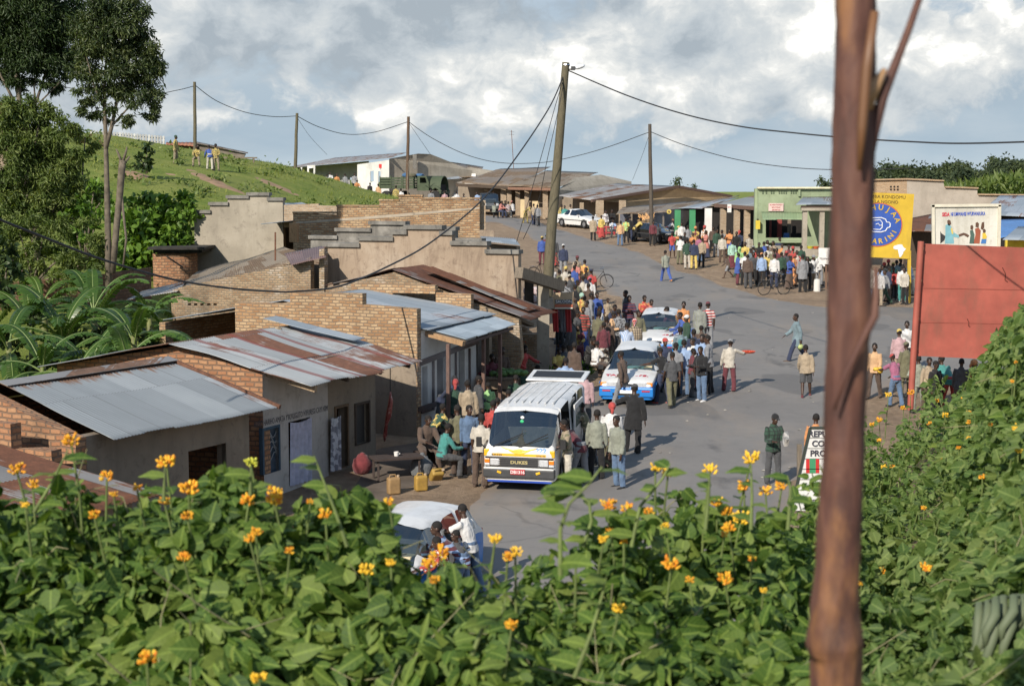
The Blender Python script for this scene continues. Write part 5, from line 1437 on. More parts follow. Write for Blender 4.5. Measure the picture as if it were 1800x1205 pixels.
wall_pts(A_, B_, -7, -2.3, -2.3, .25, PL_TAN, h5)
C_ = F5.w(.29, st[-1][0] - .02, 0); D_ = F5.w(3.19, st2[-1][0], 0)
wall_pts(C_, D_, -7, -2.6, -2.6, -.25, PL_TAN, h5)
E_ = F5.w(.29, 3.4, 0)
sheet('roof', A_ + V((0, 0, -2.75)), B_ + V((0, 0, -2.75)), F5.w(.29, 3.3, -2.05), F5.w(3.19, 4.3, -2.05), COR_RUST, h5)
sheet('roof', C_ + V((0, 0, -2.75)), D_ + V((0, 0, -2.75)), F5.w(.29, 3.3, -2.05), F5.w(3.19, 4.3, -2.05), COR_RUST, h5)
sheet('awning', at(852, 424, 53), at(914, 431, 52), at(843, 415, 56), at(905, 419, 55), COR_BLUE, h5)
wall_pts(at(848, 440, 54), at(908, 440, 53), -7, at(848, 428, 54).z, at(908, 433, 53).z, .2, PL_TAN, h5)
MB().beam(at(843, 411, 56.5), at(868, 411, 56.5), .2, .28).build('parapet', PL_TAN, h5)
# --- street side porch of the plaster house: beam, concrete post, shop posts
pb = at(955, 650, 49.3)
po = thing('porch', 'square concrete post carrying a heavy weathered timber beam in front of the plaster house', 'porch', pb)
mb = MB()
tp = at(955, 500, 49.3)
mb.prism([[V((pb.x - .2, pb.y - .18, pb.z - .3)), V((pb.x + .19, pb.y - .18, pb.z - .3)), V((tp.x + .19, pb.y - .18, tp.z)), V((tp.x - .21, pb.y - .18, tp.z))]], (0, .36, 0))
mb.build('post', PL_GREY, po)
MB().beam(at(912, 479, 47.6), at(986, 503, 49.6), .3, .34).build('beam', GREYW, po)
sheet('roof_sheet', at(916, 478, 48.6), at(937, 486, 49), at(905, 468, 51), at(926, 474, 51.5), COR_BLUE, po)
MB().beam(at(930, 545, 49.6), at(930, 486, 49.6), .32, .3).build('post', wood('dark_post', (.075, .065, .055)), po)
MB().beam(at(899, 556, 47.0), at(932, 571, 47.8), .3, .1).build('eave_board', GREYW, po)
# --- orange brick house behind
F6 = Fr(at(843, 425, 58), 8)
h6 = thing('house', 'long orange brick house with stepped parapets behind the tall plaster gable', 'house', (-5, 60, -6))
t6 = tr_u(F6, 0, [(843, 352), (742, 349), (742, 346), (701, 345), (701, 354), (667, 353), (667, 365), (592, 362), (592, 378), (515, 373)])
wall_u(F6, 0, [(0, -6.5)] + t6 + [(t6[-1][0], -6.5)], [], .26, BRICK_OR, h6)
wall_u(F6, .0 - .006, tr_u(F6, 0, [(843, 364), (843, 367), (700, 381), (600, 388), (520, 393), (520, 390), (600, 384), (700, 376)]), [], .02, plaster('mortar_band', (.42, .36, .28)), h6, 'mortar_band')
coping(F6, -.01, t6, BRICK_OR, h6, .07, .02, .3)
wall_pts(at(842, 425, 58.27), at(822, 425, 66), -6.5, t6[0][1], t6[0][1] - .2, -.25, BRICK_PALE, h6)
wall_v(F6, t6[-1][0] - .25, [(.265, -6.5), (7, -6.5), (7, -1.4), (.265, -1.4)], [], .25, BRICK_OR, h6)
sheet('roof', F6.w(.27, .3, -1.6), F6.w(7, 1.5, -1.6), F6.w(.27, 3.6, -1.1), F6.w(7, 4.2, -1.1), COR_RUST, h6)
sheet('roof', F6.w(.27, 8.6, -1.62), F6.w(7, 8.6, -1.62), F6.w(.27, 3.6, -1.1), F6.w(7, 3.6, -1.1), COR_BLUE, h6)
wall_u(F6, 2.2, tr_u(F6, 2.2, [(592, 400), (592, 362), (560, 361), (560, 358), (499, 360), (499, 400)]), [], .2, BRICK_PALE, h6, 'back_wall')
MB().beam(at(517, 425, 57.6), at(517, 392, 57.6), .5, .3).build('timber_gable', wood('raw_timber', (.33, .2, .1)), h6)
# --- plaster gable on the left
F7 = Fr(at(497, 470, 61.5), 8)
h7 = thing('house', 'grey plastered house with a stepped gable at the foot of the grassy hill', 'house', (-11, 63, -5))
t7 = tr_u(F7, 0, [(497, 353), (472, 353), (472, 344), (436, 344), (436, 349), (400, 349), (400, 361), (369, 361), (369, 375), (341, 375)])
wall_u(F7, 0, [(t7[0][0], -5.5)] + t7 + [(t7[-1][0], -5.5)], [], .3, PL_GREY, h7)
coping(F7, -.04, t7, PL_CEM, h7, .13, .05, .42)
wall_v(F7, t7[-1][0] - .3, [(.3, -5.5), (6, -5.5), (6, -1.9), (.3, -1.9)], [], .25, PL_GREY, h7)
sheet('roof', F7.w(.31, t7[-1][0] + .7, -2.0), F7.w(6.5, t7[-1][0] + .7, -2.0), F7.w(.31, 1.0, -.9), F7.w(6.5, 1.0, -.9), COR_BLUE, h7)
sheet('roof', F7.w(.31, -2.2, -1.9), F7.w(6.5, -2.2, -1.9), F7.w(.31, 1.0, -.9), F7.w(6.5, 1.0, -.9), COR_BLUE, h7)
wall_u(F7, 6.0, [(-1.8, -5.5), (t7[-1][0], -5.5), (t7[-1][0], -2), (1, -1.05), (-1.8, -2)], [], .3, PL_GREY, h7)
# --- old brick shed
h8 = thing('shed', 'old mossy brick shed with slanting wall top and low dark roofs', 'shed', (-8, 50, -6.5))
u8 = -.8
w8 = tr_u(F5, u8, [(570, 620), (570, 436), (561, 438), (561, 508), (546, 508), (546, 452), (520, 463), (430, 481), (318, 504), (300, 512), (305, 620)])
sl = [tr_u(F5, u8, [(x0, 533), (x0 + 6, 533), (x0 + 6, 536.5), (x0, 536.5)]) for x0 in (330, 341, 352, 364, 375)]
hole = tr_u(F5, u8, [(395, 563), (411, 560), (411, 582), (398, 583)])
wall_u(F5, u8, w8, sl + [hole], .25, BRICK_OLD, h8)
def psheet(name, pts, mat, parent, **k): return sheet(name, *[at(*p) for p in pts], mat, parent, **k)
psheet('roof', [(305, 513, 51.4), (560, 452, 50), (345, 478, 57), (500, 434, 56)], COR_OLD, h8, sag=.08)
psheet('roof', [(512, 466, 49.3), (572, 452, 49.0), (500, 446, 52), (575, 430, 51.5)], corr('maroon_roof', (.2, .13, .12), .5, rustcol=(.14, .06, .05), seed=4., light=(.25, .17, .15)), h8)
psheet('roof', [(222, 527, 51.5), (312, 512, 51), (250, 512, 54), (330, 493, 53.5)], COR_FADE, h8)
wall_v(F5, w8[-1][0] - .1, [(u8 + .26, -7), (6, -7), (6, -4.2), (u8 + .26, -4.2)], [], .2, BRICK_OLD, h8)
MB().beam(at(484, 458, 52), at(484, 408, 52), .05, .05, up=(0, 1, 0)).build('pole', RUSTM, h8)
# --- small round-cornered brick outhouse
oh = at(300, 492, 60)
h9 = thing('outhouse', 'small stacked brick outhouse under a flat dark roof beside the grey gable', 'outhouse', (oh.x, oh.y, -5.3))
mb = MB()
n_ = 20; r_ = .85
vs = []
pr = [(-r_ * 1.0 + .1 + .1 * math.sin(i), 0) for i in range(2)]
ring = []
for i in range(24):
 a = 2 * math.pi * i / 24; c_, s_ = math.cos(a), math.sin(a)
 ring.append((oh.x + .82 * math.copysign(abs(c_) ** .6, c_), oh.y + .9 + .85 * math.copysign(abs(s_) ** .6, s_)))
zt_ = at(300, 446, 60).z
for zz in (-5.6, zt_): vs += [(x, y, zz) for x, y in ring]
mb.add(vs, [(i, (i + 1) % 24, 24 + (i + 1) % 24, 24 + i) for i in range(24)])
mb.build('wall', BRICK_RED, h9)
MB().box((oh.x + .3, oh.y + .9, zt_ + .22), (2.2, 2.4, .1)).box((oh.x + .3, oh.y + .9, zt_ + .1), (1.9, 1.9, .12)).build('roof', paint('dark_roof', (.03, .028, .025), .9, .4, 3.), h9)
MB().beam(at(292, 450, 59.4), at(322, 470, 59.0), .05, .05).build('pole', DARKW, h9)
wl = thing('garden_wall', 'crumbling red earth wall behind the banana plants', 'wall', at(150, 510, 55))
mb = MB()
pr_ = [at(-30, 500, 53), at(60, 492, 54), at(140, 490, 55), at(200, 478, 56), at(262, 470, 58)]
for a, b_ in zip(pr_, pr_[1:]):
 mb.prism([[a, b_, V((b_.x, b_.y, b_.z - 1.6)), V((a.x, a.y, a.z - 1.6))]], (0, .3, 0))
mb.build('wall', brick('earth_wall', ((.2, .1, .06), (.27, .14, .085), (.3, .18, .11)), mortar=(.14, .09, .06), bh=.12, dirt=.6), wl)
# ---------------------------------------------------------------- far side of the street
def poly_wall(pts, thick, mat, parent, name='wall', holes=()):
 """wall traced as points with their real distance, thickened away from the viewer"""
 lp = [at(*p) for p in pts]
 d = V((0, thick, 0))
 return MB().prism([lp] + [[at(*p) for p in h] for h in holes], d).build(name, mat, parent)
def column(x0, x1, yt, yb, Y, mat, parent, dep=.35, name='pillar'):
 a, b_, t = at(x0, yb, Y), at(x1, yb, Y), at(x0, yt, Y)
 w_ = b_.x - a.x
 return MB().box(((a.x + b_.x) / 2, a.y + dep / 2, (t.z + gz(a.x, a.y) - .2) / 2), (w_, dep, t.z - gz(a.x, a.y) + .2)).build(name, mat, parent)
YS[0] = 1.08
# long white building
b1 = thing('white_building', 'long white building with deep shaded veranda and pale roof at the road end', 'building', at(600, 350, 128))
WH = plaster('bright_white', (.70, .69, .66), (.35, .3, .25), .2)
poly_wall([(497, 345, 150), (497, 296, 150), (648, 283, 134), (648, 350, 134)], .3, plaster('shaded_grey', (.35, .35, .36), amt=.3), b1, holes=[[(615, 335, 137.5), (615, 312, 137.5), (622, 312, 136.8), (622, 335, 136.8)]])  # white wall greyed: the shade under the veranda roof is in the colour
poly_wall([(628, 355, 131), (628, 289, 131), (672, 283, 127), (684, 281, 126), (684, 372, 126), (628, 372, 131)], .3, WH, b1, holes=[[(651, 320, 129), (651, 301, 129), (657, 300, 128.5), (657, 319, 128.5)], [(665, 330, 127.7), (665, 301, 127.7), (669, 301, 127.3), (669, 330, 127.3)]])
sheet('roof', at(489, 297, 147), at(688, 277, 125.5), at(590, 277, 160), at(715, 268, 140), COR_FADE, b1, rows=6)
poly_wall([(684, 330, 126.3), (684, 279, 126.3), (735, 270, 128), (757, 271, 129), (800, 288, 131), (830, 300, 132), (830, 340, 132), (684, 372, 126.3)], .3, PL_GREY, b1, 'gable_wall')
MB().beam(at(729, 297, 127.5), at(729, 272, 127.5), .35, .2, up=(0, 1, 0)).build('wall_pier', PL_CEM, b1)
poly_wall([(540, 312, 139), (540, 291, 139), (554, 290, 138), (554, 312, 138)], .2, WH, b1, 'minibus_panel', holes=[[(543, 309, 138.7), (543, 296, 138.7), (551, 295, 138.3), (551, 309, 138.3)]])  # white framed panel standing in for a far white minibus
MB().box(at(669, 292, 127.2), (.3, .06, .35)).build('red_sign', paint('red_paint', (.55, .03, .03)), b1)
mb = MB()
for x_ in (507, 518, 530): mb.beam(at(x_, 330, 142), at(x_, 294, 142), .14, .14, up=(0, 1, 0)).build('veranda_post', WH, b1); mb = MB()
# brown roofed building behind the truck
b2 = thing('shop_row', 'shops under a low brown roof behind the green army truck', 'building', at(760, 340, 133))
sheet('roof', at(695, 308, 130), at(838, 312, 131), at(770, 281, 140), at(850, 293, 141), COR_BROWN, b2, rows=6)
poly_wall([(760, 345, 131.5), (760, 310, 131.5), (806, 305, 132), (836, 305, 132), (836, 370, 128), (760, 370, 128)], .3, WH, b2)
poly_wall([(790, 312, 131), (800, 300, 132), (826, 294, 133), (868, 300, 134), (890, 310, 134), (890, 325, 133), (790, 325, 131)], .3, PL_GREY, b2, 'gable_wall')
sheet('awning', at(760, 318, 128.5), at(812, 313, 129), at(768, 313, 130.5), at(805, 309, 131), COR_BLUE, b2, rows=4)
YS[0] = 1.045
# arcade with brick pillars
b3 = thing('arcade', 'arcade of shops with pale brick pillars under broad brown mossy roofs', 'building', at(900, 378, 126))
sheet('roof', at(802, 321, 126), at(900, 328, 124.5), at(880, 296, 136), at(968, 293, 134), COR_BROWN, b3, rows=8, sag=.05)
sheet('roof', at(892, 327, 124), at(980, 330, 121.5), at(962, 299, 133), at(1052, 303, 131), COR_OLD, b3, rows=8, sag=.05)
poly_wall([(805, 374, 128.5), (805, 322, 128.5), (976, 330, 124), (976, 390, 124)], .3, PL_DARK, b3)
MB().beam(at(802, 325, 126), at(897, 330, 124.3), .25, .25).build('fascia', DARKW, b3)
MB().beam(at(894, 331, 123.8), at(981, 333, 121.3), .25, .22).build('fascia', wood('red_fascia', (.22, .12, .08)), b3)
poly_wall([(981, 333, 121.6), (1010, 312, 126), (1056, 307, 131), (1110, 319, 134), (1110, 345, 132), (981, 372, 121.6)], .3, PL_GREY, b3, 'gable_wall')
for x0, x1, yt, yb, Y in ((851, 861, 327, 376, 126), (880, 890, 328, 378, 125.2), (891, 899, 328, 379, 124.9), (906, 914, 330, 380, 124.4), (922, 930, 332, 381, 123.8), (954, 963, 335, 385, 122.4)):
 column(x0, x1, yt, yb, Y, BRICK_PALE, b3)
for x0, x1, yt, yb, Y in ((914, 921, 349, 381, 127), (934, 945, 352, 383, 126), (962, 970, 356, 384, 124.5)):
 a_, c_ = at(x0, yt, Y), at(x1, yb, Y)
 MB().box(((a_.x + c_.x) / 2, Y - .1, (a_.z + c_.z) / 2), (c_.x - a_.x, .1, a_.z - c_.z)).build('door', paint('cream_door', (.62, .48, .27)), b3)
b4 = thing('gabled_shop', 'gabled shop with a tan end wall and dark brown fascia behind the white saloon', 'building', at(1060, 388, 118))
sheet('roof', at(978, 344, 119.5), at(1041, 352, 116.5), at(1085, 322, 128), at(1193, 327, 124), COR_FADE, b4, rows=8, sag=.04)
poly_wall([(1041, 353, 117), (1060, 349, 118), (1192, 329, 124), (1283, 346, 129), (1283, 385, 128), (1092, 375, 119), (1092, 356, 119.2)], .3, plaster('ochre_plaster', (.36, .26, .15), (.15, .1, .06), .4), b4, 'gable_wall')
MB().beam(at(1040, 353, 116.4), at(1193, 328, 123.5), .2, .2).build('fascia', wood('brown_fascia', (.13, .08, .06)), b4)
MB().beam(at(1192, 328, 123.5), at(1286, 345, 128), .2, .2).build('fascia', wood('brown_fascia', (.13, .08, .06)), b4)
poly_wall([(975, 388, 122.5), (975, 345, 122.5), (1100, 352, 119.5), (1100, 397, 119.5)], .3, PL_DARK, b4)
for x0, x1, yt, yb, Y in ((1019, 1026, 356, 392, 117.5), (1047, 1061, 352, 396, 116.6), (1088, 1100, 352, 398, 117.3)):
 column(x0, x1, yt, yb, Y, BRICK_PALE, b4)
b5 = thing('market_shelter', 'low dark shelter roof on rough posts behind the black car', 'shelter', at(1150, 400, 112))
sheet('roof', at(1082, 377, 111), at(1195, 372, 109), at(1095, 364, 117), at(1235, 352, 115), COR_OLD, b5, rows=5, sag=.08)
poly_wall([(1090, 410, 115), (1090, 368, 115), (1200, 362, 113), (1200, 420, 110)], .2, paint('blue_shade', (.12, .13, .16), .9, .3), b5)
for x_, yt in ((1110, 376), (1138, 375), (1166, 374)):
 MB().beam(at(x_, 430, 110), at(x_, yt, 110), .13, .13, up=(0, 1, 0)).build('post', GREYW, b5)
YS[0] = 1.0
b6 = thing('shop_row', 'shops with green and white pillars and grey iron roofs left of the green building', 'building', at(1260, 420, 97))
sheet('roof', at(1192, 366, 104), at(1232, 366, 101), at(1262, 352, 107), at(1300, 347, 106), COR_BLUE, b6, rows=5)
sheet('roof', at(1258, 359, 96.5), at(1329, 364, 92), at(1335, 342, 99), at(1412, 346, 94), COR_GREY, b6, rows=6)
sheet('roof', at(1180, 372, 108), at(1260, 358, 102), at(1215, 358, 115), at(1300, 343, 110), COR_OLD, b6, rows=5)
MB().beam(at(1258, 361, 96.4), at(1328, 366, 92), .2, .22).build('fascia', wood('brown_fascia', (.13, .08, .06)), b6)
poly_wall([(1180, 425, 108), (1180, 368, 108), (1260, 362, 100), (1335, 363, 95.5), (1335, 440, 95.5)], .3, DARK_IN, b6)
GREENP = paint('green_paint', (.05, .25, .11), .6)
for x0, x1, yt, yb, Y, mt in ((1186, 1196, 369, 420, 104, GREENP), (1212, 1222, 369, 422, 102, GREENP), (1239, 1251, 366, 424, 99, WH), (1266, 1276, 367, 430, 95.5, BRICK_PALE), (1290, 1300, 369, 434, 94, BRICK_PALE), (1308, 1318, 369, 438, 93, BRICK_PALE)):
 column(x0, x1, yt, yb, Y, mt, b6)
sg_ = thing('shop_sign', 'small white sign board hanging from the brown fascia of the shops', 'sign', at(1282, 367, 94.5))
MB().box(at(1282, 366, 94), (.24, .05, .5)).build('board', paint('white_paint', (.75, .73, .7)), sg_)
textmesh('lettering', "BAR", .1, paint('red_paint', (.55, .03, .03)), frame4(at(1282, 365, 93.96), (1, 0, 0), (0, 0, 1)), sg_)
bl = thing('round_sign', 'round yellow drinks sign on the shaded shop wall', 'sign', at(1176, 373, 108.5))
rd = MX.Rotation(R(90), 3, 'X')
def disc(c, r_, mat, parent, name, th=.04, n=20):
 c = V(c); lp = [c + V((r_ * math.cos(2 * math.pi * i / n), 0, r_ * math.sin(2 * math.pi * i / n))) for i in range(n)]
 return MB().prism([lp], (0, th, 0)).build(name, mat, parent)
YEL = paint('yellow_paint', (.72, .55, .08), .5)
disc(at(1176, 372, 108), .16, YEL, bl, 'board'); disc(at(1176, 372, 107.98), .07, paint('brown_paint', (.2, .1, .03)), bl, 'emblem', .015)
# green building
gb = thing('green_building', 'pale green building with a cream parapet and a shaded shop opening', 'building', at(1400, 430, 88))
YG = 88.0
def gp(x, y, Y=YG): return (x, y, Y)
op = [gp(1346, 418), gp(1346, 380), gp(1411, 380), gp(1411, 418)]
poly_wall([gp(1333, 470), gp(1333, 331), gp(1406, 331), gp(1500, 331), gp(1500, 470)], .3, PL_GREEN, gb, holes=[op])
MB().beam(at(1331, 330, 87.95), at(1502, 330, 87.95), .4, .09).build('cream_coping', paint('cream', (.68, .62, .42)), gb)
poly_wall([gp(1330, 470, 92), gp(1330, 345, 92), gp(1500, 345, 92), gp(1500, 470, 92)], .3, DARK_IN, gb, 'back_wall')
wall_pts(at(1333, 440, 88.3), at(1331, 440, 94), -7, at(1333, 332, 88.3).z, at(1333, 332, 88.3).z, .25, PL_GREEN, gb)
MB().beam(at(1405, 331, 87.9), at(1405, 345, 87.9), .12, .08, up=(0, 1, 0)).build('pilaster', PL_GREEN, gb)
mb = MB()
for x0 in (1341, 1347, 1356, 1360, 1370, 1374, 1378, 1382, 1391, 1395, 1399):
 for y0 in (336.5, 339.5): mb.box(at(x0, y0, 87.99), (.075, .05, .06))
o_ = mb.build('vent_bricks', paint('vent_dark', (.07, .1, .06)), gb); o_['kind'] = 'stuff'
sheet('awning', at(1341, 386, 86.6), at(1411, 386, 86.6), at(1338, 372, 87.9), at(1412, 373, 87.9), corr('green_awning', (.25, .34, .2), .05, metal=0.0, light=(.33, .42, .27), seed=1.), gb, rows=4)
sg = MB().box(at(1364, 364, 87.93), (.85, .05, .45)).build('sign_board', paint('pink_white', (.66, .5, .46)), gb)
for k_, t_ in enumerate(("ALIMENTATION", "BOUTIQUE", "GENERALE")):
 textmesh('lettering', t_, .1, paint('red_ink', (.4, .05, .05)), frame4(at(1364, 361 + 4.4 * k_, 87.89), (1, 0, 0), (0, 0, 1)), gb)
for x0, x1, m_ in ((1352, 1356, wood('red_door', (.22, .06, .05))), (1366, 1374, paint('door_red', (.25, .045, .04), .7)), (1384, 1390, wood('pale_door', (.2, .16, .12)))):
 column(x0, x1, 382, 418, 91.2, m_, gb, .08, 'door')
MB().box(at(1382, 415, 88.9), (.3, .3, .35)).build('blue_bundle', fabric((.06, .16, .5)), gb)
MB().box((at(1378, 430, 88).x, 87.6, at(1378, 418, 88).z - .2), (2.2, .7, .1)).build('counter', PL_GREEN, gb)
pc = thing('green_porch', 'grey roofed porch on pale concrete posts at the green building', 'porch', at(1430, 450, 85))
sheet('roof', at(1398, 360, 84.2), at(1500, 359, 84.2), at(1412, 346, 87.9), at(1500, 345, 87.9), COR_BLUE, pc, rows=5)
MB().beam(at(1408, 367, 84.5), at(1505, 367, 84.5), .25, .2).build('beam', PL_GREY, pc)
MB().beam(at(1408, 363, 84.4), at(1505, 363, 84.4), .1, .1).build('beam', BRN, pc)
for x0 in (1410, 1440): column(x0, x0 + 8, 370, 455, 84.5, PL_GREY, pc, .25, 'post')
te = thing('terrace_wall', 'low cement terrace edge with swept earth on top before the green building', 'wall', at(1440, 450, 83.5))
MB().prism([[at(1372, 449, 83.5), at(1475, 452, 83.5), at(1475, 440, 83.5), at(1380, 436, 83.5)]], (0, 3.5, 0)).build('terrace', PL_GREY, te)
for x_, c_, n_ in ((1424, (.6, .55, .05), 'yellow'), (1434, (.6, .14, .05), 'orange')):
 P = at(x_, 437, 84.2)
 bt_ = thing('plastic_basin', 'small %s basin on the terrace of the green building' % n_, 'basin', P)
 MB().lathe([(.0, 0), (.12, 0), (.19, .12), (.2, .13), (.17, .12), (.11, .02), (0, .02)], P, 14).build('bowl', paint(n_ + '_plastic', c_, .4), bt_, smooth=40)
yj = thing('jerrycan', 'yellow jerrycan hanging on the corner of the green building', 'jerrycan', at(1332, 395, 87.8))
MB().box(at(1332, 395, 87.75), (.24, .2, .5)).build('can', paint('jerry_yellow', (.62, .48, .05), .5), yj)
MB().box(at(1332, 386, 87.75), (.09, .1, .1)).build('cap', BLACKP, yj)
# plaster building behind the billboards
b7 = thing('plaster_building', 'grey plaster building with a stepped brick-edged parapet behind the billboards', 'building', at(1650, 400, 96))
YP = 97
pp = [(1470, 318), (1594, 315), (1658, 318), (1660, 329), (1718, 331), (1718, 342), (1795, 343), (1860, 345)]
poly_wall([(1594, 440, YP)] + [(x, y, YP) for x, y in pp[1:]] + [(1860, 440, YP)], .3, plaster('beige_plaster', (.40, .35, .29), (.2, .16, .12), .4), b7)
poly_wall([(1470, 440, YP), (1470, 318, YP), (1594, 315, YP), (1594, 440, YP)], .3, brick('far_brick', ((.42, .26, .14), (.5, .33, .19), (.55, .38, .23)), mortar=(.45, .36, .26), bh=.08), b7, 'brick_wall')
mb = MB()
for (x0, y0), (x1, y1) in zip(pp, pp[1:]):
 if x1 - x0 > 8: mb.beam(at(x0, y0 - .5, YP + .1), at(x1, y1 - .5, YP + .1), .5, .09)
mb.build('coping', brick('far_brick', ((.42, .26, .14), (.5, .33, .19), (.55, .38, .23)), mortar=(.45, .36, .26), bh=.08), b7)
mb = MB()
for x0 in (1534, 1566, 1572, 1578):
 for y0 in (328, 333): mb.box(at(x0, y0, YP - .01), (.1, .05, .1))
mb.build('vent_bricks', DARK_IN, b7)['kind'] = 'stuff'
sheet('roof', at(1716, 378, 91), at(1900, 383, 91), at(1758, 343, 96.8), at(1900, 343, 96.8), COR_BLUE, b7, rows=6)
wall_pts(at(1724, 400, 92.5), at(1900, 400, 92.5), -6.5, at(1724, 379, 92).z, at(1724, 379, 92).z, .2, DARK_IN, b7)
b8 = thing('market_shack', 'shack with a rusty tin roof between the yellow billboard and the white one', 'shack', at(1620, 430, 86))
sheet('roof', at(1590, 407, 84), at(1650, 408, 84), at(1600, 383, 89), at(1660, 372, 89), COR_RUST, b8, rows=5, sag=.06)
wall_pts(at(1590, 440, 87), at(1668, 440, 87), -6.5, at(1600, 395, 87).z, at(1600, 395, 87).z, .2, DARKW, b8)
for x_ in (1594, 1640): MB().beam(at(x_, 500, 84.4), at(x_, 405, 84.4), .12, .12, up=(0, 1, 0)).build('post', DARKW, b8)
b9 = thing('blue_shack', 'shack under a blue tarpaulin and grey tin sheets at the right edge', 'shack', at(1790, 430, 84))
sheet('tarpaulin', at(1755, 419, 82), at(1880, 402, 82), at(1758, 386, 86), at(1890, 386, 86), paint('blue_tarp', (.09, .2, .42), .5), b9, amp=.004, sag=.12)
sheet('roof', at(1762, 421, 78), at(1900, 426, 78), at(1790, 398, 81), at(1900, 398, 81), COR_BLUE, b9, rows=4)
wall_pts(at(1768, 440, 79), at(1900, 440, 79), -6.5, at(1768, 418, 79).z, at(1768, 418, 79).z, .2, paint('yellow_wall', (.62, .47, .05), .8), b9)
# hill buildings
b10 = thing('hill_house', 'low brown house with a red tiled roof on top of the grassy hill', 'house', at(380, 275, 120))
sheet('roof', at(292, 254, 116), at(345, 257, 116), at(292, 250, 120), at(345, 250, 120), paint('red_tiles', (.34, .13, .07), .9, .3, 6.), b10, rows=3, amp=.02, pitch=.3)
poly_wall([(290, 275, 117), (290, 253, 117), (346, 254, 117), (346, 275, 117)], .2, PL_TAN, b10)
poly_wall([(346, 285, 117.5), (346, 252, 117.5), (432, 270, 113), (424, 285, 113)], .2, plaster('brown_plaster', (.17, .145, .12)), b10)
sheet('roof', at(344, 252, 117), at(436, 270, 112.4), at(346, 249, 121), at(436, 268, 117), COR_OLD, b10, rows=3)
fe = thing('picket_fence', 'pale picket fence along the top of the grassy hill', 'fence', at(250, 240, 118))
mb = MB()
for i in range(26):
 x_ = 160 + i * 5.1; y_ = 229 + i * .4; P = at(x_, y_, 118); Q = at(x_, y_ + 15, 118)
 mb.beam(Q, P, .15, .05, up=(0, 1, 0)).build('picket', paint('fence_white', (.36, .36, .35), .7) if i % 5 else paint('fence_pale', (.5, .5, .48), .7), fe); mb = MB()
for dy in (4, 11): MB().beam(at(158, 229 + dy, 118.1), at(290, 239.6 + dy, 118.1), .04, .08).build('rail', paint('fence_white', (.36, .36, .35), .7), fe)
be = thing('log_barrier', 'long low log bench on posts along the crest of the hill', 'bench', at(430, 285, 108))
MB().beam(at(388, 277, 107), at(452, 277.5, 107), .12, .1).build('log', GREYW, be)
for x_ in (392, 420, 446): MB().beam(at(x_, 286, 107), at(x_, 277, 107), .1, .1, up=(0, 1, 0)).build('leg', GREYW, be)
edge = thing('roof_corner', 'tiled roof corner of a house at the far left edge behind the trees', 'house', at(0, 180, 75))
sheet('roof', at(-60, 190, 74), at(18, 188, 74), at(-60, 166, 78), at(8, 180, 78), paint('red_tiles', (.34, .13, .07), .9, .3, 6.), edge, rows=3, amp=.02, pitch=.3)
wall_pts(at(-60, 200, 75), at(12, 200, 75), -2, at(0, 188, 75).z, at(0, 188, 75).z, .2, PL_TAN, edge)
for t_ in PT:
 a = list(t_); k = dict(where=a[7], H=a[8]);
 if len(a) > 9: k['shoes'] = a[9]
 if len(a) > 10: k['Y'] = a[10]
 if len(a) > 11: k['z'] = a[11]
 person(a[0], a[1], a[2], a[3], a[4], a[5], a[6], **k)
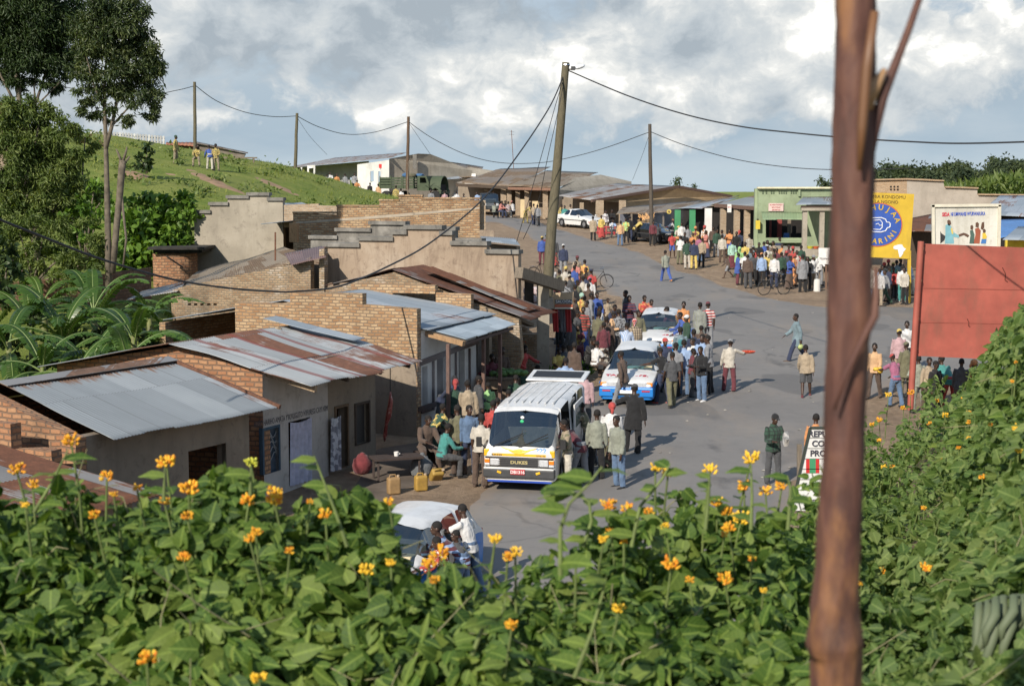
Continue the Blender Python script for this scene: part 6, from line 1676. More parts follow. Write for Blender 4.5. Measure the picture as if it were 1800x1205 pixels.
# ---------------------------------------------------------------- vehicles
def car(name, label, cat, loc, yaw, L, Wd, H, prof, xs_glass, body, lower=None, wr=.3, axles=(1.25, -1.25), sill=.22, roofw=.62, holes=(), seats=True, group='cars on the market road', boxy=.0, tint=.75):
 """prof: (x, belt z, top z, half width) from nose to tail; xs_glass: dict of x breaks"""
 root = thing(name, label, cat, loc, yaw, group)
 xw0, xw1, xr1, xr0 = xs_glass['ws0'], xs_glass['ws1'], xs_glass['rs1'], xs_glass['rs0']
 pil = xs_glass['pillars']
 X = {p[0] for p in prof} | {xw0, xw1, xr1, xr0} | {x for p in pil for x in p}
 ra = wr + .06
 for ax in axles:
  for k in range(-5, 6): X.add(round(ax + ra * math.sin(math.pi / 2 * k / 5), 4))
 for h_ in holes: X |= {h_[0], h_[1]}
 X = sorted(X, reverse=True)
 X = [x for i, x in enumerate(X) if i == 0 or X[i - 1] - x > .012]
 P = sorted(prof)
 fb = lambda x: pw(x, [(p[0], p[1]) for p in P]); ft = lambda x: pw(x, [(p[0], p[2]) for p in P]); fw = lambda x: pw(x, [(p[0], p[3]) for p in P])
 rows = []
 for x in X:
  zb = sill
  for ax in axles:
   d = abs(x - ax)
   if d < ra: zb = max(zb, wr + math.sqrt(max(0, ra * ra - d * d)) * .98)
  b_, t_, w_ = fb(x), ft(x), fw(x)
  cab = max(0.0, min(1.0, (t_ - b_) / .3))
  wrf = roofw
  rr = [(w_ * .97, zb), (w_, max(zb + .02, lerp(sill, b_, .55))), (w_ * .985, max(zb + .04, b_ - .05)), (w_ * .955, b_ + .003),
    (lerp(w_ * .9, wrf, cab), lerp(b_ + .012, t_ - .055, cab)), (lerp(w_ * .7, wrf * .88, cab), lerp(max(t_, b_ + .014), t_ + .0, cab)), (0, max(t_, b_ + .014) + .025)]
  rows.append(rr)
 n = 7
 def vid(i, j, s_): return (i * n + j) * 2 + (0 if s_ > 0 else 1)
 vs = []
 for x, rr in zip(X, rows):
  for (y, z_) in rr: vs += [(x, y, z_), (x, -y, z_)]
 bodyf, bodym, glassf = [], [], {}
 for i in range(len(X) - 1):
  xm = (X[i] + X[i + 1]) / 2
  for j in range(n - 1):
   for s_ in (1, -1):
    f = (vid(i, j, s_), vid(i + 1, j, s_), vid(i + 1, j + 1, s_), vid(i, j + 1, s_))
    skip = False
    for (hx0, hx1, hs, j0, j1) in holes:
     if hx1 < xm < hx0 and hs == s_ and j0 <= j < j1: skip = True
    if skip: continue
    g_ = None
    if xw1 < xm < xw0 and j >= 4: g_ = ('windscreen', 0)
    elif xr0 < xm < xr1 and j >= 4: g_ = ('rear_window', 0)
    elif j == 3 and xr0 < xm < xw0:
     inp = any(p[1] < xm < p[0] for p in pil)
     if not inp and ft(xm) - fb(xm) > .1:
      k_ = sum(1 for p in pil if p[1] > xm); g_ = ('side_window', k_ * s_ if k_ else s_ * 100)
    if g_: glassf.setdefault(g_, []).append(f)
    else: bodyf.append(f); bodym.append(1 if (lower is not None and j < 2) else 0)
 for i in (0, len(X) - 1):
  for j in range(n - 1): bodyf.append((vid(i, j, 1), vid(i, j + 1, 1), vid(i, j + 1, -1), vid(i, j, -1))); bodym.append(1 if (lower is not None and j < 2) else 0)
 mb = MB(); mb.v = [V(v) for v in vs]; mb.f = bodyf; mb.m = bodym
 def compact(m_):
  used = sorted({k for f in m_.f for k in f}); mp = {k: q for q, k in enumerate(used)}
  m_.v = [m_.v[k] for k in used]; m_.f = [tuple(mp[k] for k in f) for f in m_.f]; return m_
 o = compact(mb).build('body', [body, lower] if lower is not None else body, root, local=True, smooth=50)
 def soft(ob):
  me_ = ob.data; cr = me_.attributes.new('crease_edge', 'FLOAT', 'EDGE'); xa, xb = max(X) - .001, min(X) + .001
  for e in me_.edges:
   q = [me_.vertices[k].co for k in e.vertices]
   if all(c.x > xa for c in q) or all(c.x < xb for c in q): cr.data[e.index].value = .75
  sb_ = ob.modifiers.new('soft', 'SUBSURF'); sb_.levels = 1; sb_.render_levels = 1
 soft(o)
 G = glass('car_glass', tint)
 for (nm, k_), fs in glassf.items():
  m_ = MB(); m_.v = [V(v) for v in vs]; m_.f = fs; m_.m = [0] * len(fs)
  soft(compact(m_).build(nm, G, root, local=True, smooth=60))
 # floor pan and dark wheel wells
 x0, x1 = max(X) - .12, min(X) + .12
 MB().box(((x0 + x1) / 2, 0, sill + .06), (x0 - x1, Wd * .62, .1)).build('floor_pan', paint('grey_lining', (.09, .09, .088), .9), root, local=True)
 for ax in axles:
  for s_ in (1, -1):
   y = s_ * (Wd / 2 - .1)
   tb = MB(); ring = []
   prof_ = [(wr * .62, -.085), (wr * .9, -.09), (wr, -.06), (wr, .06), (wr * .9, .09), (wr * .62, .085)]
   k = 18
   for r_, yy in prof_:
    for q in range(k):
     a = 2 * math.pi * q / k; tb.v.append(V((ax + r_ * math.cos(a), y + yy, wr + r_ * math.sin(a))))
   for i in range(5):
    for q in range(k): a = i * k + q; b2 = i * k + (q + 1) % k; tb.f.append((a, b2, b2 + k, a + k)); tb.m.append(0)
   wh = tb.build('wheel', RUBBER, root, local=True, smooth=40)
   rb = MB()
   lp = [V((ax + wr * .63 * math.cos(2 * math.pi * q / 16), y + s_ * .055, wr + wr * .63 * math.sin(2 * math.pi * q / 16))) for q in range(16)]
   rb.prism([lp], (0, -s_ * .05, 0)); rb.box((ax, y + s_ * .065, wr), (.1, .03, .1))
   rb.build('rim', paint('rim_grey', (.35, .35, .36), .4, .2, 8., .6), wh, local=True)
 if seats:
  for sx_ in xs_glass.get('seats', ()):
   zb = fb(sx_)
   MB().box((sx_, 0, zb - .2), (.14, Wd * .74, .75)).box((sx_ + .25, 0, zb - .5), (.5, Wd * .74, .16)).build('seat', fabric((.13, .125, .12)), root, local=True)
 return root
def bit(root, name, c, d, mat, rot=None):
 b_ = MB().box(c, d, rot=rot).build(name, mat, root, local=True)
 bv = b_.modifiers.new('edge', 'BEVEL'); bv.width = min(d) * .22; bv.segments = 2
 return b_
WP = paint('white_car_paint', (.66, .66, .645), .35, .06, 1.6, coat=.3, dirt=.3)
BLUEP = paint('taxi_blue', (.015, .20, .60), .35, .08, 2., coat=.3, dirt=.1)
LENS = paint('headlight', (.62, .64, .66), .08, .15, 30., .25)
AMBER = paint('amber_lens', (.75, .22, .02), .25)
REDL = paint('red_lens', (.4, .02, .02), .25)
PLATE = paint('red_plate', (.42, .05, .06), .5)
YBAND = paint('yellow_band', (.78, .44, .02), .4)
DGREY = paint('bumper_grey', (.05, .052, .055), .6, .2, 5.)
BLUED = paint('deep_blue', (.03, .08, .42), .45)
REDT = paint('red_lettering', (.5, .03, .06), .5)
WHITET = paint('white_lettering', (.8, .78, .76), .5)
def put(px, py, dx, dy):
 P = ground(px, py); return P, math.atan2(dy, dx)
def tilt(root, dx, dy):
 """lay the vehicle on the slope of the road"""
 p = root.location; d = V((dx, dy, 0)).normalized(); s_ = V((-d.y, d.x, 0))
 gx = (gz(p.x + d.x * 1.3, p.y + d.y * 1.3) - gz(p.x - d.x * 1.3, p.y - d.y * 1.3)) / 2.6
 root.rotation_euler[1] = -math.atan(gx)
 root.location.z = (gz(p.x + d.x * 1.3, p.y + d.y * 1.3) + gz(p.x - d.x * 1.3, p.y - d.y * 1.3)) / 2 + .05
# minibus
fv = V((-.215, -.977, 0))
Pf = ground(913, 870); Pc = Pf - fv * 2.2
vp = [(2.2, .93, .95, .78), (2.17, .99, 1.02, .83), (2.12, 1.03, 1.06, .84), (1.45, 1.06, 1.74, .845), (1.25, 1.07, 1.81, .845), (.4, 1.08, 1.86, .845), (-1.4, 1.08, 1.86, .845), (-2.0, 1.07, 1.84, .84), (-2.18, 1.0, 1.72, .82)]
van = car('minibus', 'white minibus with yellow and blue bands, raised tailgate and open side door', 'minibus', Pc, math.atan2(fv.y, fv.x), 4.4, 1.69, 1.95, vp,
   dict(ws0=2.12, ws1=1.45, rs1=-2.0, rs0=-2.18, pillars=[(2.12, 1.62), (1.22, 1.12), (.12, .0), (-.95, -1.03), (-1.86, -2.18)], seats=(.75, -.35, -1.3)), WP, None, .31, (1.3, -1.25), .3, .755, holes=[(1.1, .14, 1, 1, 4)])
tilt(van, fv.x, fv.y)
bit(van, 'bumper', (2.2, 0, .47), (.16, 1.66, .22), DGREY)
bit(van, 'front_valance', (2.14, 0, .31), (.1, 1.5, .14), BLUED)
bit(van, 'bumper_trim', (2.272, 0, .585), (.03, 1.62, .03), WP)
gr = bit(van, 'grille', (2.205, 0, .72), (.03, .98, .2), DGREY)
for k_ in range(4): MB().box((2.222, 0, .655 + .043 * k_), (.01, .96, .012)).build('slat', BLACKP, gr, local=True)
bit(van, 'light_panel', (2.19, 0, .72), (.03, 1.58, .24), BLACKP)
textmesh('lettering', 'DUKES', .1, paint('gold', (.5, .42, .2), .4), frame4((2.226, 0, .69), (0, 1, 0), (0, 0, 1)), van, local=True, bold=.003, sx=1.3)
for s_ in (1, -1):
 hl = bit(van, 'headlight', (2.205, s_ * .56, .72), (.04, .22, .15), LENS)
 MB().box((2.212, s_ * .56, .72), (.02, .25, .18)).build('bezel', CHROME, hl, local=True)
 bit(van, 'indicator', (2.19, s_ * .745, .74), (.05, .12, .1), AMBER); bit(van, 'side_lens', (2.19, s_ * .745, .655), (.05, .12, .06), LENS)
 bit(van, 'yellow_corner', (2.165, s_ * .76, .925), (.06, .12, .16), YBAND)
 bit(van, 'fog_lamp', (2.285, s_ * .45, .5), (.02, .1, .05), YBAND, MX.Rotation(R(18 * s_), 3, 'X'))
mb = MB(); mb.prism([[V((2.204, y, z_)) for y, z_ in ((-.62, .86), (.62, .86), (.62, .915), (-.62, .915))]], (-.02, 0, 0)); mb.build('yellow_stripe', YBAND, van, local=True)
wing = [(0, .9), (-.1, .92), (-.42, 1.06), (-.3, 1.0), (-.14, 1.0), (0, 1.03), (.14, 1.0), (.3, 1.0), (.42, 1.06), (.1, .92)]
MB().prism([[V((2.212 - max(0, z_ - .94) * .30, y, z_)) for y, z_ in wing]], (-.03, 0, 0)).build('wing_emblem', YBAND, van, local=True)
textmesh('lettering', '222', .14, paint('light_blue_ink', (.12, .3, .62)), frame4((2.192, .5, .96), (0, 1, 0), (-.3, 0, 1)), van, local=True, bold=.004, sx=1.2)
textmesh('lettering', 'BURUNDI', .055, INK, frame4((2.208, -.52, .868), (0, 1, 0), (0, 0, 1)), van, local=True)
textmesh('lettering', '63-81-05', .055, INK, frame4((2.208, .5, .868), (0, 1, 0), (0, 0, 1)), van, local=True)
bit(van, 'plate', (2.29, -.02, .52), (.02, .34, .13), PLATE)
textmesh('lettering', 'DB1316', .1, WHITET, frame4((2.304, -.02, .483), (0, 1, 0), (0, 0, 1)), van, local=True, bold=.002)
wsn = V((.78, 0, .62)).normalized()
for y0, y1 in ((-.62, .05), (.02, .62)):
 MB().beam((2.15, y0, 1.06), (1.93, y1, 1.34), .02, .02).build('wiper', BLACKP, van, local=True)
for s_ in (1, -1):
 MB().box((2.0, s_ * .98, 1.12), (.07, .12, .22)).beam((2.06, s_ * .82, 1.0), (2.0, s_ * .96, 1.1), .025, .025).build('mirror', BLACKP, van, local=True)
tg = MB().box((-2.62, 0, 1.9), (1.0, 1.5, .05), rot=MX.Rotation(R(5), 3, 'Y')); tgo = tg.build('tailgate', WP, van, local=True)
bvm = tgo.modifiers.new('edge', 'BEVEL'); bvm.width = .02; bvm.segments = 2
MB().box((-2.66, 0, 1.933), (.62, 1.25, .012), rot=MX.Rotation(R(5), 3, 'Y')).build('rear_glass', BLACKP, tgo, local=True)
for k_ in range(7):
 MB().box((-.35, -.54 + .18 * k_, 1.884 - .004 * abs(k_ - 3)), (2.6, .035, .012)).build('roof_rib', WP, van, local=True)
MB().box((.0, -.86, .75), (2.3, .015, .16)).build('side_stripe', YBAND, van, local=True)
bit(van, 'sliding_door', (-.62, .87, .98), (1.15, .04, 1.35), WP)
MB().box((-.62, .893, 1.32), (.95, .008, .46)).build('door_glass', G_ := glass('car_glass', .75), van, local=True)
for c_, m_ in (((1.95, .02, 1.62), M_ := paint('charm_green', (.05, .5, .2), .4)), ((1.9, .02, 1.7), WHITET)): MB().blob(c_, (.01, .045, .035), 8, 6).build('charm', m_, van, local=True)
# taxis
def wagon(label, P, fv, number, word, axd=1.22, low=BLUEP):
 wp_ = [(2.08, .62, .64, .72), (2.02, .70, .73, .80), (1.3, .82, .86, .83), (.95, .87, .91, .835), (.3, .9, 1.36, .835), (-.2, .91, 1.41, .835), (-1.4, .92, 1.40, .83), (-1.75, .9, 1.3, .82), (-2.02, .84, .92, .8), (-2.08, .7, .72, .74)]
 c = car('taxi', label, 'taxi', P - fv * 2.05, math.atan2(fv.y, fv.x), 4.16, 1.66, 1.42, wp_,
   dict(ws0=1.0, ws1=.28, rs1=-1.6, rs0=-2.0, pillars=[(1.0, .62), (-.18, -.27), (-1.02, -1.1), (-1.72, -2.0)], seats=(.1, -.9)), WP, low, .29, (axd, -1.25), .2, .6)
 tilt(c, fv.x, fv.y)
 bit(c, 'bumper', (2.06, 0, .42), (.16, 1.6, .28), low); bit(c, 'air_intake', (2.13, 0, .36), (.04, .8, .08), BLACKP)
 g_ = bit(c, 'grille', (2.09, 0, .64), (.03, .5, .09), CHROME)
 for s_ in (1, -1):
  bit(c, 'headlight', (2.065, s_ * .44, .64), (.05, .3, .12), LENS); bit(c, 'corner_lamp', (2.02, s_ * .68, .64), (.06, .17, .12), AMBER)
  bit(c, 'bumper_lamp', (2.135, s_ * .58, .46), (.02, .24, .05), REDL)
  MB().box((.85, s_ * .93, .93), (.1, .14, .11)).build('mirror', BLACKP, c, local=True)
  MB().box((0, s_ * .845, .62), (3.5, .012, .05)).build('rub_strip', low, c, local=True)
  bit(c, 'tail_lamp', (-2.04, s_ * .66, .72), (.06, .2, .22), REDL)
 bit(c, 'plate', (2.15, 0, .44), (.015, .36, .1), WHITET)
 nn = V((-.1, 0, 1)).normalized()
 textmesh('lettering', word, .2, REDT, frame4((1.62, -.38, .815), (0, 1, 0), (-1, 0, .13)), c, local=True, bold=.006, sx=1.25)
 textmesh('lettering', number, .2, REDT, frame4((1.62, .38, .815), (0, 1, 0), (-1, 0, .13)), c, local=True, bold=.006, sx=1.25)
 bit(c, 'dash_cloth', (.72, .12, .93), (.3, .5, .05), paint('mint_cloth', (.35, .55, .5), .9)); bit(c, 'dash_box', (.72, .5, .95), (.25, .25, .08), paint('cream_box', (.6, .5, .3)))
 for y0 in (-.5, .05): MB().beam((.98, y0, .93), (.82, y0 + .5, 1.04), .015, .015).build('wiper', BLACKP, c, local=True)
 return c
f1 = V((-.2, -.98, 0))
wagon('blue and white taxi estate, first behind the minibus, red lettering on its bonnet', ground(1101, 716), f1, '575.', 'TAXI.')
f2 = V((-.17, -.985, 0))
wagon('blue and white taxi estate, farther of the two, hemmed in by people', ground(1150, 635), f2, '036 1', ' ')
# nearest car, mostly hidden by the flowers
f3 = V((-.36, -.93, 0)).normalized()
q3 = at(688, 927, 26.3)
wagon('white and blue estate taxi nearest to us, half hidden behind the flowers', V((q3.x, q3.y, gz(q3.x, q3.y))) + f3 * 1.75, f3, '218.', 'TAXI.')
# white saloon and black coupe
def saloon(name, label, P, fv, body, coat_, wr=.3, lowroof=0.0, plate=WHITET):
 sp_ = [(2.15, .6, .62, .70), (2.08, .68, .71, .79), (1.3, .79, .84, .83), (.85, .86, .91, .835), (.1, .89, 1.34 - lowroof, .835), (-.3, .9, 1.38 - lowroof, .835), (-.8, .91, 1.34 - lowroof, .83), (-1.45, .93, .99, .825), (-2.0, .9, .96, .8), (-2.15, .75, .78, .74)]
 c = car(name, label, 'car', P, math.atan2(fv.y, fv.x), 4.3, 1.68, 1.38, sp_, dict(ws0=.9, ws1=.1, rs1=-.8, rs0=-1.45, pillars=[(.9, .5), (-.38, -.46), (-1.05, -1.45)], seats=(0, -.8)), body, None, wr, (1.32, -1.3), .2, .58, tint=.18)
 tilt(c, fv.x, fv.y)
 for s_ in (1, -1):
  bit(c, 'headlight', (2.12, s_ * .5, .62), (.06, .38, .11), LENS); bit(c, 'fog_lamp', (2.16, s_ * .55, .36), (.03, .2, .06), AMBER)
  MB().box((.75, s_ * .93, .93), (.1, .14, .1)).build('mirror', body, c, local=True); bit(c, 'tail_lamp', (-2.13, s_ * .6, .78), (.05, .3, .12), REDL)
  MB().box((0, s_ * .846, .56), (3.4, .012, .05)).build('rub_strip', DGREY, c, local=True)
 bit(c, 'bumper', (2.12, 0, .4), (.12, 1.56, .24), body); bit(c, 'grille', (2.15, 0, .6), (.02, .4, .07), BLACKP); bit(c, 'plate', (2.19, 0, .42), (.015, .4, .11), plate)
 return c
fs = V((.62, -.78, 0))
saloon('saloon_car', 'clean white saloon car parked by the brick arcade', ground(1020, 400), fs, WP, .4)
fk = V((.62, -.78, 0))
saloon('coupe', 'glossy black coupe parked beside the red cart', ground(1148, 425), fk, paint('black_car_paint', (.008, .009, .011), .12, .1, 2., coat=1.0), 1.0, .3, .12)
# dark jeep
fj = V((.1, -.995, 0))
jp = [(1.9, .95, .98, .66), (1.85, 1.02, 1.05, .72), (.8, 1.08, 1.12, .76), (.55, 1.1, 1.66, .77), (-1.6, 1.1, 1.72, .77), (-1.85, 1.05, 1.6, .75)]
jm = paint('dark_green_paint', (.025, .035, .04), .4, .1, 2., coat=.3)
jee = car('jeep', 'dark jeep facing us at the arcade by the seated group', 'jeep', ground(860, 376), math.atan2(fj.y, fj.x), 3.8, 1.6, 1.75, jp, dict(ws0=.8, ws1=.55, rs1=-1.6, rs0=-1.85, pillars=[(.8, .6), (-.4, -.5), (-1.5, -1.85)], seats=(0,)), jm, None, .36, (1.2, -1.1), .4, .7)
bit(jee, 'bumper', (1.93, 0, .5), (.12, 1.5, .14), DGREY); bit(jee, 'grille', (1.9, 0, .78), (.04, .7, .26), CHROME)
for s_ in (1, -1): bit(jee, 'headlight', (1.91, s_ * .5, .8), (.05, .2, .2), LENS)
# army truck
ft_ = V((.93, -.36, 0)).normalized()
OL = paint('army_green', (.055, .075, .04), .75, .2, 3.)
tp_ = at(728, 349, 122); tp_.z = max(gz(tp_.x, tp_.y), tp_.z - .3)
tk = thing('army_truck', 'green army lorry with slatted cargo sides and raised bonnet before the white building', 'truck', tp_ + V((0, 0, .25)), math.atan2(ft_.y, ft_.x))
tk.scale = (.85,) * 3
mb = MB(); mb.box((-1.2, 0, 1.05), (3.6, 2.2, .14)); mb.build('cargo_bed', OL, tk, local=True)
for s_ in (1, -1):
 for k_ in range(4): MB().box((-1.2, s_ * 1.1, 1.22 + .24 * k_), (3.6, .05, .17)).build('side_slat', OL, tk, local=True)
 for x_ in (-2.95, -1.8, -.6, .55): MB().box((x_, s_ * 1.14, 1.6), (.08, .05, 1.1)).build('stake', OL, tk, local=True)
MB().box((-3.0, 0, 1.55), (.06, 2.2, .9)).build('tail_board', OL, tk, local=True)
for k_, c_ in enumerate(((-.9, .3, 2.2), (-.1, -.3, 2.2), (.4, .4, 2.15))): MB().blob(c_, (.45, .4, .25), 10, 6, .1).build('cargo_bundle', fabric((.05, .13, .26)) if k_ != 1 else fabric((.12, .11, .07)), tk, local=True, smooth=60)
cb = MB().prism([[V((x, -1.0, z_)) for x, z_ in ((.75, .8), (1.95, .8), (1.95, 1.55), (1.7, 2.15), (.75, 2.15))], [V((x, -1.0, z_)) for x, z_ in ((1.05, 1.5), (1.75, 1.5), (1.6, 2.0), (1.05, 2.0))]], (0, 2.0, 0)).build('cab', OL, tk, local=True)
MB().box((1.3, 0, 1.0), (.9, 1.6, .3)).build('seat', DARK_IN, tk, local=True)
MB().prism([[V((1.95, y, z_)) for y, z_ in ((-.7, .8), (.7, .8), (.7, 1.35), (-.7, 1.35))]], (1.0, 0, 0)).build('engine_bay', DARK_IN, tk, local=True)
arc = [(math.cos(R(a)) * .95, 1.05 + math.sin(R(a)) * 1.1) for a in range(0, 181, 15)]
arc2 = [(math.cos(R(a)) * .86, 1.05 + math.sin(R(a)) * 1.0) for a in range(180, -1, -15)]
MB().prism([[V((2.0, y, z_)) for y, z_ in arc + arc2]], (1.1, 0, 0)).build('raised_bonnet', OL, tk, local=True, smooth=40)
for s_ in (1, -1): MB().tube([(2.3, s_ * .95, .95), (2.6, s_ * .95, 1.15), (2.95, s_ * .95, .95), (3.1, s_ * .95, .7)], .14, 8).build('mudguard', OL, tk, local=True, smooth=60)
MB().box((3.1, 0, .62), (.14, 2.1, .22)).build('bumper', OL, tk, local=True)
for ax in (2.6, -1.4, -2.4):
 for s_ in (1, -1):
  wh = MB(); k = 18
  for r_, yy in ((.3, -.14), (.5, -.14), (.52, -.1), (.52, .1), (.5, .14), (.3, .14), (.0, .1)):
   for q in range(k): a = 2 * math.pi * q / k; wh.v.append(V((ax + r_ * math.cos(a), s_ * .95 + yy * s_, .27 + r_ * math.sin(a))))
  for i in range(6):
   for q in range(k): a = i * k + q; b2 = i * k + (q + 1) % k; wh.f.append((a, b2, b2 + k, a + k)); wh.m.append(0)
  wh.build('wheel', RUBBER, tk, local=True, smooth=40)
# bicycles
def bicycle(label, P, yaw, col, lean=6):
 b_ = thing('bicycle', label, 'bicycle', P, yaw, 'bicycles at the road edge'); b_.rotation_euler[0] = R(lean)
 m_ = paint('bike_black', col, .4)
 for x_ in (.52, -.52):
  k = 26; ring = [V((x_ + .33 * math.cos(2 * math.pi * q / k), 0, .34 + .33 * math.sin(2 * math.pi * q / k))) for q in range(k + 1)]
  wh = MB().tube(ring, .019, 6, caps=False).build('wheel', RUBBER, b_, local=True, smooth=60)
  sp = MB()
  for q in range(9): a = math.pi * q / 9; sp.beam((x_ - .32 * math.cos(a), 0, .34 - .32 * math.sin(a)), (x_ + .32 * math.cos(a), 0, .34 + .32 * math.sin(a)), .004, .004)
  sp.build('spokes', CHROME, wh, local=True)
  MB().tube([(x_ + .37 * math.cos(R(a)), 0, .34 + .37 * math.sin(R(a))) for a in range(20, 161, 20)], .025, 6, sy=.4).build('mudguard', m_, b_, local=True)
 fr = MB(); Q = {'bb': (-.08, 0, .3), 'st': (-.22, 0, .86), 'hd': (.36, 0, .84), 'ra': (-.52, 0, .34), 'fa': (.52, 0, .34)}
 for a, c in (('bb', 'st'), ('bb', 'hd'), ('st', 'hd'), ('bb', 'ra'), ('st', 'ra'), ('hd', 'fa')): fr.tube([Q[a], Q[c]], .016, 7)
 fr.tube([(.36, 0, .84), (.33, 0, 1.0)], .014, 6)
 fr.build('frame', m_, b_, local=True, smooth=50)
 MB().tube([(.2, .28, 1.0), (.36, .22, 1.03), (.34, 0, 1.0), (.36, -.22, 1.03), (.2, -.28, 1.0)], .013, 6).build('handlebar', CHROME, b_, local=True, smooth=60)
 MB().blob((-.25, 0, .93), (.14, .09, .04), 10, 6).build('saddle', paint('saddle_brown', (.08, .05, .035), .6), b_, local=True, smooth=60)
 rk = MB()
 for y_ in (-.06, .06): rk.beam((-.75, y_, .74), (-.3, y_, .74), .012, .012)
 rk.beam((-.72, 0, .74), (-.54, 0, .36), .012, .012)
 rk.build('rear_rack', CHROME, b_, local=True)
 MB().box((-.08, 0, .3), (.05, .24, .03)).box((-.08, .1, .3), (.16, .02, .03)).build('pedal', m_, b_, local=True)
 return b_
bicycle('black roadster bicycle standing at the crowd before the green building', ground(1360, 518), math.atan2(.28, .9), (.025, .023, .022))
bicycle('bicycle with one big wheel sticking out of the left crowd', ground(1048, 506), math.atan2(-.1, 1), (.02, .02, .022))
bicycle('bicycle parked on the earth left of the leaning pole', ground(955, 492), math.atan2(.1, 1), (.03, .025, .02))
# ---------------------------------------------------------------- poles, wires, signs
def pole(label, base, top, r0, r1, mat=POLEW):
 p = thing('utility_pole', label, 'pole', base, 0, 'wooden poles carrying the wires')
 n = 8; pts = [V(base).lerp(V(top), i / n) + V((MN.noise(V((i * .7, base[0], 0))) * .02, 0, 0)) for i in range(n + 1)]
 pts[0] = V(base) - V((0, 0, .6))
 MB().tube(pts, [lerp(r0, r1, i / n) for i in range(n + 1)], 12).build('shaft', mat, p, smooth=60)
 return p
def on_pole(px, py0, py1, px1, Y): return at(px, py0, Y), at(px1, py1, Y)
b_, t_ = at(962, 492, 53), at(995, 110, 53)
mp = pole('tall leaning wooden pole with street lamp beside the left crowd', b_, t_, .19, .125)
MB().tube([t_ + V((0, 0, -.25)), t_ + V((.2, 0, -.22)), t_ + V((.42, 0, -.13))], .025, 7).build('lamp_arm', GREYW, mp)
MB().box(t_ + V((.24, -.06, -.2)), (.14, .12, .13)).build('lamp_gear', DGREY, mp)
lh = MB().blob(t_ + V((.45, -.03, -.15)), (.2, .09, .075), 12, 8, rot=MX.Rotation(R(-14), 3, 'Y')).build('lamp_head', paint('lamp_white', (.75, .77, .8), .3), mp, smooth=60)
MB().lathe([(.13, 0), (.14, .03), (.13, .06)], t_ + V((0, 0, -.12)), 12).build('pole_band', CHROME, mp)
p1b, p1t = at(343, 278, 106), at(342, 144, 106)
pole('thin pole on the hill behind the soldiers', p1b, p1t, .13, .1)
p2b, p2t = at(519, 300, 112), at(522, 199, 112)
pole('thin pole at the hill edge left of the white building', p2b, p2t, .13, .1)
p3b, p3t = at(716, 320, 120), at(718, 205, 120)
pole('thin brown pole behind the army lorry', p3b, p3t, .13, .11, wood('brown_pole', (.11, .07, .045)))
p5b, p5t = at(1146, 425, 104), at(1142, 218, 104)
pole('pole standing behind the black coupe at the shelter', p5b, p5t, .15, .11, wood('dark_pole', (.085, .07, .055)))
an = thing('aerial', 'thin television aerial on the brown arcade roof', 'aerial', at(903, 296, 132))
MB().beam(at(903, 297, 132), at(899, 229, 132), .05, .05, up=(0, 1, 0)).build('mast', RUSTM, an)
for y_ in (231, 236): MB().beam(at(895, y_, 132), at(904, y_ + 1, 132), .03, .03).build('antenna_rod', CHROME, an)
sm_p = thing('sapling_stem', 'bare stick with small cross branches before the white building', 'stick', at(717, 352, 118))
MB().tube([at(718, 356, 118), at(716, 320, 118), at(719, 282, 118)], [.06, .045, .02], 6).tube([at(717, 286, 118), at(727, 279, 118)], .02, 5).tube([at(717, 288, 118), at(708, 281, 118)], .02, 5).build('stem', GREYW, sm_p)
WIRE = paint('wire_black', (.025, .025, .027), .6)
def wire(label, pts, r=.018, group='wires strung between the poles'):
 """pts: (px, py, distance); smooth curve through them"""
 P = [at(*p) for p in pts]; out = []
 for i in range(len(P) - 1):
  a, b, c, d = P[max(0, i - 1)], P[i], P[i + 1], P[min(len(P) - 1, i + 2)]
  for k in range(8):
   t = k / 8
   out.append(.5 * ((2 * b) + (c - a) * t + (2 * a - 5 * b + 4 * c - d) * t * t + (3 * b - a - 3 * c + d) * t ** 3))
 out.append(P[-1])
 o = MB().tube(out, r, 6, caps=False).build('wire', WIRE, None, smooth=180)
 return tag(o, label, 'wire', group)
wire('thick twisted wire sagging low across the brick roofs to the left edge', [(991, 132, 53), (965, 190, 51.5), (905, 280, 49), (845, 354, 46.5), (760, 424, 43.5), (690, 464, 41), (600, 502, 38), (520, 512, 36), (480, 512, 35), (400, 506, 33.5), (300, 490, 31.5), (180, 456, 29.5), (80, 418, 28), (0, 386, 27), (-80, 350, 26)], .024)
wire('wire from the lamp pole sweeping over the sky to the right edge', [(999, 124, 53), (1100, 167, 50), (1200, 200, 47), (1300, 222, 44), (1400, 234, 42), (1500, 243, 40), (1600, 249, 38), (1700, 252, 36), (1900, 246, 33)], .022)
wire('high wire from hill pole running off to the left', [(342, 151, 106), (310, 159, 105), (250, 168, 103), (150, 160, 100), (-30, 120, 96)], .025)
wire('wire between the hill pole and the pole at hill edge', [(343, 150, 106), (380, 177, 107.5), (430, 197, 109), (480, 205, 110.5), (521, 204, 112)], .025)
wire('wire between the hill edge pole and the brown pole', [(522, 204, 112), (560, 223, 114), (610, 236, 116), (660, 232, 118), (717, 214, 120)], .025)
wire('wire dipping from the brown pole behind the lamp pole', [(718, 214, 120), (760, 243, 117), (820, 272, 114), (880, 286, 111), (950, 286, 109), (1010, 275, 107), (1070, 258, 105.5), (1142, 232, 104)], .025)
wire('wire from the shelter pole sinking toward the wooden post', [(1142, 231, 104), (1200, 254, 101), (1280, 277, 97), (1360, 291, 93), (1455, 298, 88), (1600, 296, 82)], .025)
wire('thin wire from the brown pole down to the plaster gable', [(718, 215, 120), (735, 240, 122), (757, 272, 125)], .014)
wire('thin wire down from the hill edge pole', [(522, 206, 112), (545, 240, 116), (575, 272, 122)], .012)
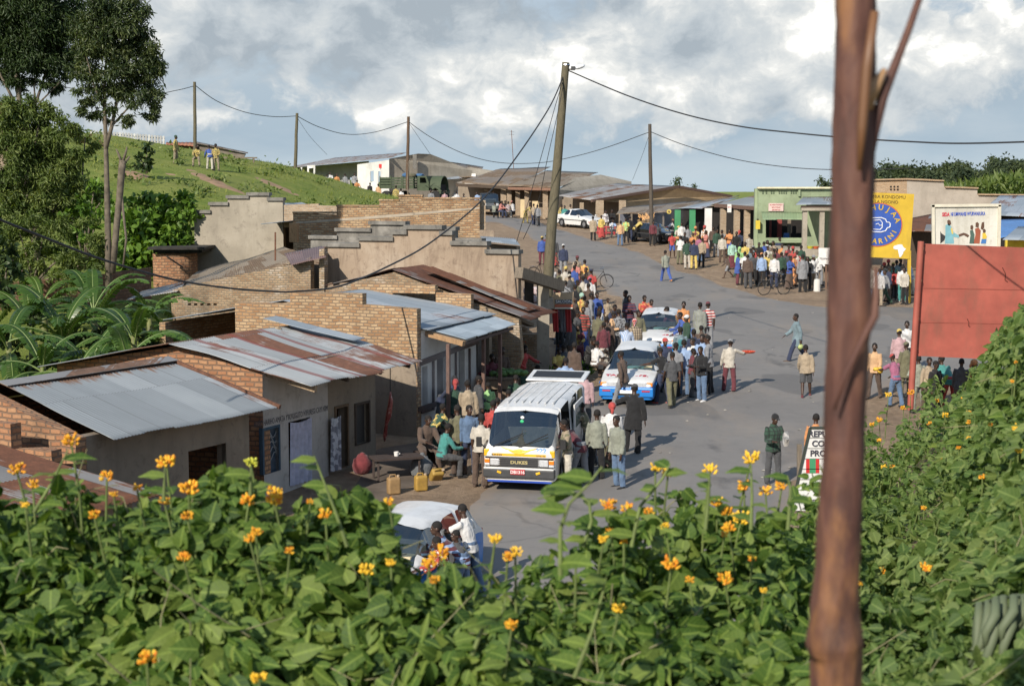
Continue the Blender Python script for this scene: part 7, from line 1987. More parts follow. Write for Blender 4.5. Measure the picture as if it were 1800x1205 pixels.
wire('slack service wire hanging from the lamp pole to the roof', [(990, 140, 53), (975, 190, 52), (955, 262, 51.5), (930, 350, 52), (908, 425, 53)], .012)
wire('second slack service wire hanging beside the lamp pole', [(992, 140, 53), (980, 200, 52.4), (962, 280, 52.2), (945, 360, 53), (920, 420, 54)], .012)
wire('thin stay wire from shelter pole down to the gable', [(1142, 234, 104), (1130, 270, 107), (1112, 316, 112)], .012)
# red board, seen from behind
rs = thing('red_sign_board', 'large blank red painted sheet metal board on a red pipe post', 'sign board', at(1603, 700, 41))
YR = 41.0
REDB = paint('red_board_paint', (.34, .085, .06), .65, .22, 1.3, dirt=.5)
mb = MB().prism([[at(1621, 428, YR), at(1850, 437, YR), at(1850, 636, YR), at(1606, 625, YR)]], (0, .05, 0))
mb.build('board', REDB, rs)
MB().tube([at(1600, 720, YR - .1), at(1606, 620, YR - .1), at(1619, 424, YR - .1)], .085, 10).build('post', REDB, rs, smooth=50)
for y0 in (437, 493, 560, 612): MB().box(at(1621 - (y0 - 430) * .07, y0, YR - .13), (.1, .06, .07)).build('bracket', RUSTM, rs)
MB().tube([at(1830, 760, YR - .1), at(1842, 428, YR - .1)], .085, 10).build('post', REDB, rs, smooth=50)
for y0 in (506, 566): MB().beam(at(1618, y0, YR - .006), at(1850, y0 + 4, YR - .006), .012, .018).build('seam', paint('seam_red', (.29, .075, .053), .8), rs)
for x0, y0, s_ in ((1762, 470, .9), (1700, 560, .5)):
 q = [at(x0, y0, YR - .012), at(x0 + 6 * s_, y0 + 12 * s_, YR - .012), at(x0 + 5 * s_, y0 + 24 * s_, YR - .012), at(x0 + 10 * s_, y0 + 28 * s_, YR - .012)]
 MB().tube(q, .012, 5).build('scratch', paint('scratch_dark', (.12, .03, .02), .9), rs)
# yellow billboard
ybd = thing('yellow_billboard', 'yellow billboard with a blue oval emblem behind the near wooden post', 'billboard', at(1560, 530, 70))
YY = 70.0
YELB = paint('yellow_board', (.58, .385, .03), .6, .12, 1.2, dirt=.3)
MB().prism([[at(1470, 336, YY), at(1607, 341, YY), at(1599, 455, YY), at(1462, 449, YY)]], (0, .12, 0)).build('board', YELB, ybd)
for x_ in (1480, 1598): MB().beam(at(x_, 545, YY + .1), at(x_, 440, YY + .1), .14, .14, up=(0, 1, 0)).build('leg', YELB, ybd)
bc = at(1543, 395, YY - .015)
n = 40
def oval(rx, rz, y=0.0): return [bc + V((rx * math.cos(2 * math.pi * i / n), y, rz * math.sin(2 * math.pi * i / n))) for i in range(n)]
MB().prism([oval(1.12, 1.0)], (0, .01, 0)).build('oval_rim', paint('oval_red', (.5, .12, .03)), ybd)
BLB = paint('oval_blue', (.035, .09, .36), .5)
MB().prism([oval(1.075, .955, -.008)], (0, .008, 0)).build('oval', BLB, ybd)
INKB = paint('brown_ink', (.09, .06, .02))
for t__, y_, s_ in (('KUWA SHUJAA TUMIA KONDOMU', 349.5, .205), ('FANYA MAPENZI TENDO LA NGONO', 358, .2)):
 textmesh('lettering', t__, s_, INKB, frame4(at(1592 if y_ < 352 else 1579, y_, YY - .012), (1, 0, -.03), (0, 0, 1)), ybd, align='RIGHT')
def arc_text(txt, a0, a1, rx, rz, flip, size):
 for i, ch in enumerate(txt):
  a = R(lerp(a0, a1, i / (len(txt) - 1))); p = bc + V((rx * math.cos(a), -.022, rz * math.sin(a)))
  tx = V((math.sin(a), 0, -math.cos(a))) if not flip else V((-math.sin(a), 0, math.cos(a)))
  textmesh('lettering', ch, size, YELB, frame4(p, tx, V((0, -1, 0)).cross(tx)), ybd, bold=.006)
arc_text('MSHUJAA', 150, 15, .80, .68, False, .34)
arc_text('SAFARINI', 205, 335, .93, .85, True, .32)
WTE = paint('white_emblem', (.7, .72, .75))
def zig(pts, r=.025): return MB().tube([bc + V((x, -.02, z_)) for x, z_ in pts], r, 6)
zig([(-.55, .3), (.15, .32), (.34, .25), (.4, .12), (.5, .11), (.56, .05), (.56, -.08), (.5, -.13), (.44, -.13), (.36, -.27), (.15, -.33), (-.55, -.3)], .028).build('emblem_outline', WTE, ybd)
zig([(-.2, .2), (.1, .22), (.2, .1), (.2, -.12), (.1, -.22), (-.2, -.2)], .022).build('emblem_outline', WTE, ybd)
zig([(-.1, .02), (.02, .06), (.08, -.03), (.2, -.02)], .02).build('emblem_outline', WTE, ybd)
af = [(0, 0), (.1, .04), (.22, .06), (.3, .04), (.34, -.08), (.42, -.18), (.48, -.2), (.44, -.3), (.36, -.4), (.35, -.5), (.29, -.62), (.24, -.72), (.18, -.72), (.15, -.55), (.12, -.4), (.1, -.26), (.0, -.26), (-.1, -.22), (-.13, -.12), (-.08, -.03)]
ao = at(1575, 431, YY - .013)
MB().prism([[ao + V((x * .95, 0, z_ * .75)) for x, z_ in af]], (0, .01, 0)).build('map_emblem', WTE, ybd)
# white painted billboard
sb = thing('white_billboard', 'weathered white billboard with painted family scene above the red board', 'billboard', at(1700, 520, 60))
YS_ = 60.0
MB().prism([[at(1642, 362, YS_), at(1757, 362, YS_), at(1755, 452, YS_), at(1643, 450, YS_)]], (0, .06, 0)).build('panel', plaster('dirty_white_panel', (.62, .60, .53), (.25, .22, .15), .45, (.7, .68, .62), .5, .9), sb)
fr_ = MB()
FRM = paint('frame_cream', (.6, .56, .45), .6)
for a, c in (((1637, 361.5), (1759, 360.5)), ((1640, 360), (1641, 455)), ((1757, 360), (1755, 455)), ((1640, 453), (1756, 455))): MB().beam(at(*a, YS_ - .03), at(*c, YS_ - .03), .11, .1, up=(0, 1, 0)).build('frame', FRM, sb)
for x_ in (1645, 1752): MB().beam(at(x_, 585, YS_ + .12), at(x_, 440, YS_ + .12), .12, .12, up=(0, 1, 0)).build('leg', GREYW, sb)
textmesh('lettering', 'SIDA', .2, REDT, frame4(at(1656, 380, YS_ - .01), (1, 0, 0), (0, 0, 1)), sb, align='LEFT', bold=.008, sx=.68)
textmesh('lettering', "NI UMWANSI W'URWARUKA", .2, BLUED, frame4(at(1671, 379.5, YS_ - .01), (1, 0, .02), (0, 0, 1)), sb, align='LEFT', bold=.006, sx=.51)
def flat(name, pts, col, dy=0): MB().prism([[at(x, y, YS_ - .012 - dy) for x, y in pts]], (0, .012, 0)).build(name, paint('sign_' + name, col, .7), sb)
SK = (.10, .05, .03)
flat('suit', [(1662, 396), (1668, 393), (1672, 398), (1676, 408), (1686, 414), (1685, 418), (1676, 416), (1677, 428), (1661, 428), (1662, 410)], (.17, .37, .42))
flat('shirt_front', [(1671, 400), (1674, 402), (1676, 411), (1673, 411)], (.6, .45, .1), .004)
flat('face', [(1665, 388), (1668, 386), (1671, 388), (1672, 393), (1669, 397), (1666, 395)], SK)
flat('arm', [(1685, 412), (1694, 409), (1700, 411), (1704, 414), (1701, 417), (1694, 413), (1686, 416)], SK, .004)
flat('green_dress', [(1705, 405), (1710, 404), (1713, 412), (1712, 428), (1704, 428), (1706, 414)], (.06, .11, .09))
flat('face', [(1706, 397), (1709, 395), (1711, 398), (1710, 404), (1706, 403)], SK)
flat('brown_dress', [(1714, 402), (1720, 400), (1724, 405), (1722, 428), (1711, 428), (1715, 412)], (.3, .08, .04))
flat('face', [(1715, 392), (1718, 390), (1721, 393), (1720, 400), (1715, 399)], SK)
flat('face', [(1726, 391), (1730, 390), (1730, 400), (1727, 404), (1724, 402)], SK)
flat('yellow_child', [(1727, 410), (1732, 409), (1735, 416), (1733, 420), (1727, 420)], (.6, .42, .05))
flat('blue_shorts', [(1726, 420), (1734, 420), (1733, 428), (1724, 428)], (.05, .16, .4))
flat('face', [(1728, 403), (1731, 402), (1733, 405), (1732, 409), (1728, 409)], SK)
flat('black_mark', [(1653, 406), (1655, 410), (1662, 415), (1660, 422), (1653, 428)], (.03, .03, .03))
# white commune board
cm = thing('commune_board', 'white lettered board with a small flag leaning among the leaves at the road edge', 'sign board', at(1440, 900, 24.5))
YC = 24.5
c00, c10, c11, c01 = at(1390, 897, YC), at(1508, 897, YC), at(1512, 752, YC), at(1424, 751, YC)
MB().prism([[c00, c10, c11, c01]], (0, .06, 0)).build('board', paint('board_white', (.68, .68, .66), .5, .06, 2., dirt=.25), cm)
edge_m = paint('dark_edge', (.04, .05, .04))
for a, c in ((c00, c01), (c01, c11)): MB().beam(a + V((0, -.005, 0)), c + V((0, -.005, 0)), .035, .04, up=(0, 1, 0)).build('edging', edge_m, cm)
for k_ in range(1, 8):
 y_ = 751 + k_ * 18.2; x_ = lerp(1424, 1390, (y_ - 751) / 146)
 MB().beam(at(x_ + 2, y_, YC - .004), at(1508, y_, YC - .004), .008, .012).build('plank_line', paint('joint_grey', (.25, .25, .24)), cm)
for t__, x_, y_, s_ in (('REPUBLIQUE', 1421, 767, .135), ('COMMUNE', 1427, 784, .135), ('PROVINCE', 1424, 801, .135)):
 textmesh('lettering', t__, s_, INK, frame4(at(x_, y_, YC - .01), (1, 0, 0), (-.0, 0, 1)), cm, align='LEFT', bold=.004)
textmesh('lettering', 'Mugerera', .085, INK, frame4(at(1400, 881, YC - .01), (1, 0, 0), (0, 0, 1)), cm, align='LEFT')
for x0, x1, c_ in ((1417, 1423, (.5, .03, .03)), (1423, 1434, (.05, .25, .12)), (1434, 1440, (.5, .03, .03))):
 MB().prism([[at(x0, 831, YC - .008), at(x1, 831, YC - .008), at(x1, 806, YC - .008), at(x0, 806, YC - .008)]], (0, .008, 0)).build('flag', paint('flag_colour', c_), cm)
for x_ in (1405, 1500): MB().beam(at(x_, 1010, YC + .1), at(x_, 780, YC + .1), .07, .07, up=(0, 1, 0)).build('leg', GREYW, cm)
# small white sign in the right crowd
ws_ = thing('white_notice', 'small white painted notice on a stake beside the whitewashed bollard', 'sign', at(1452, 500, 76))
MB().box(at(1452, 450, 76), (.75, .05, .8)).build('board', paint('white_paint', (.75, .73, .7)), ws_)
MB().beam(at(1452, 520, 76.1), at(1452, 455, 76.1), .08, .08, up=(0, 1, 0)).build('stake', wood('stake_wood', (.2, .12, .08)), ws_)
textmesh('lettering', 'TELEPHONE', .12, INK, frame4(at(1452, 456, 75.96), (1, 0, 0), (0, 0, 1)), ws_)
bo_ = ground(1436, 512)
bl_ = thing('bollard', 'stubby whitewashed round bollard at the road edge', 'bollard', bo_)
MB().lathe([(0, 0), (.17, 0), (.16, .5), (.13, .6), (0, .62)], bo_, 14).build('post', PL_WHITE, bl_, smooth=50)
# hanging board at the porch
hb = thing('hanging_sign', 'tan painted board with dark letter band hanging beside the concrete post', 'sign', at(990, 527, 50))
MB().prism([[at(972, 515, 50), at(1008, 513, 50), at(1007, 543, 50), at(974, 543, 50)]], (0, .05, 0)).build('board', plaster('sign_tan', (.5, .38, .25), (.1, .08, .06), .5), hb)
MB().box(at(991, 530, 49.98), (.56, .02, .13)).build('letter_band', paint('band_grey', (.09, .1, .12)), hb)
textmesh('lettering', 'SALOON', .13, WHITET, frame4(at(991, 532, 49.965), (1, 0, 0), (0, 0, 1)), hb)
MB().box(at(991, 537.5, 49.98), (.58, .02, .1)).build('stripe', paint('stripe_red', (.4, .1, .05)), hb)
MB().box(at(991, 541, 49.98), (.58, .02, .05)).build('stripe', paint('stripe_pale', (.6, .58, .5)), hb)
MB().tube([at(978, 513, 50), at(980, 500, 49.9)], .012, 5).build('hanger', WIRE, hb); MB().tube([at(1002, 513, 50), at(984, 500, 49.9)], .012, 5).build('hanger', WIRE, hb)
# near post
pt = thing('wooden_post', 'reddish peeling wooden post close to the camera', 'post', at(1468, 1215, 2.2))
m, nt, bs = newmat('peeling_bark')
ob = coords(nt)
n1 = nt.noise(nt.mapping(ob, (1, 1, .22)), 26.0, 6.0, .6, .5); n2 = nt.noise(nt.mapping(ob, (1, 1, .35)), 9.0, 5.0, .6)
cc = nt.ramp(n1, [(.3, (.045, .02, .016)), (.5, (.10, .042, .03)), (.7, (.17, .08, .05))])
cc = nt.mix(nt.ramp(n2, [(.55, 0.0), (.66, .85)]), cc, (.25, .115, .045))
cc = nt.mix(nt.ramp(nt.noise(nt.mapping(ob, (1, 1, .4)), 15.0, 3.0, .5), [(.58, 0.0), (.68, .6)]), cc, (.05, .022, .016))
nt.l(cc, bs.inputs['Base Color']); bs.inputs['Roughness'].default_value = .7
bump(nt, bs, n1, 1.0, .006)
pp_ = [(1468, 1230, 43), (1470, 1150, 46), (1468, 1130, 50), (1467, 1080, 42), (1472, 1000, 39), (1478, 900, 38), (1483, 800, 36.5), (1487, 700, 36), (1490, 600, 37.5), (1494, 560, 40), (1494, 500, 38), (1496, 400, 38), (1499, 300, 37), (1501, 180, 36), (1503, 60, 35), (1504, -30, 35)]
pq = []
for (a, b, c), (a2, b2, c2) in zip(pp_, pp_[1:]):
 for k in range(6): pq.append((lerp(a, a2, k / 6), lerp(b, b2, k / 6), lerp(c, c2, k / 6)))
tk_ = MB().tube([at(a, b, 2.2) for a, b, c in pq][::-1], [c * 2.2 / F for a, b, c in pq][::-1], 28)
for i, v in enumerate(tk_.v):
 ax_ = min(range(len(pq)), key=lambda k: abs(at(pq[k][0], pq[k][1], 2.2).z - v.z)); cx_ = at(pq[ax_][0], pq[ax_][1], 2.2); d_ = V((v.x - cx_.x, v.y - cx_.y, 0)).normalized()
 tk_.v[i] = v + d_ * (.0028 * MN.noise(V((v.x * 60, v.y * 60, v.z * 9))) + .0022 * MN.noise(V((d_.x * 3, d_.y * 3, v.z * 30))) + .003 * max(0, MN.noise(V((d_.x * 2, d_.y * 2, v.z * 5 + 4)))))
tk_.build('trunk', m, pt, smooth=180)
MB().tube([at(1522, 300, 2.19), at(1536, 230, 2.19), at(1552, 170, 2.19), at(1575, 110, 2.2), (at(1598, 50, 2.21)), at(1622, -20, 2.22)], [.008, .0085, .0075, .0065, .0055, .005], 8).build('branch', m, pt, smooth=180)
MB().tube([at(1520, 190, 2.18), at(1538, 150, 2.18), at(1556, 122, 2.18)], [.012, .01, .004], 7).build('bark_strip', paint('pale_bark', (.4, .24, .12)), pt, smooth=180)
MB().tube([at(1540, 470, 2.17), at(1540, 520, 2.16), at(1538, 555, 2.15), at(1520, 590, 2.15), at(1490, 650, 2.15), at(1466, 720, 2.15)], [.003, .0045, .006, .0055, .004, .002], 8).build('branch', m, pt, smooth=180)
MB().tube([at(1538, 20, 2.15), at(1524, 120, 2.15), at(1516, 220, 2.15), at(1510, 300, 2.15)], [.006, .0075, .007, .003], 8).build('bark_strip', paint('ochre_bark', (.17, .08, .035)), pt, smooth=180)
# ---------------------------------------------------------------- street things on the left
def jerry(px, py, col, label, tip=0.0, h=.42):
 P = ground(px, py); j = thing('jerrycan', label, 'jerrycan', P, 0.4)
 j.rotation_euler[0] = tip
 b2 = MB().box((0, 0, h * .45), (.3, .2, h * .9)).build('can', paint('jerry_' + label.split()[0], col, .55, .2, 6., dirt=.3), j, local=True)
 bv_ = b2.modifiers.new('e', 'BEVEL'); bv_.width = .05; bv_.segments = 3
 MB().tube([(-.1, 0, h * .88), (-.08, 0, h * 1.03), (.04, 0, h * 1.03), (.06, 0, h * .88)], .018, 7).build('handle', paint('jerry_' + label.split()[0], col, .55, .2, 6., dirt=.3), j, local=True, smooth=60)
 MB().lathe([(.035, h * .88), (.035, h), (0, h)], (.11, 0, 0), 10).build('cap', paint('jerry_cap', (.4, .3, .2)), j, local=True)
 return j
jerry(692, 868, (.30, .19, .085), 'tan plastic jerrycan standing on the dark earth by houses', 0, .44)
jerry(740, 862, (.36, .22, .045), 'yellow plastic jerrycan standing beside the kerb edge', 0, .4)
jerry(764, 842, (.34, .22, .05), 'yellow plastic jerrycan tipped over near the bench', .8, .4)
def sack(px, py, r, col, label, name='sack', jit=.12):
 P = ground(px, py); s_ = thing(name, label, 'sack', P)
 MB().blob((0, 0, r[2] * .8), r, 14, 10, jit).build('bag', fabric(col), s_, local=True, smooth=180)
 MB().blob((0.02, 0, r[2] * 1.7), (r[0] * .3, r[1] * .3, r[2] * .3), 8, 6, .2).build('tied_neck', fabric(col), s_, local=True, smooth=180)
sack(636, 832, (.24, .2, .26), (.16, .03, .035), 'dark red plastic sack against the house wall')
sack(741, 838, (.27, .22, .3), (.13, .14, .15), 'grey plastic sack beside the bench legs')
tb_ = thing('low_table', 'low dark wooden table with a white cup outside the butcher', 'table', ground(697, 843))
P = tb_.location
TBW = wood('black_wood', (.05, .035, .03))
MB().box((0, 0, .55), (1.2, .6, .05), rz=R(20)).build('top', TBW, tb_, local=True)
for x_ in (-.5, .5):
 for y_ in (-.22, .22):
  q = MX.Rotation(R(20), 3, 'Z') @ V((x_, y_, 0)); MB().beam((q.x, q.y, 0), (q.x, q.y, .53), .05, .05).build('leg', TBW, tb_, local=True)
cp_ = thing('cup', 'small white cup standing on the low dark table', 'cup', P + V((0, 0, .577)))
MB().lathe([(0, 0), (.05, 0), (.06, .1), (.052, .1), (.04, .015), (0, .015)], (0, 0, 0), 12).build('bowl', paint('white_paint', (.75, .73, .7)), cp_, local=True); MB().tube([(.055, 0, .08), (.09, 0, .06), (.05, 0, .03)], .008, 6).build('handle', paint('white_paint', (.75, .73, .7)), cp_, local=True)
for k_, (px, py, dx) in enumerate(((757, 815, .0), (790, 812, .3))):
 bn = thing('bench', ('plain plank bench along the white wall', 'plank bench in front of the white wall posts')[k_], 'bench', ground(px, py), R(70 - 20 * k_))
 MB().box((0, 0, .42), (1.5, .28, .05)).build('seat', TBW, bn, local=True)
 for x_ in (-.6, .6): MB().box((x_, 0, .2), (.06, .24, .4)).build('leg', TBW, bn, local=True)
hm = thing('hanging_meat', 'side of raw meat hanging on a hook from the house eave', 'meat', at(683, 690, 38.6))
MB().tube([at(686, 640, 38.6), at(686, 690, 38.6)], .012, 5).build('hook_cord', WIRE, hm)
mm, nt, bs = newmat('raw_meat'); nt.l(nt.ramp(nt.noise(coords(nt), 12.0, 5.0), [(.35, (.2, .03, .025)), (.55, (.33, .08, .06)), (.7, (.5, .35, .28))]), bs.inputs['Base Color']); bs.inputs['Roughness'].default_value = .4
MB().tube([at(686, 688, 38.6), at(687, 705, 38.6), at(683, 730, 38.6), at(679, 745, 38.6), at(677, 765, 38.6), at(676, 775, 38.6)], [.03, .1, .13, .07, .09, .03], 10, sy=.6).build('joint', mm, hm, smooth=180)
# timber stall
ts = thing('market_stall', 'timber plank stall heaped with green vegetables under the awning end', 'stall', F3.w(6.2, -.8, -6.7))
s0, s1 = at(842, 690, 43.6), at(912, 690, 44.2)
z0_ = gz(s0.x, s0.y)
PLK = wood('stall_plank', (.17, .125, .085))
for k_ in range(3): MB().box(((s0.x + s1.x) / 2, 43.8, z0_ + .25 + .3 * k_), (s1.x - s0.x, .06, .24)).build('plank', PLK, ts)
for x_ in (s0.x, (s0.x + s1.x) / 2, s1.x): MB().box((x_, 43.9, z0_ + .5), (.1, .12, 1.1)).build('leg', DARKW, ts)
MB().box(((s0.x + s1.x) / 2, 44.5, z0_ + 1.02), (s1.x - s0.x, 1.4, .06)).build('counter', PLK, ts)
GRN = paint('cabbage', (.09, .17, .045), .6, .5, 8.)
def heap(P, n, spread, r, mat, label, name, cat):
 h_ = thing(name, label, cat, P)
 m_ = MB()
 for i in range(n):
  a = random.uniform(0, 6.28); d = spread * math.sqrt(random.random())
  rr = r * random.uniform(.7, 1.2)
  m_.blob((d * math.cos(a), d * math.sin(a) * .7, rr * .6 + max(0, (spread - d)) * .35 * random.random()), (rr, rr * .8, rr * .7), 6, 5, .2)
 o = m_.build('heap', mat, h_, local=True, smooth=60); o['kind'] = 'stuff'
 return h_
heap(V(((s0.x + s1.x) / 2 + .25, 44.3, z0_ + 1.06)), 26, .5, .11, GRN, 'heap of green cabbages on the timber stall', 'vegetable_heap', 'vegetables')
heap(V(((s0.x + s1.x) / 2 - .3, 44.4, z0_ + 1.06)), 18, .26, .07, paint('dark_berries', (.09, .02, .03), .4, .3, 9.), 'heap of dark red onions on the timber stall', 'onion_heap', 'vegetables')
LEAFG = leafm('cut_greens', (.05, .11, .015), (.10, .2, .03), (.2, .32, .06), .2, .5, False)
def greens(px, py, n, sp, label, hgt=.3):
 P = ground(px, py); h_ = thing('greens_pile', label, 'vegetables', P)
 vs, fs, rn = [], [], []
 for i in range(n):
  a = random.uniform(0, 6.28); d = sp * math.sqrt(random.random()); c = V((d * math.cos(a), d * .8 * math.sin(a), random.random() * hgt * (1 - d / sp * .7)))
  t = V((random.uniform(-1, 1), random.uniform(-1, 1), random.uniform(-.2, .9))).normalized(); s_ = t.cross(V((0, 0, 1))).normalized() * .05; k = len(vs); L = random.uniform(.12, .26)
  vs += [c, c + t * L * .5 + s_, c + t * L, c + t * L * .5 - s_]; fs.append((k, k + 1, k + 2, k + 3))
 m_ = MB(); m_.v = vs; m_.f = fs; m_.m = [0] * len(fs)
 o = m_.build('leaves', LEAFG, h_, local=True, fixn=False); o['kind'] = 'stuff'
 return h_
greens(1014, 648, 260, .5, 'bright green heap of cut vegetables on the ground by the taxi')
greens(1000, 658, 160, .8, 'scattered green trimmings beside the concrete post', .15)
greens(968, 655, 160, .7, 'greens spread at the foot of the concrete post', .2)
lit_ = draped('vegetable_litter', [ground(*p).xy[:] for p in ((985, 660), (1035, 632), (1062, 640), (1048, 665), (1020, 690), (990, 690))], paint('chaff', (.34, .26, .13), .95, .5, 5.), .05, .6, 'structure', .2)
sk_ = thing('sack_stack', 'stack of white printed grain sacks in the porch shade', 'sack stack', at(936, 560, 52.5))
for k_ in range(4):
 o_ = MB().box(at(936, 553 - k_ * 14, 52.5), (.62, .5, .27)).build('grain_sack', fabric((.55, .55, .56), 'v', (.5, .2, .2)), sk_)
 bv_ = o_.modifiers.new('e', 'BEVEL'); bv_.width = .09; bv_.segments = 3
st_ = thing('stone_counter', 'rough brick counter with tomatoes and bundles in the porch shade', 'stall', at(925, 600, 50.5))
MB().box(at(930, 620, 50.6), (1.0, .7, 1.3)).build('base', BRICK_OLD, st_)
heap(at(921, 603, 50.4) + V((0, 0, .02)), 30, .2, .05, paint('tomato', (.5, .06, .02), .35, .3, 9.), 'small heap of red tomatoes on the rough brick counter', 'tomato_heap', 'vegetables')
bu = thing('cloth_bundle', 'crumpled brown bundle on the rough brick counter', 'bundle', at(915, 588, 50.8))
MB().blob((0, 0, .08), (.36, .25, .2), 12, 8, .2).build('cloth', fabric((.28, .2, .13)), bu, local=True, smooth=180)
MB().blob((.12, -.1, .2), (.14, .12, .1), 10, 7, .2).build('fold', fabric((.28, .2, .13)), bu, local=True, smooth=180)
# hung cloths by the sign
for x_, c_, n_ in ((975, (.4, .03, .03), 'red'), (988, (.13, .13, .14), 'dark grey'), (998, (.36, .03, .03), 'crimson')):
 ck = thing('hung_cloth', '%s cloth hanging under the tan sign board' % n_, 'cloth', at(x_, 560, 50.3))
 vs, fs = [], []
 for j in range(9):
  for i in range(7): vs.append(at(x_ - 5 + i * 1.7 + j * .3, 543 + j * 5, 50.3) + V((0, .05 * math.sin(i * 2.1 + j * .3), 0)))
 for j in range(8):
  for i in range(6): a = j * 7 + i; fs.append((a, a + 1, a + 8, a + 7))
 m_ = MB(); m_.v = [V(v) for v in vs]; m_.f = fs; m_.m = [0] * len(fs); m_.build('cloth', fabric(c_), ck, smooth=180)
 MB().beam(at(x_ - 6, 543, 50.3), at(x_ + 6, 543, 50.3), .03, .03).build('rail', GREYW, ck)
# red cart
rc = thing('handcart', 'low red wooden handcart with people around it', 'cart', ground(1071, 412), R(5))
RW = paint('red_wood', (.42, .05, .06), .7, .3, 6.)
MB().box((0, 0, .55), (1.9, .9, .07)).build('deck', RW, rc, local=True)
for x_ in (-.9, -.3, .3, .9): MB().box((x_, -.42, .3), (.09, .09, .6)).build('leg', RW, rc, local=True)
MB().box((0, -.44, .14), (1.9, .05, .09)).box((0, .44, .14), (1.9, .05, .09)).build('rail', RW, rc, local=True)
MB().beam((-.95, .3, .55), (-1.5, .3, .9), .06, .06).beam((-.95, -.3, .55), (-1.5, -.3, .9), .06, .06).build('shaft', RW, rc, local=True)
for x_, y_, n_ in ((1130, 388, 'nearer'), (1142, 386, 'farther')):
 bk2 = thing('maize_basket', '%s basket of yellow maize ears behind the black coupe' % n_, 'basket', at(x_, y_ + 6, 107.5))
 MB().lathe([(0, 0), (.3, 0), (.42, .3), (.38, .3), (.28, .04), (0, .04)], (0, 0, 0), 14).build('basket', wood('wicker', (.3, .2, .1)), bk2, local=True)
 m_ = MB()
 for i in range(16): m_.tube([(random.uniform(-.3, .3), random.uniform(-.2, .2), .25), (random.uniform(-.35, .35), random.uniform(-.2, .2), random.uniform(.5, .75))], [.05, .02], 6)
 m_.build('maize', paint('maize', (.72, .42, .16), .7, .3, 12.), bk2, local=True)['kind'] = 'stuff'
# table in the right crowd
tt = thing('street_table', 'narrow wooden trestle table inside the crowd before the green shop', 'table', ground(1362, 480))
MB().box((0, 0, .85), (1.5, .6, .05)).build('top', wood('table_brown', (.2, .11, .06)), tt, local=True)
for x_ in (-.65, .65):
 for y_ in (-.24, .24): MB().box((x_, y_, .41), (.06, .06, .82)).build('leg', wood('table_brown', (.2, .11, .06)), tt, local=True)
ta = thing('arcade_table', 'small wooden table between the seated men at the arcade', 'table', ground(886, 381))
MB().box((0, 0, .68), (.9, .6, .05)).build('top', PALEW, ta, local=True)
for x_ in (-.38, .38):
 for y_ in (-.24, .24): MB().box((x_, y_, .33), (.06, .06, .66)).build('leg', PALEW, ta, local=True)
# things people hold
HT = HANDS[(1282, 596)]['R']
tr = thing('tray', 'shallow red tray held up beside the man with the grey cap', 'tray', HT + V((.12, 0, .01)))
MB().lathe([(0, 0), (.2, 0), (.25, .05), (.24, .055), (.19, .015), (0, .015)], (0, 0, 0), 16).build('dish', paint('tray_red', (.55, .09, .04), .4), tr, local=True)
heap(HT + V((.12, 0, .03)), 8, .13, .04, paint('tomato', (.5, .06, .02), .35, .3, 9.), 'few red fruits on the shallow red tray', 'fruit', 'fruit')
nw = thing('newspapers', 'bundle of newspapers under the arm of the man in checked green', 'newspapers', HANDS[(1361, 726)]['L'] + V((.02, -.03, .04)))
for k_ in range(3):
 MB().box((.015 * k_, -.02 * k_, .02 * k_), (.07, .26, .2), rot=MX.Rotation(R(20 + 8 * k_), 3, 'X')).build('newspaper', fabric((.5, .48, .45), 'print', (.18, .18, .18)), nw, local=True)
pbg = thing('plastic_bag', 'small white and red plastic bag held by the woman in the red headscarf', 'bag', HANDS[(1072, 708)]['L'] + V((0, 0, -.27)))
MB().blob((0, 0, 0), (.13, .09, .2), 10, 8, .15).build('bag', fabric((.6, .55, .55), 'spot', (.5, .1, .1)), pbg, local=True, smooth=180); MB().tube([(-.06, 0, .16), (-.02, 0, .3), (.05, 0, .16)], .01, 5).build('handle', paint('white_paint', (.75, .73, .7)), pbg, local=True)
cb2 = thing('fruit_bag', 'green bag of fruit carried by the man striding across', 'bag', HANDS[(1401, 551)]['L'] + V((0, 0, -.14)))
MB().blob((0, 0, 0), (.09, .08, .1), 10, 8, .25).build('bag', paint('lime_bag', (.36, .42, .16), .5), cb2, local=True, smooth=180); MB().tube([(-.05, 0, .1), (0, 0, .22), (.05, 0, .1)], .01, 5).build('handle', paint('lime_bag', (.42, .52, .18), .5), cb2, local=True)
fo = thing('fruit_bundle', 'bundle of yellow fruit offered to the man in apricot', 'fruit', HANDS[(1577, 623)]['L'] + V((0, 0, .03)))
MB().blob((0, 0, 0), (.1, .08, .06), 9, 7, .2).blob((.12, 0, -.04), (.1, .08, .1), 9, 7, .2).build('fruit', paint('fruit_yellow', (.65, .42, .05), .5), fo, local=True, smooth=180)
bpk = thing('backpack', 'teal and navy backpack worn near the second taxi', 'backpack', PEOPLE_AT[(1199, 574)].location + V((0, -.17, 1.15)))
o_ = MB().box((0, 0, 0), (.3, .16, .42)).build('bag', fabric((.05, .2, .22)), bpk, local=True); bv_ = o_.modifiers.new('e', 'BEVEL'); bv_.width = .06; bv_.segments = 3
o_ = MB().box((0, -.09, -.08), (.22, .06, .2)).build('pocket', fabric((.03, .06, .12)), bpk, local=True); bv_ = o_.modifiers.new('e', 'BEVEL'); bv_.width = .025; bv_.segments = 2
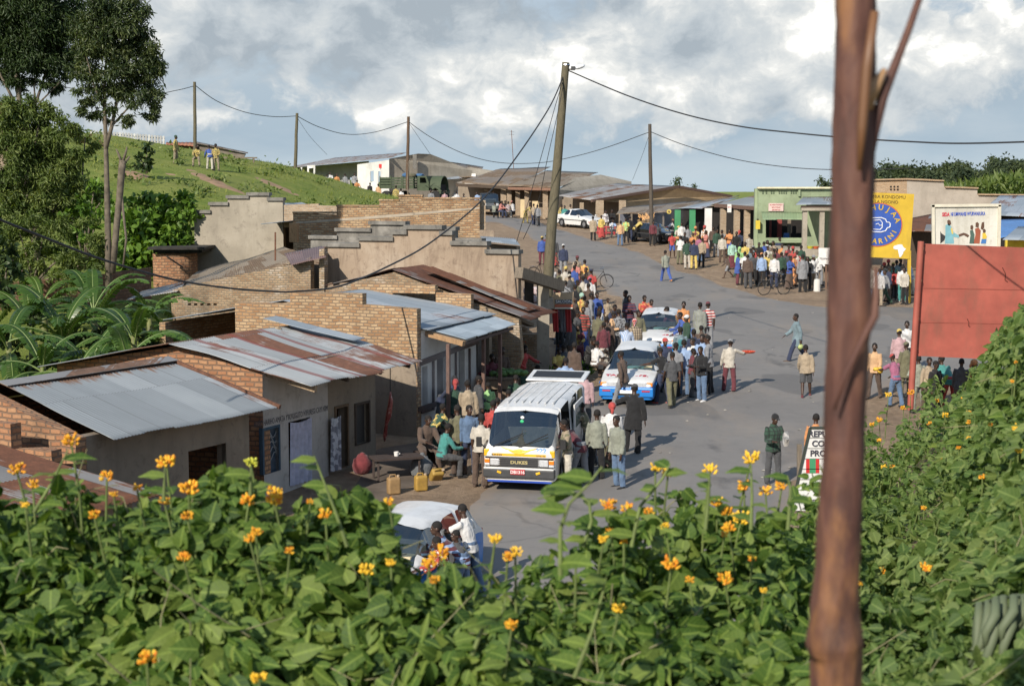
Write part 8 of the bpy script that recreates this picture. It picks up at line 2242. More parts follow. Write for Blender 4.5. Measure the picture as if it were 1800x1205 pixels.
# ---------------------------------------------------------------- plants
import numpy as np
RG = np.random.default_rng(11)
LEAF_ROWS = [(0.0, 0.0), (-.05, .2), (.1, .40), (.32, .46), (.55, .37), (.76, .22), (.9, .10), (1.02, 0.0)]
def leaf_template(rows, fold=.16, droop=.22, wid=1.0):
 vs, uv, fs = [], [], []
 idx = []
 for i, (y, w_) in enumerate(rows):
  w_ *= wid
  if w_ == 0: idx.append([len(vs)]); vs.append((0, y, -droop * y * y)); uv.append((0, y))
  else:
   a = len(vs); wob = .03 * math.sin(i * 2.4)
   yy = max(0.0, y)
   for s_ in (-1, 0, 1):
    vs.append((s_ * w_, y + abs(s_) * 0.0 if i != 1 else (y if s_ else .05), -droop * yy * yy + abs(s_) * (w_ * fold + wob) )); uv.append((s_ * w_, y))
   idx.append([a, a + 1, a + 2])
 for a, b in zip(idx, idx[1:]):
  if len(a) == 1: fs += [(a[0], b[1], b[0]), (a[0], b[2], b[1])]
  elif len(b) == 1: fs += [(a[0], a[1], b[0]), (a[1], a[2], b[0])]
  else: fs += [(a[0], a[1], b[1], b[0]), (a[1], a[2], b[2], b[1])]
 return np.array(vs), np.array(uv), fs
T_BROAD = leaf_template(LEAF_ROWS)
T_OVAL = leaf_template([(0.0, 0.0), (.12, .19), (.35, .29), (.6, .25), (.82, .13), (1.03, 0.0)], .2, .3)
T_NARROW = leaf_template([(0.0, 0.0), (.15, .10), (.4, .16), (.7, .11), (1.05, 0.0)], .25, .45)
T_SMALL = leaf_template([(0.0, 0.0), (.2, .26), (.55, .28), (1.0, 0.0)], .2, .3)
T_LONG = leaf_template([(0.0, 0.0), (.45, .13), (1.0, 0.0)], .2, .35)
def unit(a): return a / np.maximum(1e-9, np.linalg.norm(a, axis=1, keepdims=True))
def leafmesh(name, T, pos, axis, nrm, size, rnd, mat, parent=None, smooth=True):
 tv, tu, tf = T; N = len(pos); k = len(tv)
 ax = unit(axis); nr = nrm - ax * np.sum(nrm * ax, 1, keepdims=True); nr = unit(nr); rt = np.cross(ax, nr)
 v = pos[:, None, :] + size[:, None, None] * (tv[None, :, 0, None] * rt[:, None, :] + tv[None, :, 1, None] * ax[:, None, :] + tv[None, :, 2, None] * nr[:, None, :])
 v = v.reshape(-1, 3)
 loops, starts, tot = [], [], 0
 fl = [len(f) for f in tf]; per = np.concatenate([np.array(f) for f in tf])
 lv = (per[None, :] + (np.arange(N) * k)[:, None]).reshape(-1)
 cnt = np.tile(np.array(fl), N); st = np.concatenate([[0], np.cumsum(cnt)[:-1]])
 me = bpy.data.meshes.new(name)
 me.vertices.add(len(v)); me.vertices.foreach_set('co', v.ravel().astype(np.float32))
 me.loops.add(len(lv)); me.loops.foreach_set('vertex_index', lv.astype(np.int32))
 me.polygons.add(len(cnt)); me.polygons.foreach_set('loop_start', st.astype(np.int32))
 me.update(calc_edges=True)
 a = me.attributes.new('rnd', 'FLOAT', 'POINT'); a.data.foreach_set('value', np.repeat(rnd, k).astype(np.float32))
 ul = me.uv_layers.new(name='UVMap'); uu = np.tile(tu, (N, 1))[lv]; ul.data.foreach_set('uv', uu.ravel().astype(np.float32))
 if smooth: me.polygons.foreach_set('use_smooth', np.ones(len(cnt), dtype=bool))
 me.materials.append(mat)
 o = bpy.data.objects.new(name, me); COL.objects.link(o)
 if parent is not None: attach(o, parent); KIDS.setdefault(parent.name, []).append(o)
 return o
def rays(px, py):
 x = (px - 900) / F; y = (602.5 - py) / F
 d = np.stack([x, CP + y * SP, -SP + y * CP], 1)
 return d / d[:, 1:2]
def interp(x, pts): return np.interp(x, [p[0] for p in pts], [p[1] for p in pts])
LEAF_A = leafm('broad_leaf', (.022, .058, .010), (.068, .13, .019), (.165, .22, .046), .3, .62)
LEAF_B = leafm('bank_leaf', (.03, .068, .014), (.076, .135, .028), (.165, .215, .065), .3, .62)
STEM = paint('green_stem', (.13, .17, .05), .7, .4, 9.)
DRY = paint('dry_stalk', (.21, .20, .10), .9, .4, 9.)
TOP = [(-800, 850), (-150, 835), (0, 842), (60, 822), (130, 838), (200, 850), (270, 828), (330, 838), (400, 822), (470, 838), (540, 868), (600, 872), (650, 905), (690, 945), (740, 985), (800, 1000), (850, 975), (900, 965), (960, 940), (1040, 950), (1090, 905), (1140, 880), (1200, 880), (1260, 900), (1330, 905), (1400, 890), (1440, 878), (1500, 800), (1540, 768), (1580, 750), (1620, 736), (1660, 715), (1700, 672), (1740, 640), (1770, 600), (1800, 562), (1850, 530), (1980, 500), (2850, 470)]
YR_ = [(-150, 4.5), (600, 4.4), (800, 4.0), (1000, 4.0), (1150, 4.6), (1380, 5.0), (1450, 6.5), (1500, 9.5), (1540, 13), (1620, 12.5), (1700, 10.5), (1760, 8.5), (1800, 7.2), (1980, 6.8), (2850, 7.5)]
def surf(px, t):
 """foliage surface: t = 0 near the lens, 1 at the crest, above 1 falling away behind it"""
 top = interp(px, TOP) + 14 * np.sin(px * .045) + 9 * np.sin(px * .113 + 1)
 yr = interp(px, YR_)
 py = 1290 + (top - 1290) * np.minimum(t, 1.0)
 Y = 3.15 * (yr / 3.15) ** np.clip(t, 0, 1) ** np.where(yr > 6, 1.25, 1.0)
 p = rays(px, py) * Y[:, None]
 over = np.maximum(0, t - 1)
 p[:, 1] += over * yr * .5; p[:, 2] -= over * yr * .42 * (1 + over)
 return p
def npn(p, sc, seed):
 return np.array([MN.noise(V((a * sc, b * sc, c * sc + seed))) for a, b, c in p])
def scatter(n, x0, x1, deep, tmax=1.25, bias=.8):
 px = RG.uniform(x0, x1, n); t = RG.uniform(0, 1, n) ** bias * tmax
 p = surf(px, t)
 lump = npn(p, 2.6, 5.) * .2 + npn(p, 7., 9.) * .1
 d = RG.exponential(deep, n)
 sc = np.clip(p[:, 1] / 4.0, .8, 1.6)
 p[:, 2] += (lump - d * .75) * sc; p[:, 1] += d * .7 * sc
 return px, t, p, d
SHRUBS = [(-60, .5, 'leafy bush with orange flower heads in the bottom left corner'), (180, .75, 'leafy bush with orange flowers below the clean grey roof'), (420, .8, 'leafy bush with paired orange flowers below the notice wall'),
   (330, .2, 'broad leaved bush at the bottom edge with one orange flower low down'), (650, .7, 'heart leaved climber in front of the nearest white car'), (640, .15, 'broad leaved bush at the bottom edge left of the middle'),
   (880, .6, 'leafy bush with orange flowers right of the nearest white car'), (1000, .2, 'big leaved bush with pale curling stalks at bottom middle'), (1180, .85, 'tall flowering bush standing up against the grey road'),
   (1330, .7, 'bush with the densest orange flower heads left of the near post'), (1250, .2, 'leafy bush at the bottom edge left of the near post')]
BANKS = [(1530, .85, 'scrub with yellow flowers just right of the near post top of bank'), (1640, .9, 'weedy scrub with yellow flowers below the red board'), (1780, .95, 'heart leaved climber mound touching the red board at right edge'),
   (1600, .5, 'low creeping scrub in the middle of the right bank'), (1750, .5, 'dense creeping scrub at the right edge halfway down'), (1600, .1, 'leafy scrub with orange flowers at bottom right of the near post'), (1770, .1, 'scrub around the drooping grey fronds in the bottom right corner')]
def make_shrubs(seeds, n, x0, x1, deep, T2, mat, smin, smax, broad):
 px, t, p, d = scatter(n, x0, x1, deep)
 keep = np.ones(n, bool)
 # thin places where one looks into the bush
 gap = npn(p, 3.3, 31.)
 keep &= ~((gap > .14) & (d < .2)) | (RG.random(n) < .12)
 px, t, p, d = px[keep], t[keep], p[keep], d[keep]; n = len(px)
 sx = np.array([s_[0] for s_ in seeds]); st = np.array([s_[1] for s_ in seeds])
 dist = ((px[:, None] - sx) / 190) ** 2 + ((t[:, None] - st) / .45) ** 2 + .5 * npn(p, 3., 77.)[:, None] * np.cos(np.arange(len(seeds)))[None, :]
 gid = np.argmin(dist, 1)
 rd = RG.normal(0, 1, (n, 3))
 nrm = np.array([-.25, -.75, .55])[None, :] + rd * .62
 axis = RG.normal(0, 1, (n, 3)) * np.array([1, .8, .6]) + np.array([0, -.25, -.5])
 patch = npn(p, 1.6, 51.)
 size = RG.uniform(smin, smax, n) * (1 + .35 * patch) * np.where(RG.random(n) < .35, .6, 1.0)
 rnd = np.clip(.47 + .35 * patch + RG.normal(0, .25, n), 0, 1)
 roots = []
 for g_, s_ in enumerate(seeds):
  m_ = gid == g_
  if m_.sum() < 10: roots.append(None); continue
  c = p[m_].mean(0)
  r = thing('flowering_shrub', s_[2], 'shrub', (c[0], c[1], p[m_][:, 2].min() - .3), 0, 'flowering bushes on the near bank')
  sel = np.where(m_)[0]; isb = (RG.random(len(sel)) < broad) if g_ % 2 == 0 else (RG.random(len(sel)) < broad * .5)
  a, b = sel[isb], sel[~isb]; cut = RG.random(len(b)) < .4; c3 = b[cut]; b = b[~cut]
  leafmesh('foliage', T_NARROW, p[c3], axis[c3] + np.array([0, 0, .3]), nrm[c3], size[c3] * 1.0, np.clip(rnd[c3] + .22, 0, 1), mat, r)
  # leaves of the two kinds go in one crown mesh
  o1 = leafmesh('foliage', T_BROAD, p[a], axis[a], nrm[a], size[a] * 1.12, rnd[a], mat, r) if len(a) else None
  o2 = leafmesh('foliage', T2, p[b], axis[b], nrm[b], size[b] * 1.15, rnd[b], mat, r) if len(b) else None
  sm_ = MB()
  pick = RG.choice(sel, min(60, len(sel)), replace=False)
  for q in pick:
   e = V(p[q]); s0 = e + V((RG.normal(0, .12), RG.normal(.1, .1), -RG.uniform(.15, .45))); mid = (e + s0) / 2 + V((RG.normal(0, .03), 0, .03))
   sm_.tube([s0, mid, e], [.005, .004, .0022], 5, caps=False)
  sm_.build('stems', STEM, r, smooth=180, uv=None)['kind'] = 'stuff'
  dm = MB()
  for q in RG.choice(sel, min(14, len(sel)), replace=False):
   e = V(p[q]) + V((0, -.03, .02)); L_ = RG.uniform(.08, .3) * (1 if e.y < 6 else 1.8); dv = V((RG.normal(0, .8), RG.normal(-.2, .4), RG.normal(.25, .5))).normalized() * L_
   dm.tube([e - dv * .5, e + V((0, 0, .02)), e + dv * .5 + V((RG.normal(0, .03), 0, RG.normal(0, .03)))], [.0024, .002, .0012], 5, caps=False)
  dm.build('dry_stalks', DRY, r, smooth=180, uv=None)['kind'] = 'stuff'
  roots.append(r)
 return roots
RS = make_shrubs(SHRUBS, 40000, -140, 1470, .13, T_OVAL, LEAF_A, .026, .068, .5)
RB = make_shrubs(BANKS, 60000, 1475, 1960, .14, T_SMALL, LEAF_B, .024, .058, .35)
make_shrubs([(2150, .5, 'wide creeping scrub beyond the right edge of the bank'), (2500, .5, 'far creeping scrub out to the right on the bank')], 22000, 1960, 2850, .14, T_SMALL, LEAF_B, .03, .07, .35)
make_shrubs([(-420, .5, 'leafy bush continuing beyond the left edge')], 9000, -800, -140, .13, T_OVAL, LEAF_A, .03, .075, .5)
# flower heads
def floret():
 m, nt, b = newmat('orange_floret')
 nt.l(nt.ramp(nt.noise(coords(nt), 70.0, 2.0), [(.34, (.62, .17, .008)), (.5, (.76, .34, .015)), (.64, (.80, .52, .04))]), b.inputs['Base Color']); b.inputs['Roughness'].default_value = .7
 return m
FLW = [floret(), paint('yellow_floret', (.82, .50, .03), .6, .15, 40.), paint('bud_floret', (.55, .55, .06), .6, .2, 40.)]
FL = [(125, 774, 1), (30, 826, 1), (188, 838, .8), (293, 813, 1.15), (332, 859, 1.1), (200, 869, .5), (441, 814, .8, 2), (437, 880, .9), (483, 878, 1), (486, 864, .7), (572, 905, .8), (450, 936, .7), (258, 1156, .9), (455, 1192, .7), (645, 1003, .8), (684, 882, .6), (773, 972, 1.1), (755, 990, .9), (870, 948, .8), (906, 971, .7), (1088, 1070, .7), (1070, 888, .9), (1102, 893, .8), (1152, 822, .8), (1174, 832, .8), (1248, 826, .9), (1320, 806, 1.1), (1308, 855, .9), (1346, 864, .9), (1374, 855, .8), (1260, 883, .8), (1277, 900, .9), (1302, 912, 1.1), (1282, 928, .9), (1180, 991, 1), (1275, 1018, .9), (1212, 1019, .5), (1552, 1002, .9), (1628, 997, 1), (1548, 1079, .8), (1515, 1026, .5), (1562, 694, .8), (1601, 690, .8), (1588, 717, .7), (1546, 738, .8), (1622, 733, .8), (1662, 730, .8), (1704, 726, .7), (1741, 746, .5), (1788, 752, .8), (1727, 838, .6), (1702, 770, .6), (1648, 704, .6), (1533, 746, .6)]
rf = random.Random(5)
for i in range(24):
 x_ = rf.uniform(40, 1420); FL.append((x_, float(np.interp(x_, [q[0] for q in TOP], [q[1] for q in TOP])) + rf.uniform(18, 200) * rf.random() + 12, rf.uniform(.4, .7)))
for i in range(14):
 x_ = rf.uniform(1530, 1790); FL.append((x_, float(np.interp(x_, [q[0] for q in TOP], [q[1] for q in TOP])) + rf.uniform(5, 260) * rf.random(), rf.uniform(.45, .75)))
def nearest(px, t, seeds, roots):
 best = min((i for i in range(len(seeds)) if roots[i] is not None), key=lambda i: ((px - seeds[i][0]) / 190) ** 2 + ((t - seeds[i][1]) / .45) ** 2)
 return roots[best]
for f_ in FL:
 px, py, s_ = f_[:3]
 top = float(interp(px, TOP)); t = max(0.0, min(1.0, (1290 - py) / (1290 - top)))
 base = surf(np.array([float(px)]), np.array([t]))[0]
 Y = base[1] - .12 if t < 1 else float(interp(px, YR_)) - .15
 Y -= (.12 if Y < 6 else .4) if t < 1 else 0
 c = at(px, py, Y); root = nearest(px, t, SHRUBS if px < 1470 else BANKS, RS if px < 1470 else RB)
 R_ = .0195 * s_ * (1 if Y < 6 else Y / 8.5)
 mb = MB(); n_ = 26
 for i in range(n_):
  a = random.uniform(0, 6.28); e = random.random(); d = V((math.cos(a) * math.sqrt(e), math.sin(a) * math.sqrt(e) * .9, random.uniform(-.45, .75))) * R_ * 1.15
  q = c + d; ups = (d + V((0, 0, R_ * .9))).normalized()
  mb.tube([q - ups * R_ * .35, q + ups * R_ * .1, q + ups * R_ * .32], [R_ * .1, R_ * .22, R_ * .14], 6)
 mb.build('flower_head', FLW[f_[3] if len(f_) > 3 else (0 if random.random() < .72 else 1)], root, smooth=60, uv=None)
 dn = c + V((random.uniform(-.03, .03), .03, -.16 * (1 if Y < 6 else 1.6)))
 MB().tube([dn + V((0, .02, -.12)), dn, c - V((0, 0, R_ * .4))], [.0045, .004, .003], 5, caps=False).build('flower_stalk', STEM, root, smooth=180, uv=None)
 ps = np.array([[*(dn.lerp(c, k))] for k in (.0, .15, .4, .55)]); n4 = len(ps); aa = RG.uniform(0, 6.28, n4)
 leafmesh('stalk_leaves', T_OVAL, ps, np.stack([np.cos(aa), np.sin(aa), np.full(n4, .2)], 1), np.tile([[0, -.3, 1.]], (n4, 1)) + RG.normal(0, .2, (n4, 3)), RG.uniform(.045, .075, n4) * (1 if Y < 6 else 1.5), RG.uniform(.3, .9, n4), LEAF_A, root)
# upright shoots and curling tendrils against the road
for pts, root in (([(985, 1010), (985, 930), (1000, 885), (1035, 850), (1058, 820)], 7), ([(1025, 960), (1040, 915), (1035, 880), (1000, 860), (975, 868), (945, 876)], 7), ([(1110, 960), (1125, 890), (1165, 840), (1178, 815)], 8), ([(1320, 930), (1322, 870), (1320, 812)], 9), ([(1240, 930), (1246, 870), (1248, 828)], 8), ([(610, 960), (590, 900), (565, 835), (552, 800)], 4), ([(60, 900), (90, 850), (120, 790)], 0), ([(288, 880), (290, 820)], 1), ([(440, 870), (441, 820)], 2), ([(1385, 930), (1390, 860), (1384, 835)], 9), ([(1455, 950), (1465, 880), (1440, 815)], 9), ([(830, 1150), (850, 1100), (880, 1085), (890, 1050)], 7), ([(1010, 1190), (1040, 1110), (1060, 1040), (1066, 1010)], 7)):
 Y = 3.95 if pts[0][1] < 1010 else 3.2
 q = [at(x, y, Y) for x, y in pts]; r = RS[root]
 MB().tube(q, [.006 - .0042 * i / (len(q) - 1) for i in range(len(q))], 6, caps=False).build('shoot', STEM, r, smooth=180, uv=None)
 P_ = [];
 for i in range(len(q) - 1):
  for k in (.25, .7): P_.append([*q[i].lerp(q[i + 1], k)])
 P_ = np.array(P_); n4 = len(P_); aa = RG.uniform(0, 6.28, n4)
 leafmesh('shoot_leaves', T_OVAL, P_, np.stack([np.cos(aa), np.sin(aa) * .6, np.full(n4, .25)], 1), np.tile([[0, -.5, 1.]], (n4, 1)) + RG.normal(0, .25, (n4, 3)), RG.uniform(.04, .085, n4), RG.uniform(.35, 1, n4), LEAF_A, r)
# drooping grey fronds at the right edge
fd = thing('drooping_plant', 'clump of thick drooping grey green fronds at the bottom right edge', 'plant', at(1790, 1180, 3.9))
GRF = leafm('grey_frond', (.12, .15, .085), (.22, .25, .15), (.33, .34, .22), .1, .6, False)
for i in range(24):
 x0 = 1725 + (i % 12) * 11 + random.uniform(-6, 6); y0 = 1060 - 14 * math.sin((i % 12) / 12 * 3) + (i // 12) * 24
 o0 = at(x0, y0, 3.9 - .05 * (i % 3)); L = random.uniform(.1, .17)
 pts = [o0 + V((0, .04, -.015)), o0, o0 + V((-.012, -.035, -.03)), o0 + V((-.03 + random.uniform(-.02, .02), -.05, -L * .6)), o0 + V((-.035 + random.uniform(-.03, .03), -.04, -L))]
 MB().tube(pts, [.006, .011, .013, .011, .004], 7, sy=.6).build('frond', GRF, fd, smooth=180, uv=None)
# ---------------------------------------------------------------- trees
BARK = paint('eucalyptus_bark', (.14, .115, .085), .9, .45, 5.)
EUC = leafm('eucalyptus_leaf', (.024, .042, .014), (.055, .082, .027), (.12, .145, .052), .26, .42, False)
EUC2 = leafm('mixed_leaf', (.045, .08, .018), (.10, .148, .034), (.19, .235, .07), .32, .5, False)
DKL = leafm('dark_leaf', (.012, .028, .009), (.028, .052, .014), (.055, .085, .025), .2, .5, False)
def crown(parent, clumps, Y, mat, T, size, dens, name='crown', droop=-.6):
 P_, R2 = [], []
 for cx, cy, r in clumps:
  c = np.array(at(cx, cy, Y)); rm = r * Y / F
  n = int(dens * rm * rm)
  sub = max(4, int(rm * 12))
  cc = unit(RG.normal(0, 1, (sub, 3))) * (RG.random((sub, 1)) ** .5) * rm * np.array([1, 1.1, .85])
  k = RG.integers(0, sub, n)
  P_.append(c + cc[k] + RG.normal(0, rm * .19, (n, 3)) * np.array([1, 1, .8]))
  R2.append(np.clip(.5 + (cc[k][:, 2] / rm) * .3 + RG.normal(0, .2, n), 0, 1) * 0 + np.clip(RG.normal(.5, .22, n) + RG.normal(0, .2, sub)[k], 0, 1))
 p = np.concatenate(P_); n = len(p)
 return leafmesh(name, T, p, RG.normal(0, .6, (n, 3)) + np.array([0, 0, droop]), RG.normal(0, 1, (n, 3)) + np.array([-.3, -.5, .6]), RG.uniform(.7, 1.3, n) * size, np.concatenate(R2), mat, parent, smooth=False)
def limbs(parent, paths, Y, name='trunk', mat=BARK):
 for i, (pts, r0, r1) in enumerate(paths):
  q = [at(x, y, Y + dy) for x, y, dy in pts]
  MB().tube(q, [lerp(r0, r1, k / (len(q) - 1)) for k in range(len(q))], 9).build(name if i == 0 else 'limb', mat, parent, smooth=180)
def tree(name, label, base, Y, clumps, paths, mat, T, size, dens, group='trees on the left', droop=-.6, bark=BARK):
 r = thing(name, label, 'tree', at(base[0], base[1], Y), 0, group)
 limbs(r, paths, Y, mat=bark)
 crown(r, clumps, Y, mat, T, size, dens, droop=droop)
 return r
tree('eucalyptus_tree', 'slender eucalyptus with an open feathery crown standing clear on the left', (190, 480), 50,
  [(200, 18, 52), (165, 45, 40), (235, 50, 42), (150, 85, 34), (205, 85, 52), (262, 95, 32), (165, 125, 36), (225, 130, 45), (268, 140, 26), (150, 165, 22), (200, 170, 34), (248, 180, 30), (170, 205, 18), (228, 212, 20), (262, 205, 16), (180, -5, 40), (235, 95, 40), (180, 60, 40), (140, 120, 22), (270, 115, 22), (215, 155, 30), (150, 45, 26), (245, 20, 30), (275, 170, 14), (142, 190, 14)],
  [([(192, 520, 0), (190, 430, 0), (188, 330, 0), (186, 250, 0), (183, 160, 0), (190, 70, 0)], .125, .035), ([(186, 262, 0), (197, 220, 0), (207, 170, .3), (222, 110, .3), (238, 50, .3)], .075, .02), ([(184, 190, 0), (165, 150, -.3), (152, 100, -.3)], .05, .015), ([(185, 140, 0), (212, 100, .3), (255, 90, .3)], .045, .012), ([(196, 222, 0), (225, 190, .2), (258, 170, .2)], .04, .01), ([(208, 168, .2), (240, 150, 0), (266, 140, 0)], .03, .01)], EUC, T_LONG, .17, 2150)
tree('eucalyptus_tree', 'tall dark eucalyptus with a heavy crown at the top left corner', (80, 440), 56,
  [(30, -20, 60), (90, 0, 60), (10, 40, 50), (60, 45, 55), (112, 60, 40), (15, 95, 40), (70, 100, 42), (110, 115, 30), (30, 140, 26), (-30, 60, 50), (95, 145, 20), (50, 90, 40), (90, 80, 36), (120, 20, 36), (5, 10, 46), (60, 10, 50), (125, 95, 22), (-10, 120, 36)],
  [([(72, 480, 0), (60, 400, 0), (45, 320, 0), (38, 220, 0), (30, 130, 0), (35, 30, 0)], .2, .06), ([(40, 240, 0), (60, 190, 0), (80, 130, .3), (100, 60, .3)], .08, .02), ([(36, 200, 0), (10, 150, 0), (-20, 90, 0)], .07, .02), ([(45, 225, 0), (70, 180, 0), (120, 130, 0)], .05, .015), ([(62, 190, 0), (60, 150, 0), (70, 100, 0)], .04, .01)], DKL, T_LONG, .18, 3000)
tree('leafy_tree', 'bushy tree with olive foliage below the tall dark eucalyptus', (60, 470), 52,
  [(20, 205, 36), (70, 215, 38), (110, 235, 30), (10, 250, 40), (60, 265, 45), (115, 285, 34), (20, 305, 42), (75, 325, 42), (125, 335, 26), (30, 360, 34), (85, 375, 32), (-20, 330, 50), (110, 400, 20), (40, 240, 36), (90, 255, 34), (45, 300, 40), (135, 300, 26), (10, 340, 36), (55, 345, 36), (-10, 280, 40), (40, 395, 26), (5, 400, 26), (135, 270, 20), (95, 345, 30), (20, 180, 30), (60, 185, 24)],
  [([(66, 500, 0), (64, 430, 0), (60, 360, 0), (58, 280, 0), (70, 210, 0)], .13, .03), ([(62, 380, 0), (90, 340, 0), (112, 290, 0)], .06, .015), ([(60, 350, 0), (30, 300, 0), (12, 250, 0)], .06, .015), ([(64, 420, 0), (100, 360, .2), (140, 330, .2)], .05, .01)], EUC2, T_LONG, .17, 2700)
tree('leafy_tree', 'thin young tree with sparse foliage between the two eucalyptuses', (150, 500), 54,
  [(140, 240, 16), (155, 255, 18), (120, 380, 24), (140, 420, 26), (165, 390, 20), (100, 430, 24), (130, 460, 20), (170, 340, 14)],
  [([(140, 500, 0), (138, 430, 0), (142, 340, 0), (150, 240, 0)], .07, .02), ([(140, 420, 0), (120, 380, 0), (105, 350, 0)], .04, .01), ([(140, 380, 0), (165, 340, 0), (180, 320, 0)], .03, .01)], EUC2, T_LONG, .16, 2200)
pr_t = thing('pruned_tree', 'bare pruned tree trunk with cut stubs beside the slender eucalyptus', 'tree', at(200, 470, 50), 0, 'trees on the left')
limbs(pr_t, [([(198, 480, 0), (203, 420, 0), (210, 350, 0), (214, 300, 0), (216, 282, 0)], .1, .12), ([(215, 290, 0), (208, 270, 0), (204, 262, 0)], .05, .02), ([(216, 285, 0), (222, 265, 0), (223, 258, 0)], .05, .02), ([(215, 292, 0), (228, 275, 0)], .05, .025), ([(212, 330, 0), (222, 420, 0), (216, 470, 0)], .045, .03)], 50)
crown(pr_t, [(216, 285, 5)], 50, EUC2, T_LONG, .14, 900)
def bush(name, label, base, Y, clumps, mat, T, size, dens, cat='bush', droop=-.1, group=None):
 r = thing(name, label, cat, at(base[0], base[1], Y), 0, group)
 q0 = at(base[0], base[1], Y)
 for c in clumps[:4]: MB().tube([q0, q0.lerp(at(c[0], c[1], Y), .5) + V((0, 0, .1)), at(c[0], c[1], Y)], [.05, .035, .015], 6).build('stem', BARK, r, smooth=180)
 crown(r, clumps, Y, mat, T, size, dens, 'foliage', droop)
 return r
BROADB = leafm('bean_leaf', (.045, .10, .014), (.10, .19, .025), (.17, .28, .045), .3, .45, False)
bush('climber_thicket', 'bright green broad leaved thicket beside the grey stepped gable', (270, 470), 62, [(225, 400, 36), (265, 385, 34), (305, 380, 34), (335, 375, 20), (240, 430, 36), (285, 425, 36), (320, 415, 26), (225, 455, 26), (265, 450, 26), (250, 360, 26), (290, 355, 22), (330, 350, 20)], BROADB, T_SMALL, .26, 900, 'thicket')
bush('shrub', 'dark little shrub alone on the hill slope above the thicket', (258, 305), 86, [(258, 262, 14), (248, 280, 13), (266, 285, 13), (256, 298, 12), (240, 290, 8)], DKL, T_SMALL, .26, 300)
bush('shrub', 'small dark shrub on the hill near the dirt path', (360, 338), 84, [(355, 332, 9), (366, 330, 8)], EUC2, T_SMALL, .26, 280)
bush('shrub', 'low reddish shrub on the hill crest by the fence', (165, 262), 100, [(150, 250, 12), (170, 255, 10), (182, 258, 8)], leafm('russet_leaf', (.06, .04, .02), (.11, .07, .03), (.15, .11, .05), .2, .5, False), T_SMALL, .28, 260)
bush('shrub', 'dark bush cut by the left edge above the banana plants', (5, 540), 44, [(-10, 440, 30), (12, 470, 24), (-5, 505, 28), (10, 530, 18), (-20, 410, 20)], DKL, T_SMALL, .2, 700)
bush('shrub', 'green bush tucked behind the banana plants', (130, 480), 53, [(60, 445, 26), (100, 455, 26), (150, 460, 22), (180, 450, 20), (40, 480, 18)], EUC2, T_SMALL, .22, 500)
bush('hill_bush', 'wide green bush under the trees on the lower hill', (150, 400), 66, [(150, 350, 22), (185, 345, 20), (160, 380, 24), (200, 375, 22), (140, 400, 20)], BROADB, T_SMALL, .27, 420)
# banana plants
BAN = leafm('banana_leaf', (.02, .05, .010), (.045, .095, .015), (.10, .17, .035), .3, .32, False)
BST = paint('banana_stem', (.14, .15, .05), .6, .4, 4.)
def banana(label, px, py, Y, H, n, seed):
 rr = random.Random(seed); B = at(px, py, Y); B.z = gz(B.x, B.y) - .1
 r = thing('banana_plant', label, 'banana plant', B, 0, 'banana plants below the hill')
 topz = at(px, py, Y).z
 T_ = V((B.x, B.y, topz))
 MB().tube([B, B.lerp(T_, .5) + V((.03, 0, 0)), T_], [.14, .12, .07], 10).build('stem', BST, r, smooth=180)
 for i in range(n):
  a = 2 * math.pi * (i + rr.random() * .6) / n; el = rr.uniform(.25, 1.2); L = rr.uniform(1.6, 2.35) * H; Wd = rr.uniform(.2, .3) * H
  d = V((math.cos(a), math.sin(a) * .8, 0)); pts = []
  p = T_ + V((0, 0, -.05 * i)); v = (d * math.cos(el) + V((0, 0, math.sin(el)))).normalized()
  n_ = 14
  for k in range(n_ + 1):
   pts.append(p.copy()); p = p + v * (L / n_); v = (v + V((0, 0, -.10 - .07 * (k / n_)))).normalized()
  vs, fs, uv = [], [], []
  rn = []
  for s_ in (1, -1):
   for k in range(2, n_):
    t0, t1 = k / n_, (k + 1) / n_
    ax = (pts[k + 1] - pts[k]).normalized(); side = ax.cross(V((0, 0, 1))).normalized() * s_; up = side.cross(ax) * s_
    for h_ in range(2):
     f0 = k + h_ * .5; q0 = pts[k].lerp(pts[k + 1], h_ * .5 + .02); q1 = pts[k].lerp(pts[k + 1], h_ * .5 + .47)
     w0 = Wd * math.sin(math.pi * min(1, max(.05, (f0 / n_ - .08) / .94))) ** .55; w1 = Wd * math.sin(math.pi * min(.99, max(.05, ((f0 + .5) / n_ - .08) / .94))) ** .55
     dr = rr.uniform(.15, .7); sl = ax * (.12 * H)
     m0 = q0 + side * w0 * .5 + up * .06 * w0 + sl * .4; m1 = q1 + side * w1 * .5 + up * .06 * w1 + sl * .4
     e0 = q0 + side * w0 * (1 - dr * .15) - V((0, 0, w0 * dr * .7)) + sl; e1 = q1 + side * w1 * (1 - dr * .15) - V((0, 0, w1 * dr * .7)) + sl
     b = len(vs); vs += [q0, q1, m1, m0, e1, e0]; fs += [(b, b + 1, b + 2, b + 3), (b + 3, b + 2, b + 4, b + 5)]
  m_ = MB(); m_.v = vs; m_.f = fs; m_.m = [0] * len(fs)
  o = m_.build('leaf', BAN, r, fixn=False, uv=None)
  at2 = o.data.attributes.new('rnd', 'FLOAT', 'POINT'); base_r = rr.uniform(.2, .8)
  at2.data.foreach_set('value', [base_r + rr.uniform(-.1, .1) for _ in vs])
  MB().tube(pts, [.03 - .024 * k / n_ for k in range(n_ + 1)], 5, caps=False).build('midrib', paint('midrib', (.15, .21, .06), .5), o, smooth=180, uv=None)
 return r
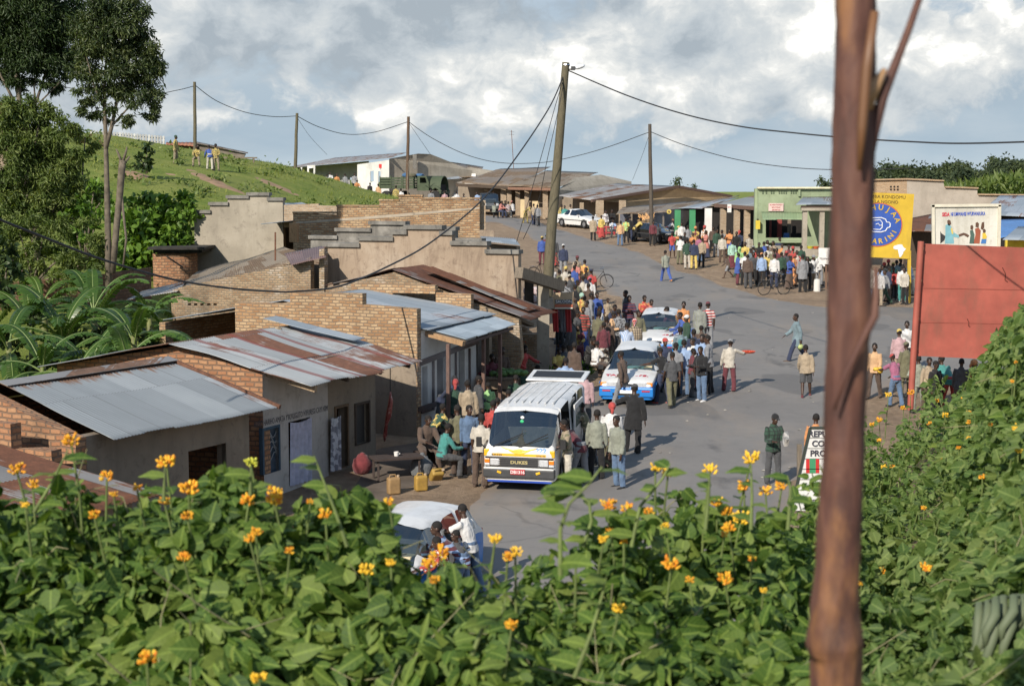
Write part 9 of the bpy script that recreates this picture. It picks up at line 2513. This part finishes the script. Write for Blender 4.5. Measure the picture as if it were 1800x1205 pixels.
for q in (('banana plant with long arching leaves right at the brick wall corner', 235, 590, 41, 1.05, 9, 1), ('tall banana plant reaching highest below the wire', 165, 545, 45, 1.15, 9, 2), ('banana plant in the middle of the grove left of the shed', 110, 590, 42, 1.1, 8, 3), ('banana plant half cut by the left edge', 15, 600, 40, 1.1, 9, 4), ('small banana plant above the low brown gable edge', 225, 632, 37.5, .8, 7, 5), ('low shaded banana plant at left above the grey roof', 75, 640, 38, .9, 8, 6), ('banana plant at the far side of the grove near the red earth wall', 75, 530, 48, 1.0, 8, 7), ('stocky banana plant with yellowing leaf beside the lean-to roof', 262, 560, 47, .8, 6, 8), ('banana plant hidden in the shade at the grove centre', 165, 625, 39.5, .9, 9, 9), ('banana plant left of the grove centre under the wire', 55, 575, 43, 1.0, 8, 10), ('banana plant with its leaves against the dark roof end', 135, 655, 37.5, .75, 8, 11), ('young banana plant below the slender eucalyptus', 200, 560, 48, .9, 7, 12)):
 banana(*q)
bush('undergrowth_bush', 'dark undergrowth bush beneath the banana leaves', (120, 660), 42.5, [(30, 600, 30), (80, 620, 32), (130, 610, 32), (180, 600, 30), (230, 600, 26), (60, 650, 28), (110, 650, 26), (200, 640, 24), (270, 610, 20), (10, 640, 26), (40, 560, 24), (140, 565, 22)], DKL, T_SMALL, .16, 1100)
bush('hill_bush', 'olive scrub at the foot of the hill left of the red earth wall', (60, 500), 58, [(20, 455, 20), (60, 440, 16), (100, 480, 16), (160, 470, 18), (200, 450, 16), (120, 440, 14)], EUC2, T_SMALL, .2, 700)
bush('hill_thicket', 'mixed olive shrubs filling the slope beneath the dark eucalyptus', (60, 500), 50, [(-10, 430, 38), (30, 395, 34), (75, 420, 36), (120, 445, 34), (160, 455, 30), (60, 470, 34), (5, 480, 38), (110, 490, 30), (175, 420, 24), (150, 395, 22), (100, 385, 24), (-20, 380, 30)], EUC2, T_LONG, .17, 1700)
bush('shrub', 'pale green shrub between the trunks of the left trees', (150, 470), 52, [(165, 330, 18), (150, 360, 22), (170, 385, 20), (120, 360, 22), (140, 410, 22), (205, 440, 18)], BROADB, T_SMALL, .2, 1000)
# far eucalyptus wood on the right horizon and single trees beyond the roofs
FARL = [leafm('far_leaf_a', (.02, .035, .018), (.035, .055, .026), (.06, .08, .036), .15, .7, False), leafm('far_leaf_b', (.026, .042, .018), (.048, .07, .026), (.08, .10, .038), .15, .7, False)]
def far_proto(seed, mat):
 rg = np.random.default_rng(seed); r = thing('far_tree', 'far tree', 'tree', (0, 0, 0))
 MB().tube([(0, 0, 0), (.1, 0, 6), (0, 0, 12)], [.25, .18, .06], 7).build('trunk', BARK, r, local=True, uv=None)
 P_ = []
 for k in range(15):
  h_ = rg.uniform(3.5, 13); w_ = (1 - abs(h_ - 8) / 8) * 2.6 + .5
  c = np.array([rg.normal(0, w_ * .5), rg.normal(0, w_ * .5), h_]); P_.append(c + rg.normal(0, .62, (85, 3)) * np.array([1, 1, 1.1]))
 p = np.concatenate(P_); n = len(p)
 o = leafmesh('crown', T_SMALL, p, rg.normal(0, 1, (n, 3)) + np.array([0, 0, -.3]), rg.normal(0, 1, (n, 3)) + np.array([-.3, -.5, .6]), rg.uniform(.45, .8, n), np.clip(rg.normal(.5, .25, n), 0, 1), mat, None, False)
 o.parent = r; KIDS.setdefault(r.name, []).append(o)
 return r
protos = [far_proto(s_, FARL[s_ % 2]) for s_ in range(4)]
spots = []
for i in range(64):
 spots.append((1500 + i * 5.7 + random.uniform(-4, 4), 290 - (10 * sm((i - 34) / 15)) + random.uniform(-12, 10) + (12 if i < 10 else 0), random.uniform(255, 300)))
used = set()
for i, (px, py, Y) in enumerate(spots):
 P = at(px, py, Y); s_ = random.uniform(.75, 1.05); k = i % 4
 P.z -= 14 * s_
 lab = 'dark eucalyptus in the far wood along the right horizon'
 if k not in used: r = protos[k]; used.add(k); r.location = P; r.rotation_euler = (0, 0, random.uniform(0, 6)); r.scale = (s_ * .8, s_ * .8, s_); r['label'] = lab; r['group'] = 'trees of the far wood'
 else:
  r = dup(protos[k], P, random.uniform(0, 6), lab, s_, 'trees of the far wood')
for px, py, Y, s_, lab in ((1186, 317, 190, .42, 'small rounded tree top behind the tan gable roof'), (1221, 327, 190, .3, 'tiny tree top right of the tan gable roof'), (1444, 317, 220, .5, 'tree top just above the green building roof'), (1462, 313, 220, .55, 'tree top touching the near post above green building')):
 P = at(px, py, Y); P.z -= 13 * s_; dup(protos[1], P, random.uniform(0, 6), lab, s_)
# banana grove and scrub on the far right slope
n = 2600
gp_ = np.stack([RG.uniform(1660, 1960, n), RG.uniform(305, 352, n)], 1); Yg = RG.uniform(150, 190, n)
pg_ = rays(gp_[:, 0], np.maximum(gp_[:, 1], 340 - (gp_[:, 0] - 1660) * .19)) * Yg[:, None]
gg = leafmesh('banana_grove', T_LONG, pg_, RG.normal(0, .7, (n, 3)) + np.array([0, 0, .5]), RG.normal(0, 1, (n, 3)) + np.array([-.3, -.5, .6]), RG.uniform(.8, 1.6, n), RG.random(n), leafm('grove_leaf', (.05, .085, .018), (.09, .135, .03), (.15, .19, .055), .3, .5, False), None, False)
tag(gg, kind='stuff')
# weeds on the hill
nw_ = 70; wx = RG.uniform(-40, -9, nw_); wy = RG.uniform(62, 108, nw_); P_ = []
for x, y in zip(wx, wy):
 if sm((-x - (9.5 if y < 85 else 3.5 + max(0, y - 100) * .25)) / 3) < .9: continue
 r_ = RG.uniform(.2, .6); P_.append(np.array([x, y, gz(x, y) + .15]) + RG.normal(0, 1, (int(150 * r_), 3)) * np.array([r_, r_, r_ * .45]))
P_ = np.concatenate(P_); n = len(P_)
wd = leafmesh('hill_weeds', T_SMALL, P_, RG.normal(0, .7, (n, 3)) + np.array([0, 0, .4]), RG.normal(0, 1, (n, 3)) + np.array([-.3, -.5, .6]), RG.uniform(.12, .3, n), RG.random(n), EUC2, None, False)
tag(wd, kind='stuff')
# grass tufts on the hill
n = 26000
hx = RG.uniform(-52, -4, n); hy = RG.uniform(44, 118, n)
kp = np.array([sm((-x - (9.5 if y < 85 else 3.5 + max(0, y - 100) * .25)) / 3) > .5 for x, y in zip(hx, hy)]); hx, hy = hx[kp], hy[kp]
hz = np.array([gz(x, y) for x, y in zip(hx, hy)]); n = len(hx)
pg_ = np.stack([hx, hy, hz - .03], 1); cl_ = npn(pg_, .35, 3.)
pa_ = np.array([[q_[0], q_[1]] for q_ in PATHS]); mid_ = np.concatenate([pa_, (pa_[:-1] + pa_[1:]) / 2]); dm_ = np.min(np.hypot(pg_[:, None, 0] - mid_[None, :, 0], pg_[:, None, 1] - mid_[None, :, 1]), 1)
kp = (cl_ + RG.normal(0, .25, n) > -.05) & (dm_ > 1.5); pg_, cl_ = pg_[kp], cl_[kp]; n = len(pg_)
tg = leafmesh('hill_grass', T_LONG, pg_, RG.normal(0, .45, (n, 3)) + np.array([0, 0, 1.]), RG.normal(0, 1, (n, 3)), RG.uniform(.08, .2, n) * (1 + cl_), np.clip(.5 + cl_ * .6 + RG.normal(0, .2, n), 0, 1), leafm('grass_blade', (.09, .13, .02), (.18, .225, .04), (.30, .31, .09), .35, .6, False), None, False)
tag(tg, kind='stuff')
# ---------------------------------------------------------------- smoke of the cooking fires
def smoke(label, P, r, dens):
 s_ = MB().blob((0, 0, 0), r, 16, 10, .0).build('smoke', None if False else smoke_mat(dens, r), None, smooth=180, uv=None)
 s_.location = P
 tag(s_, label, 'smoke', kind='stuff')
def smoke_mat(dens, r):
 m = bpy.data.materials.new('smoke'); m.use_nodes = True; nt = NT(m.node_tree); m.node_tree.nodes.clear()
 ob = nt.n('ShaderNodeTexCoord').outputs['Object']
 q = nt.mapping(ob, (1 / r[0], 1 / r[1], 1 / r[2]))
 ln = nt.n('ShaderNodeVectorMath', operation='LENGTH'); nt.l(q, ln.inputs[0])
 fall = nt.ramp(ln.outputs['Value'], [(.1, 1.0), (.95, 0.0)])
 no = nt.ramp(nt.noise(ob, 1.6, 4.0, .6, .5), [(.35, 0.0), (.7, 1.0)])
 pv_ = nt.n('ShaderNodeVolumePrincipled'); pv_.inputs['Color'].default_value = (.62, .70, .82, 1); pv_.inputs['Anisotropy'].default_value = .2
 nt.l(nt.math('MULTIPLY', nt.math('MULTIPLY', fall, no), dens), pv_.inputs['Density'])
 o = nt.n('ShaderNodeOutputMaterial'); nt.l(pv_.outputs[0], o.inputs['Volume'])
 return m
smoke('thin blue smoke drifting before the veranda of the white fronted house', at(775, 655, 40.0), (1.0, .7, 1.5), .55)
smoke('thin blue smoke rising behind the black coupe at the shelter', at(1172, 385, 106.5), (2.6, 1.0, 1.7), .6)
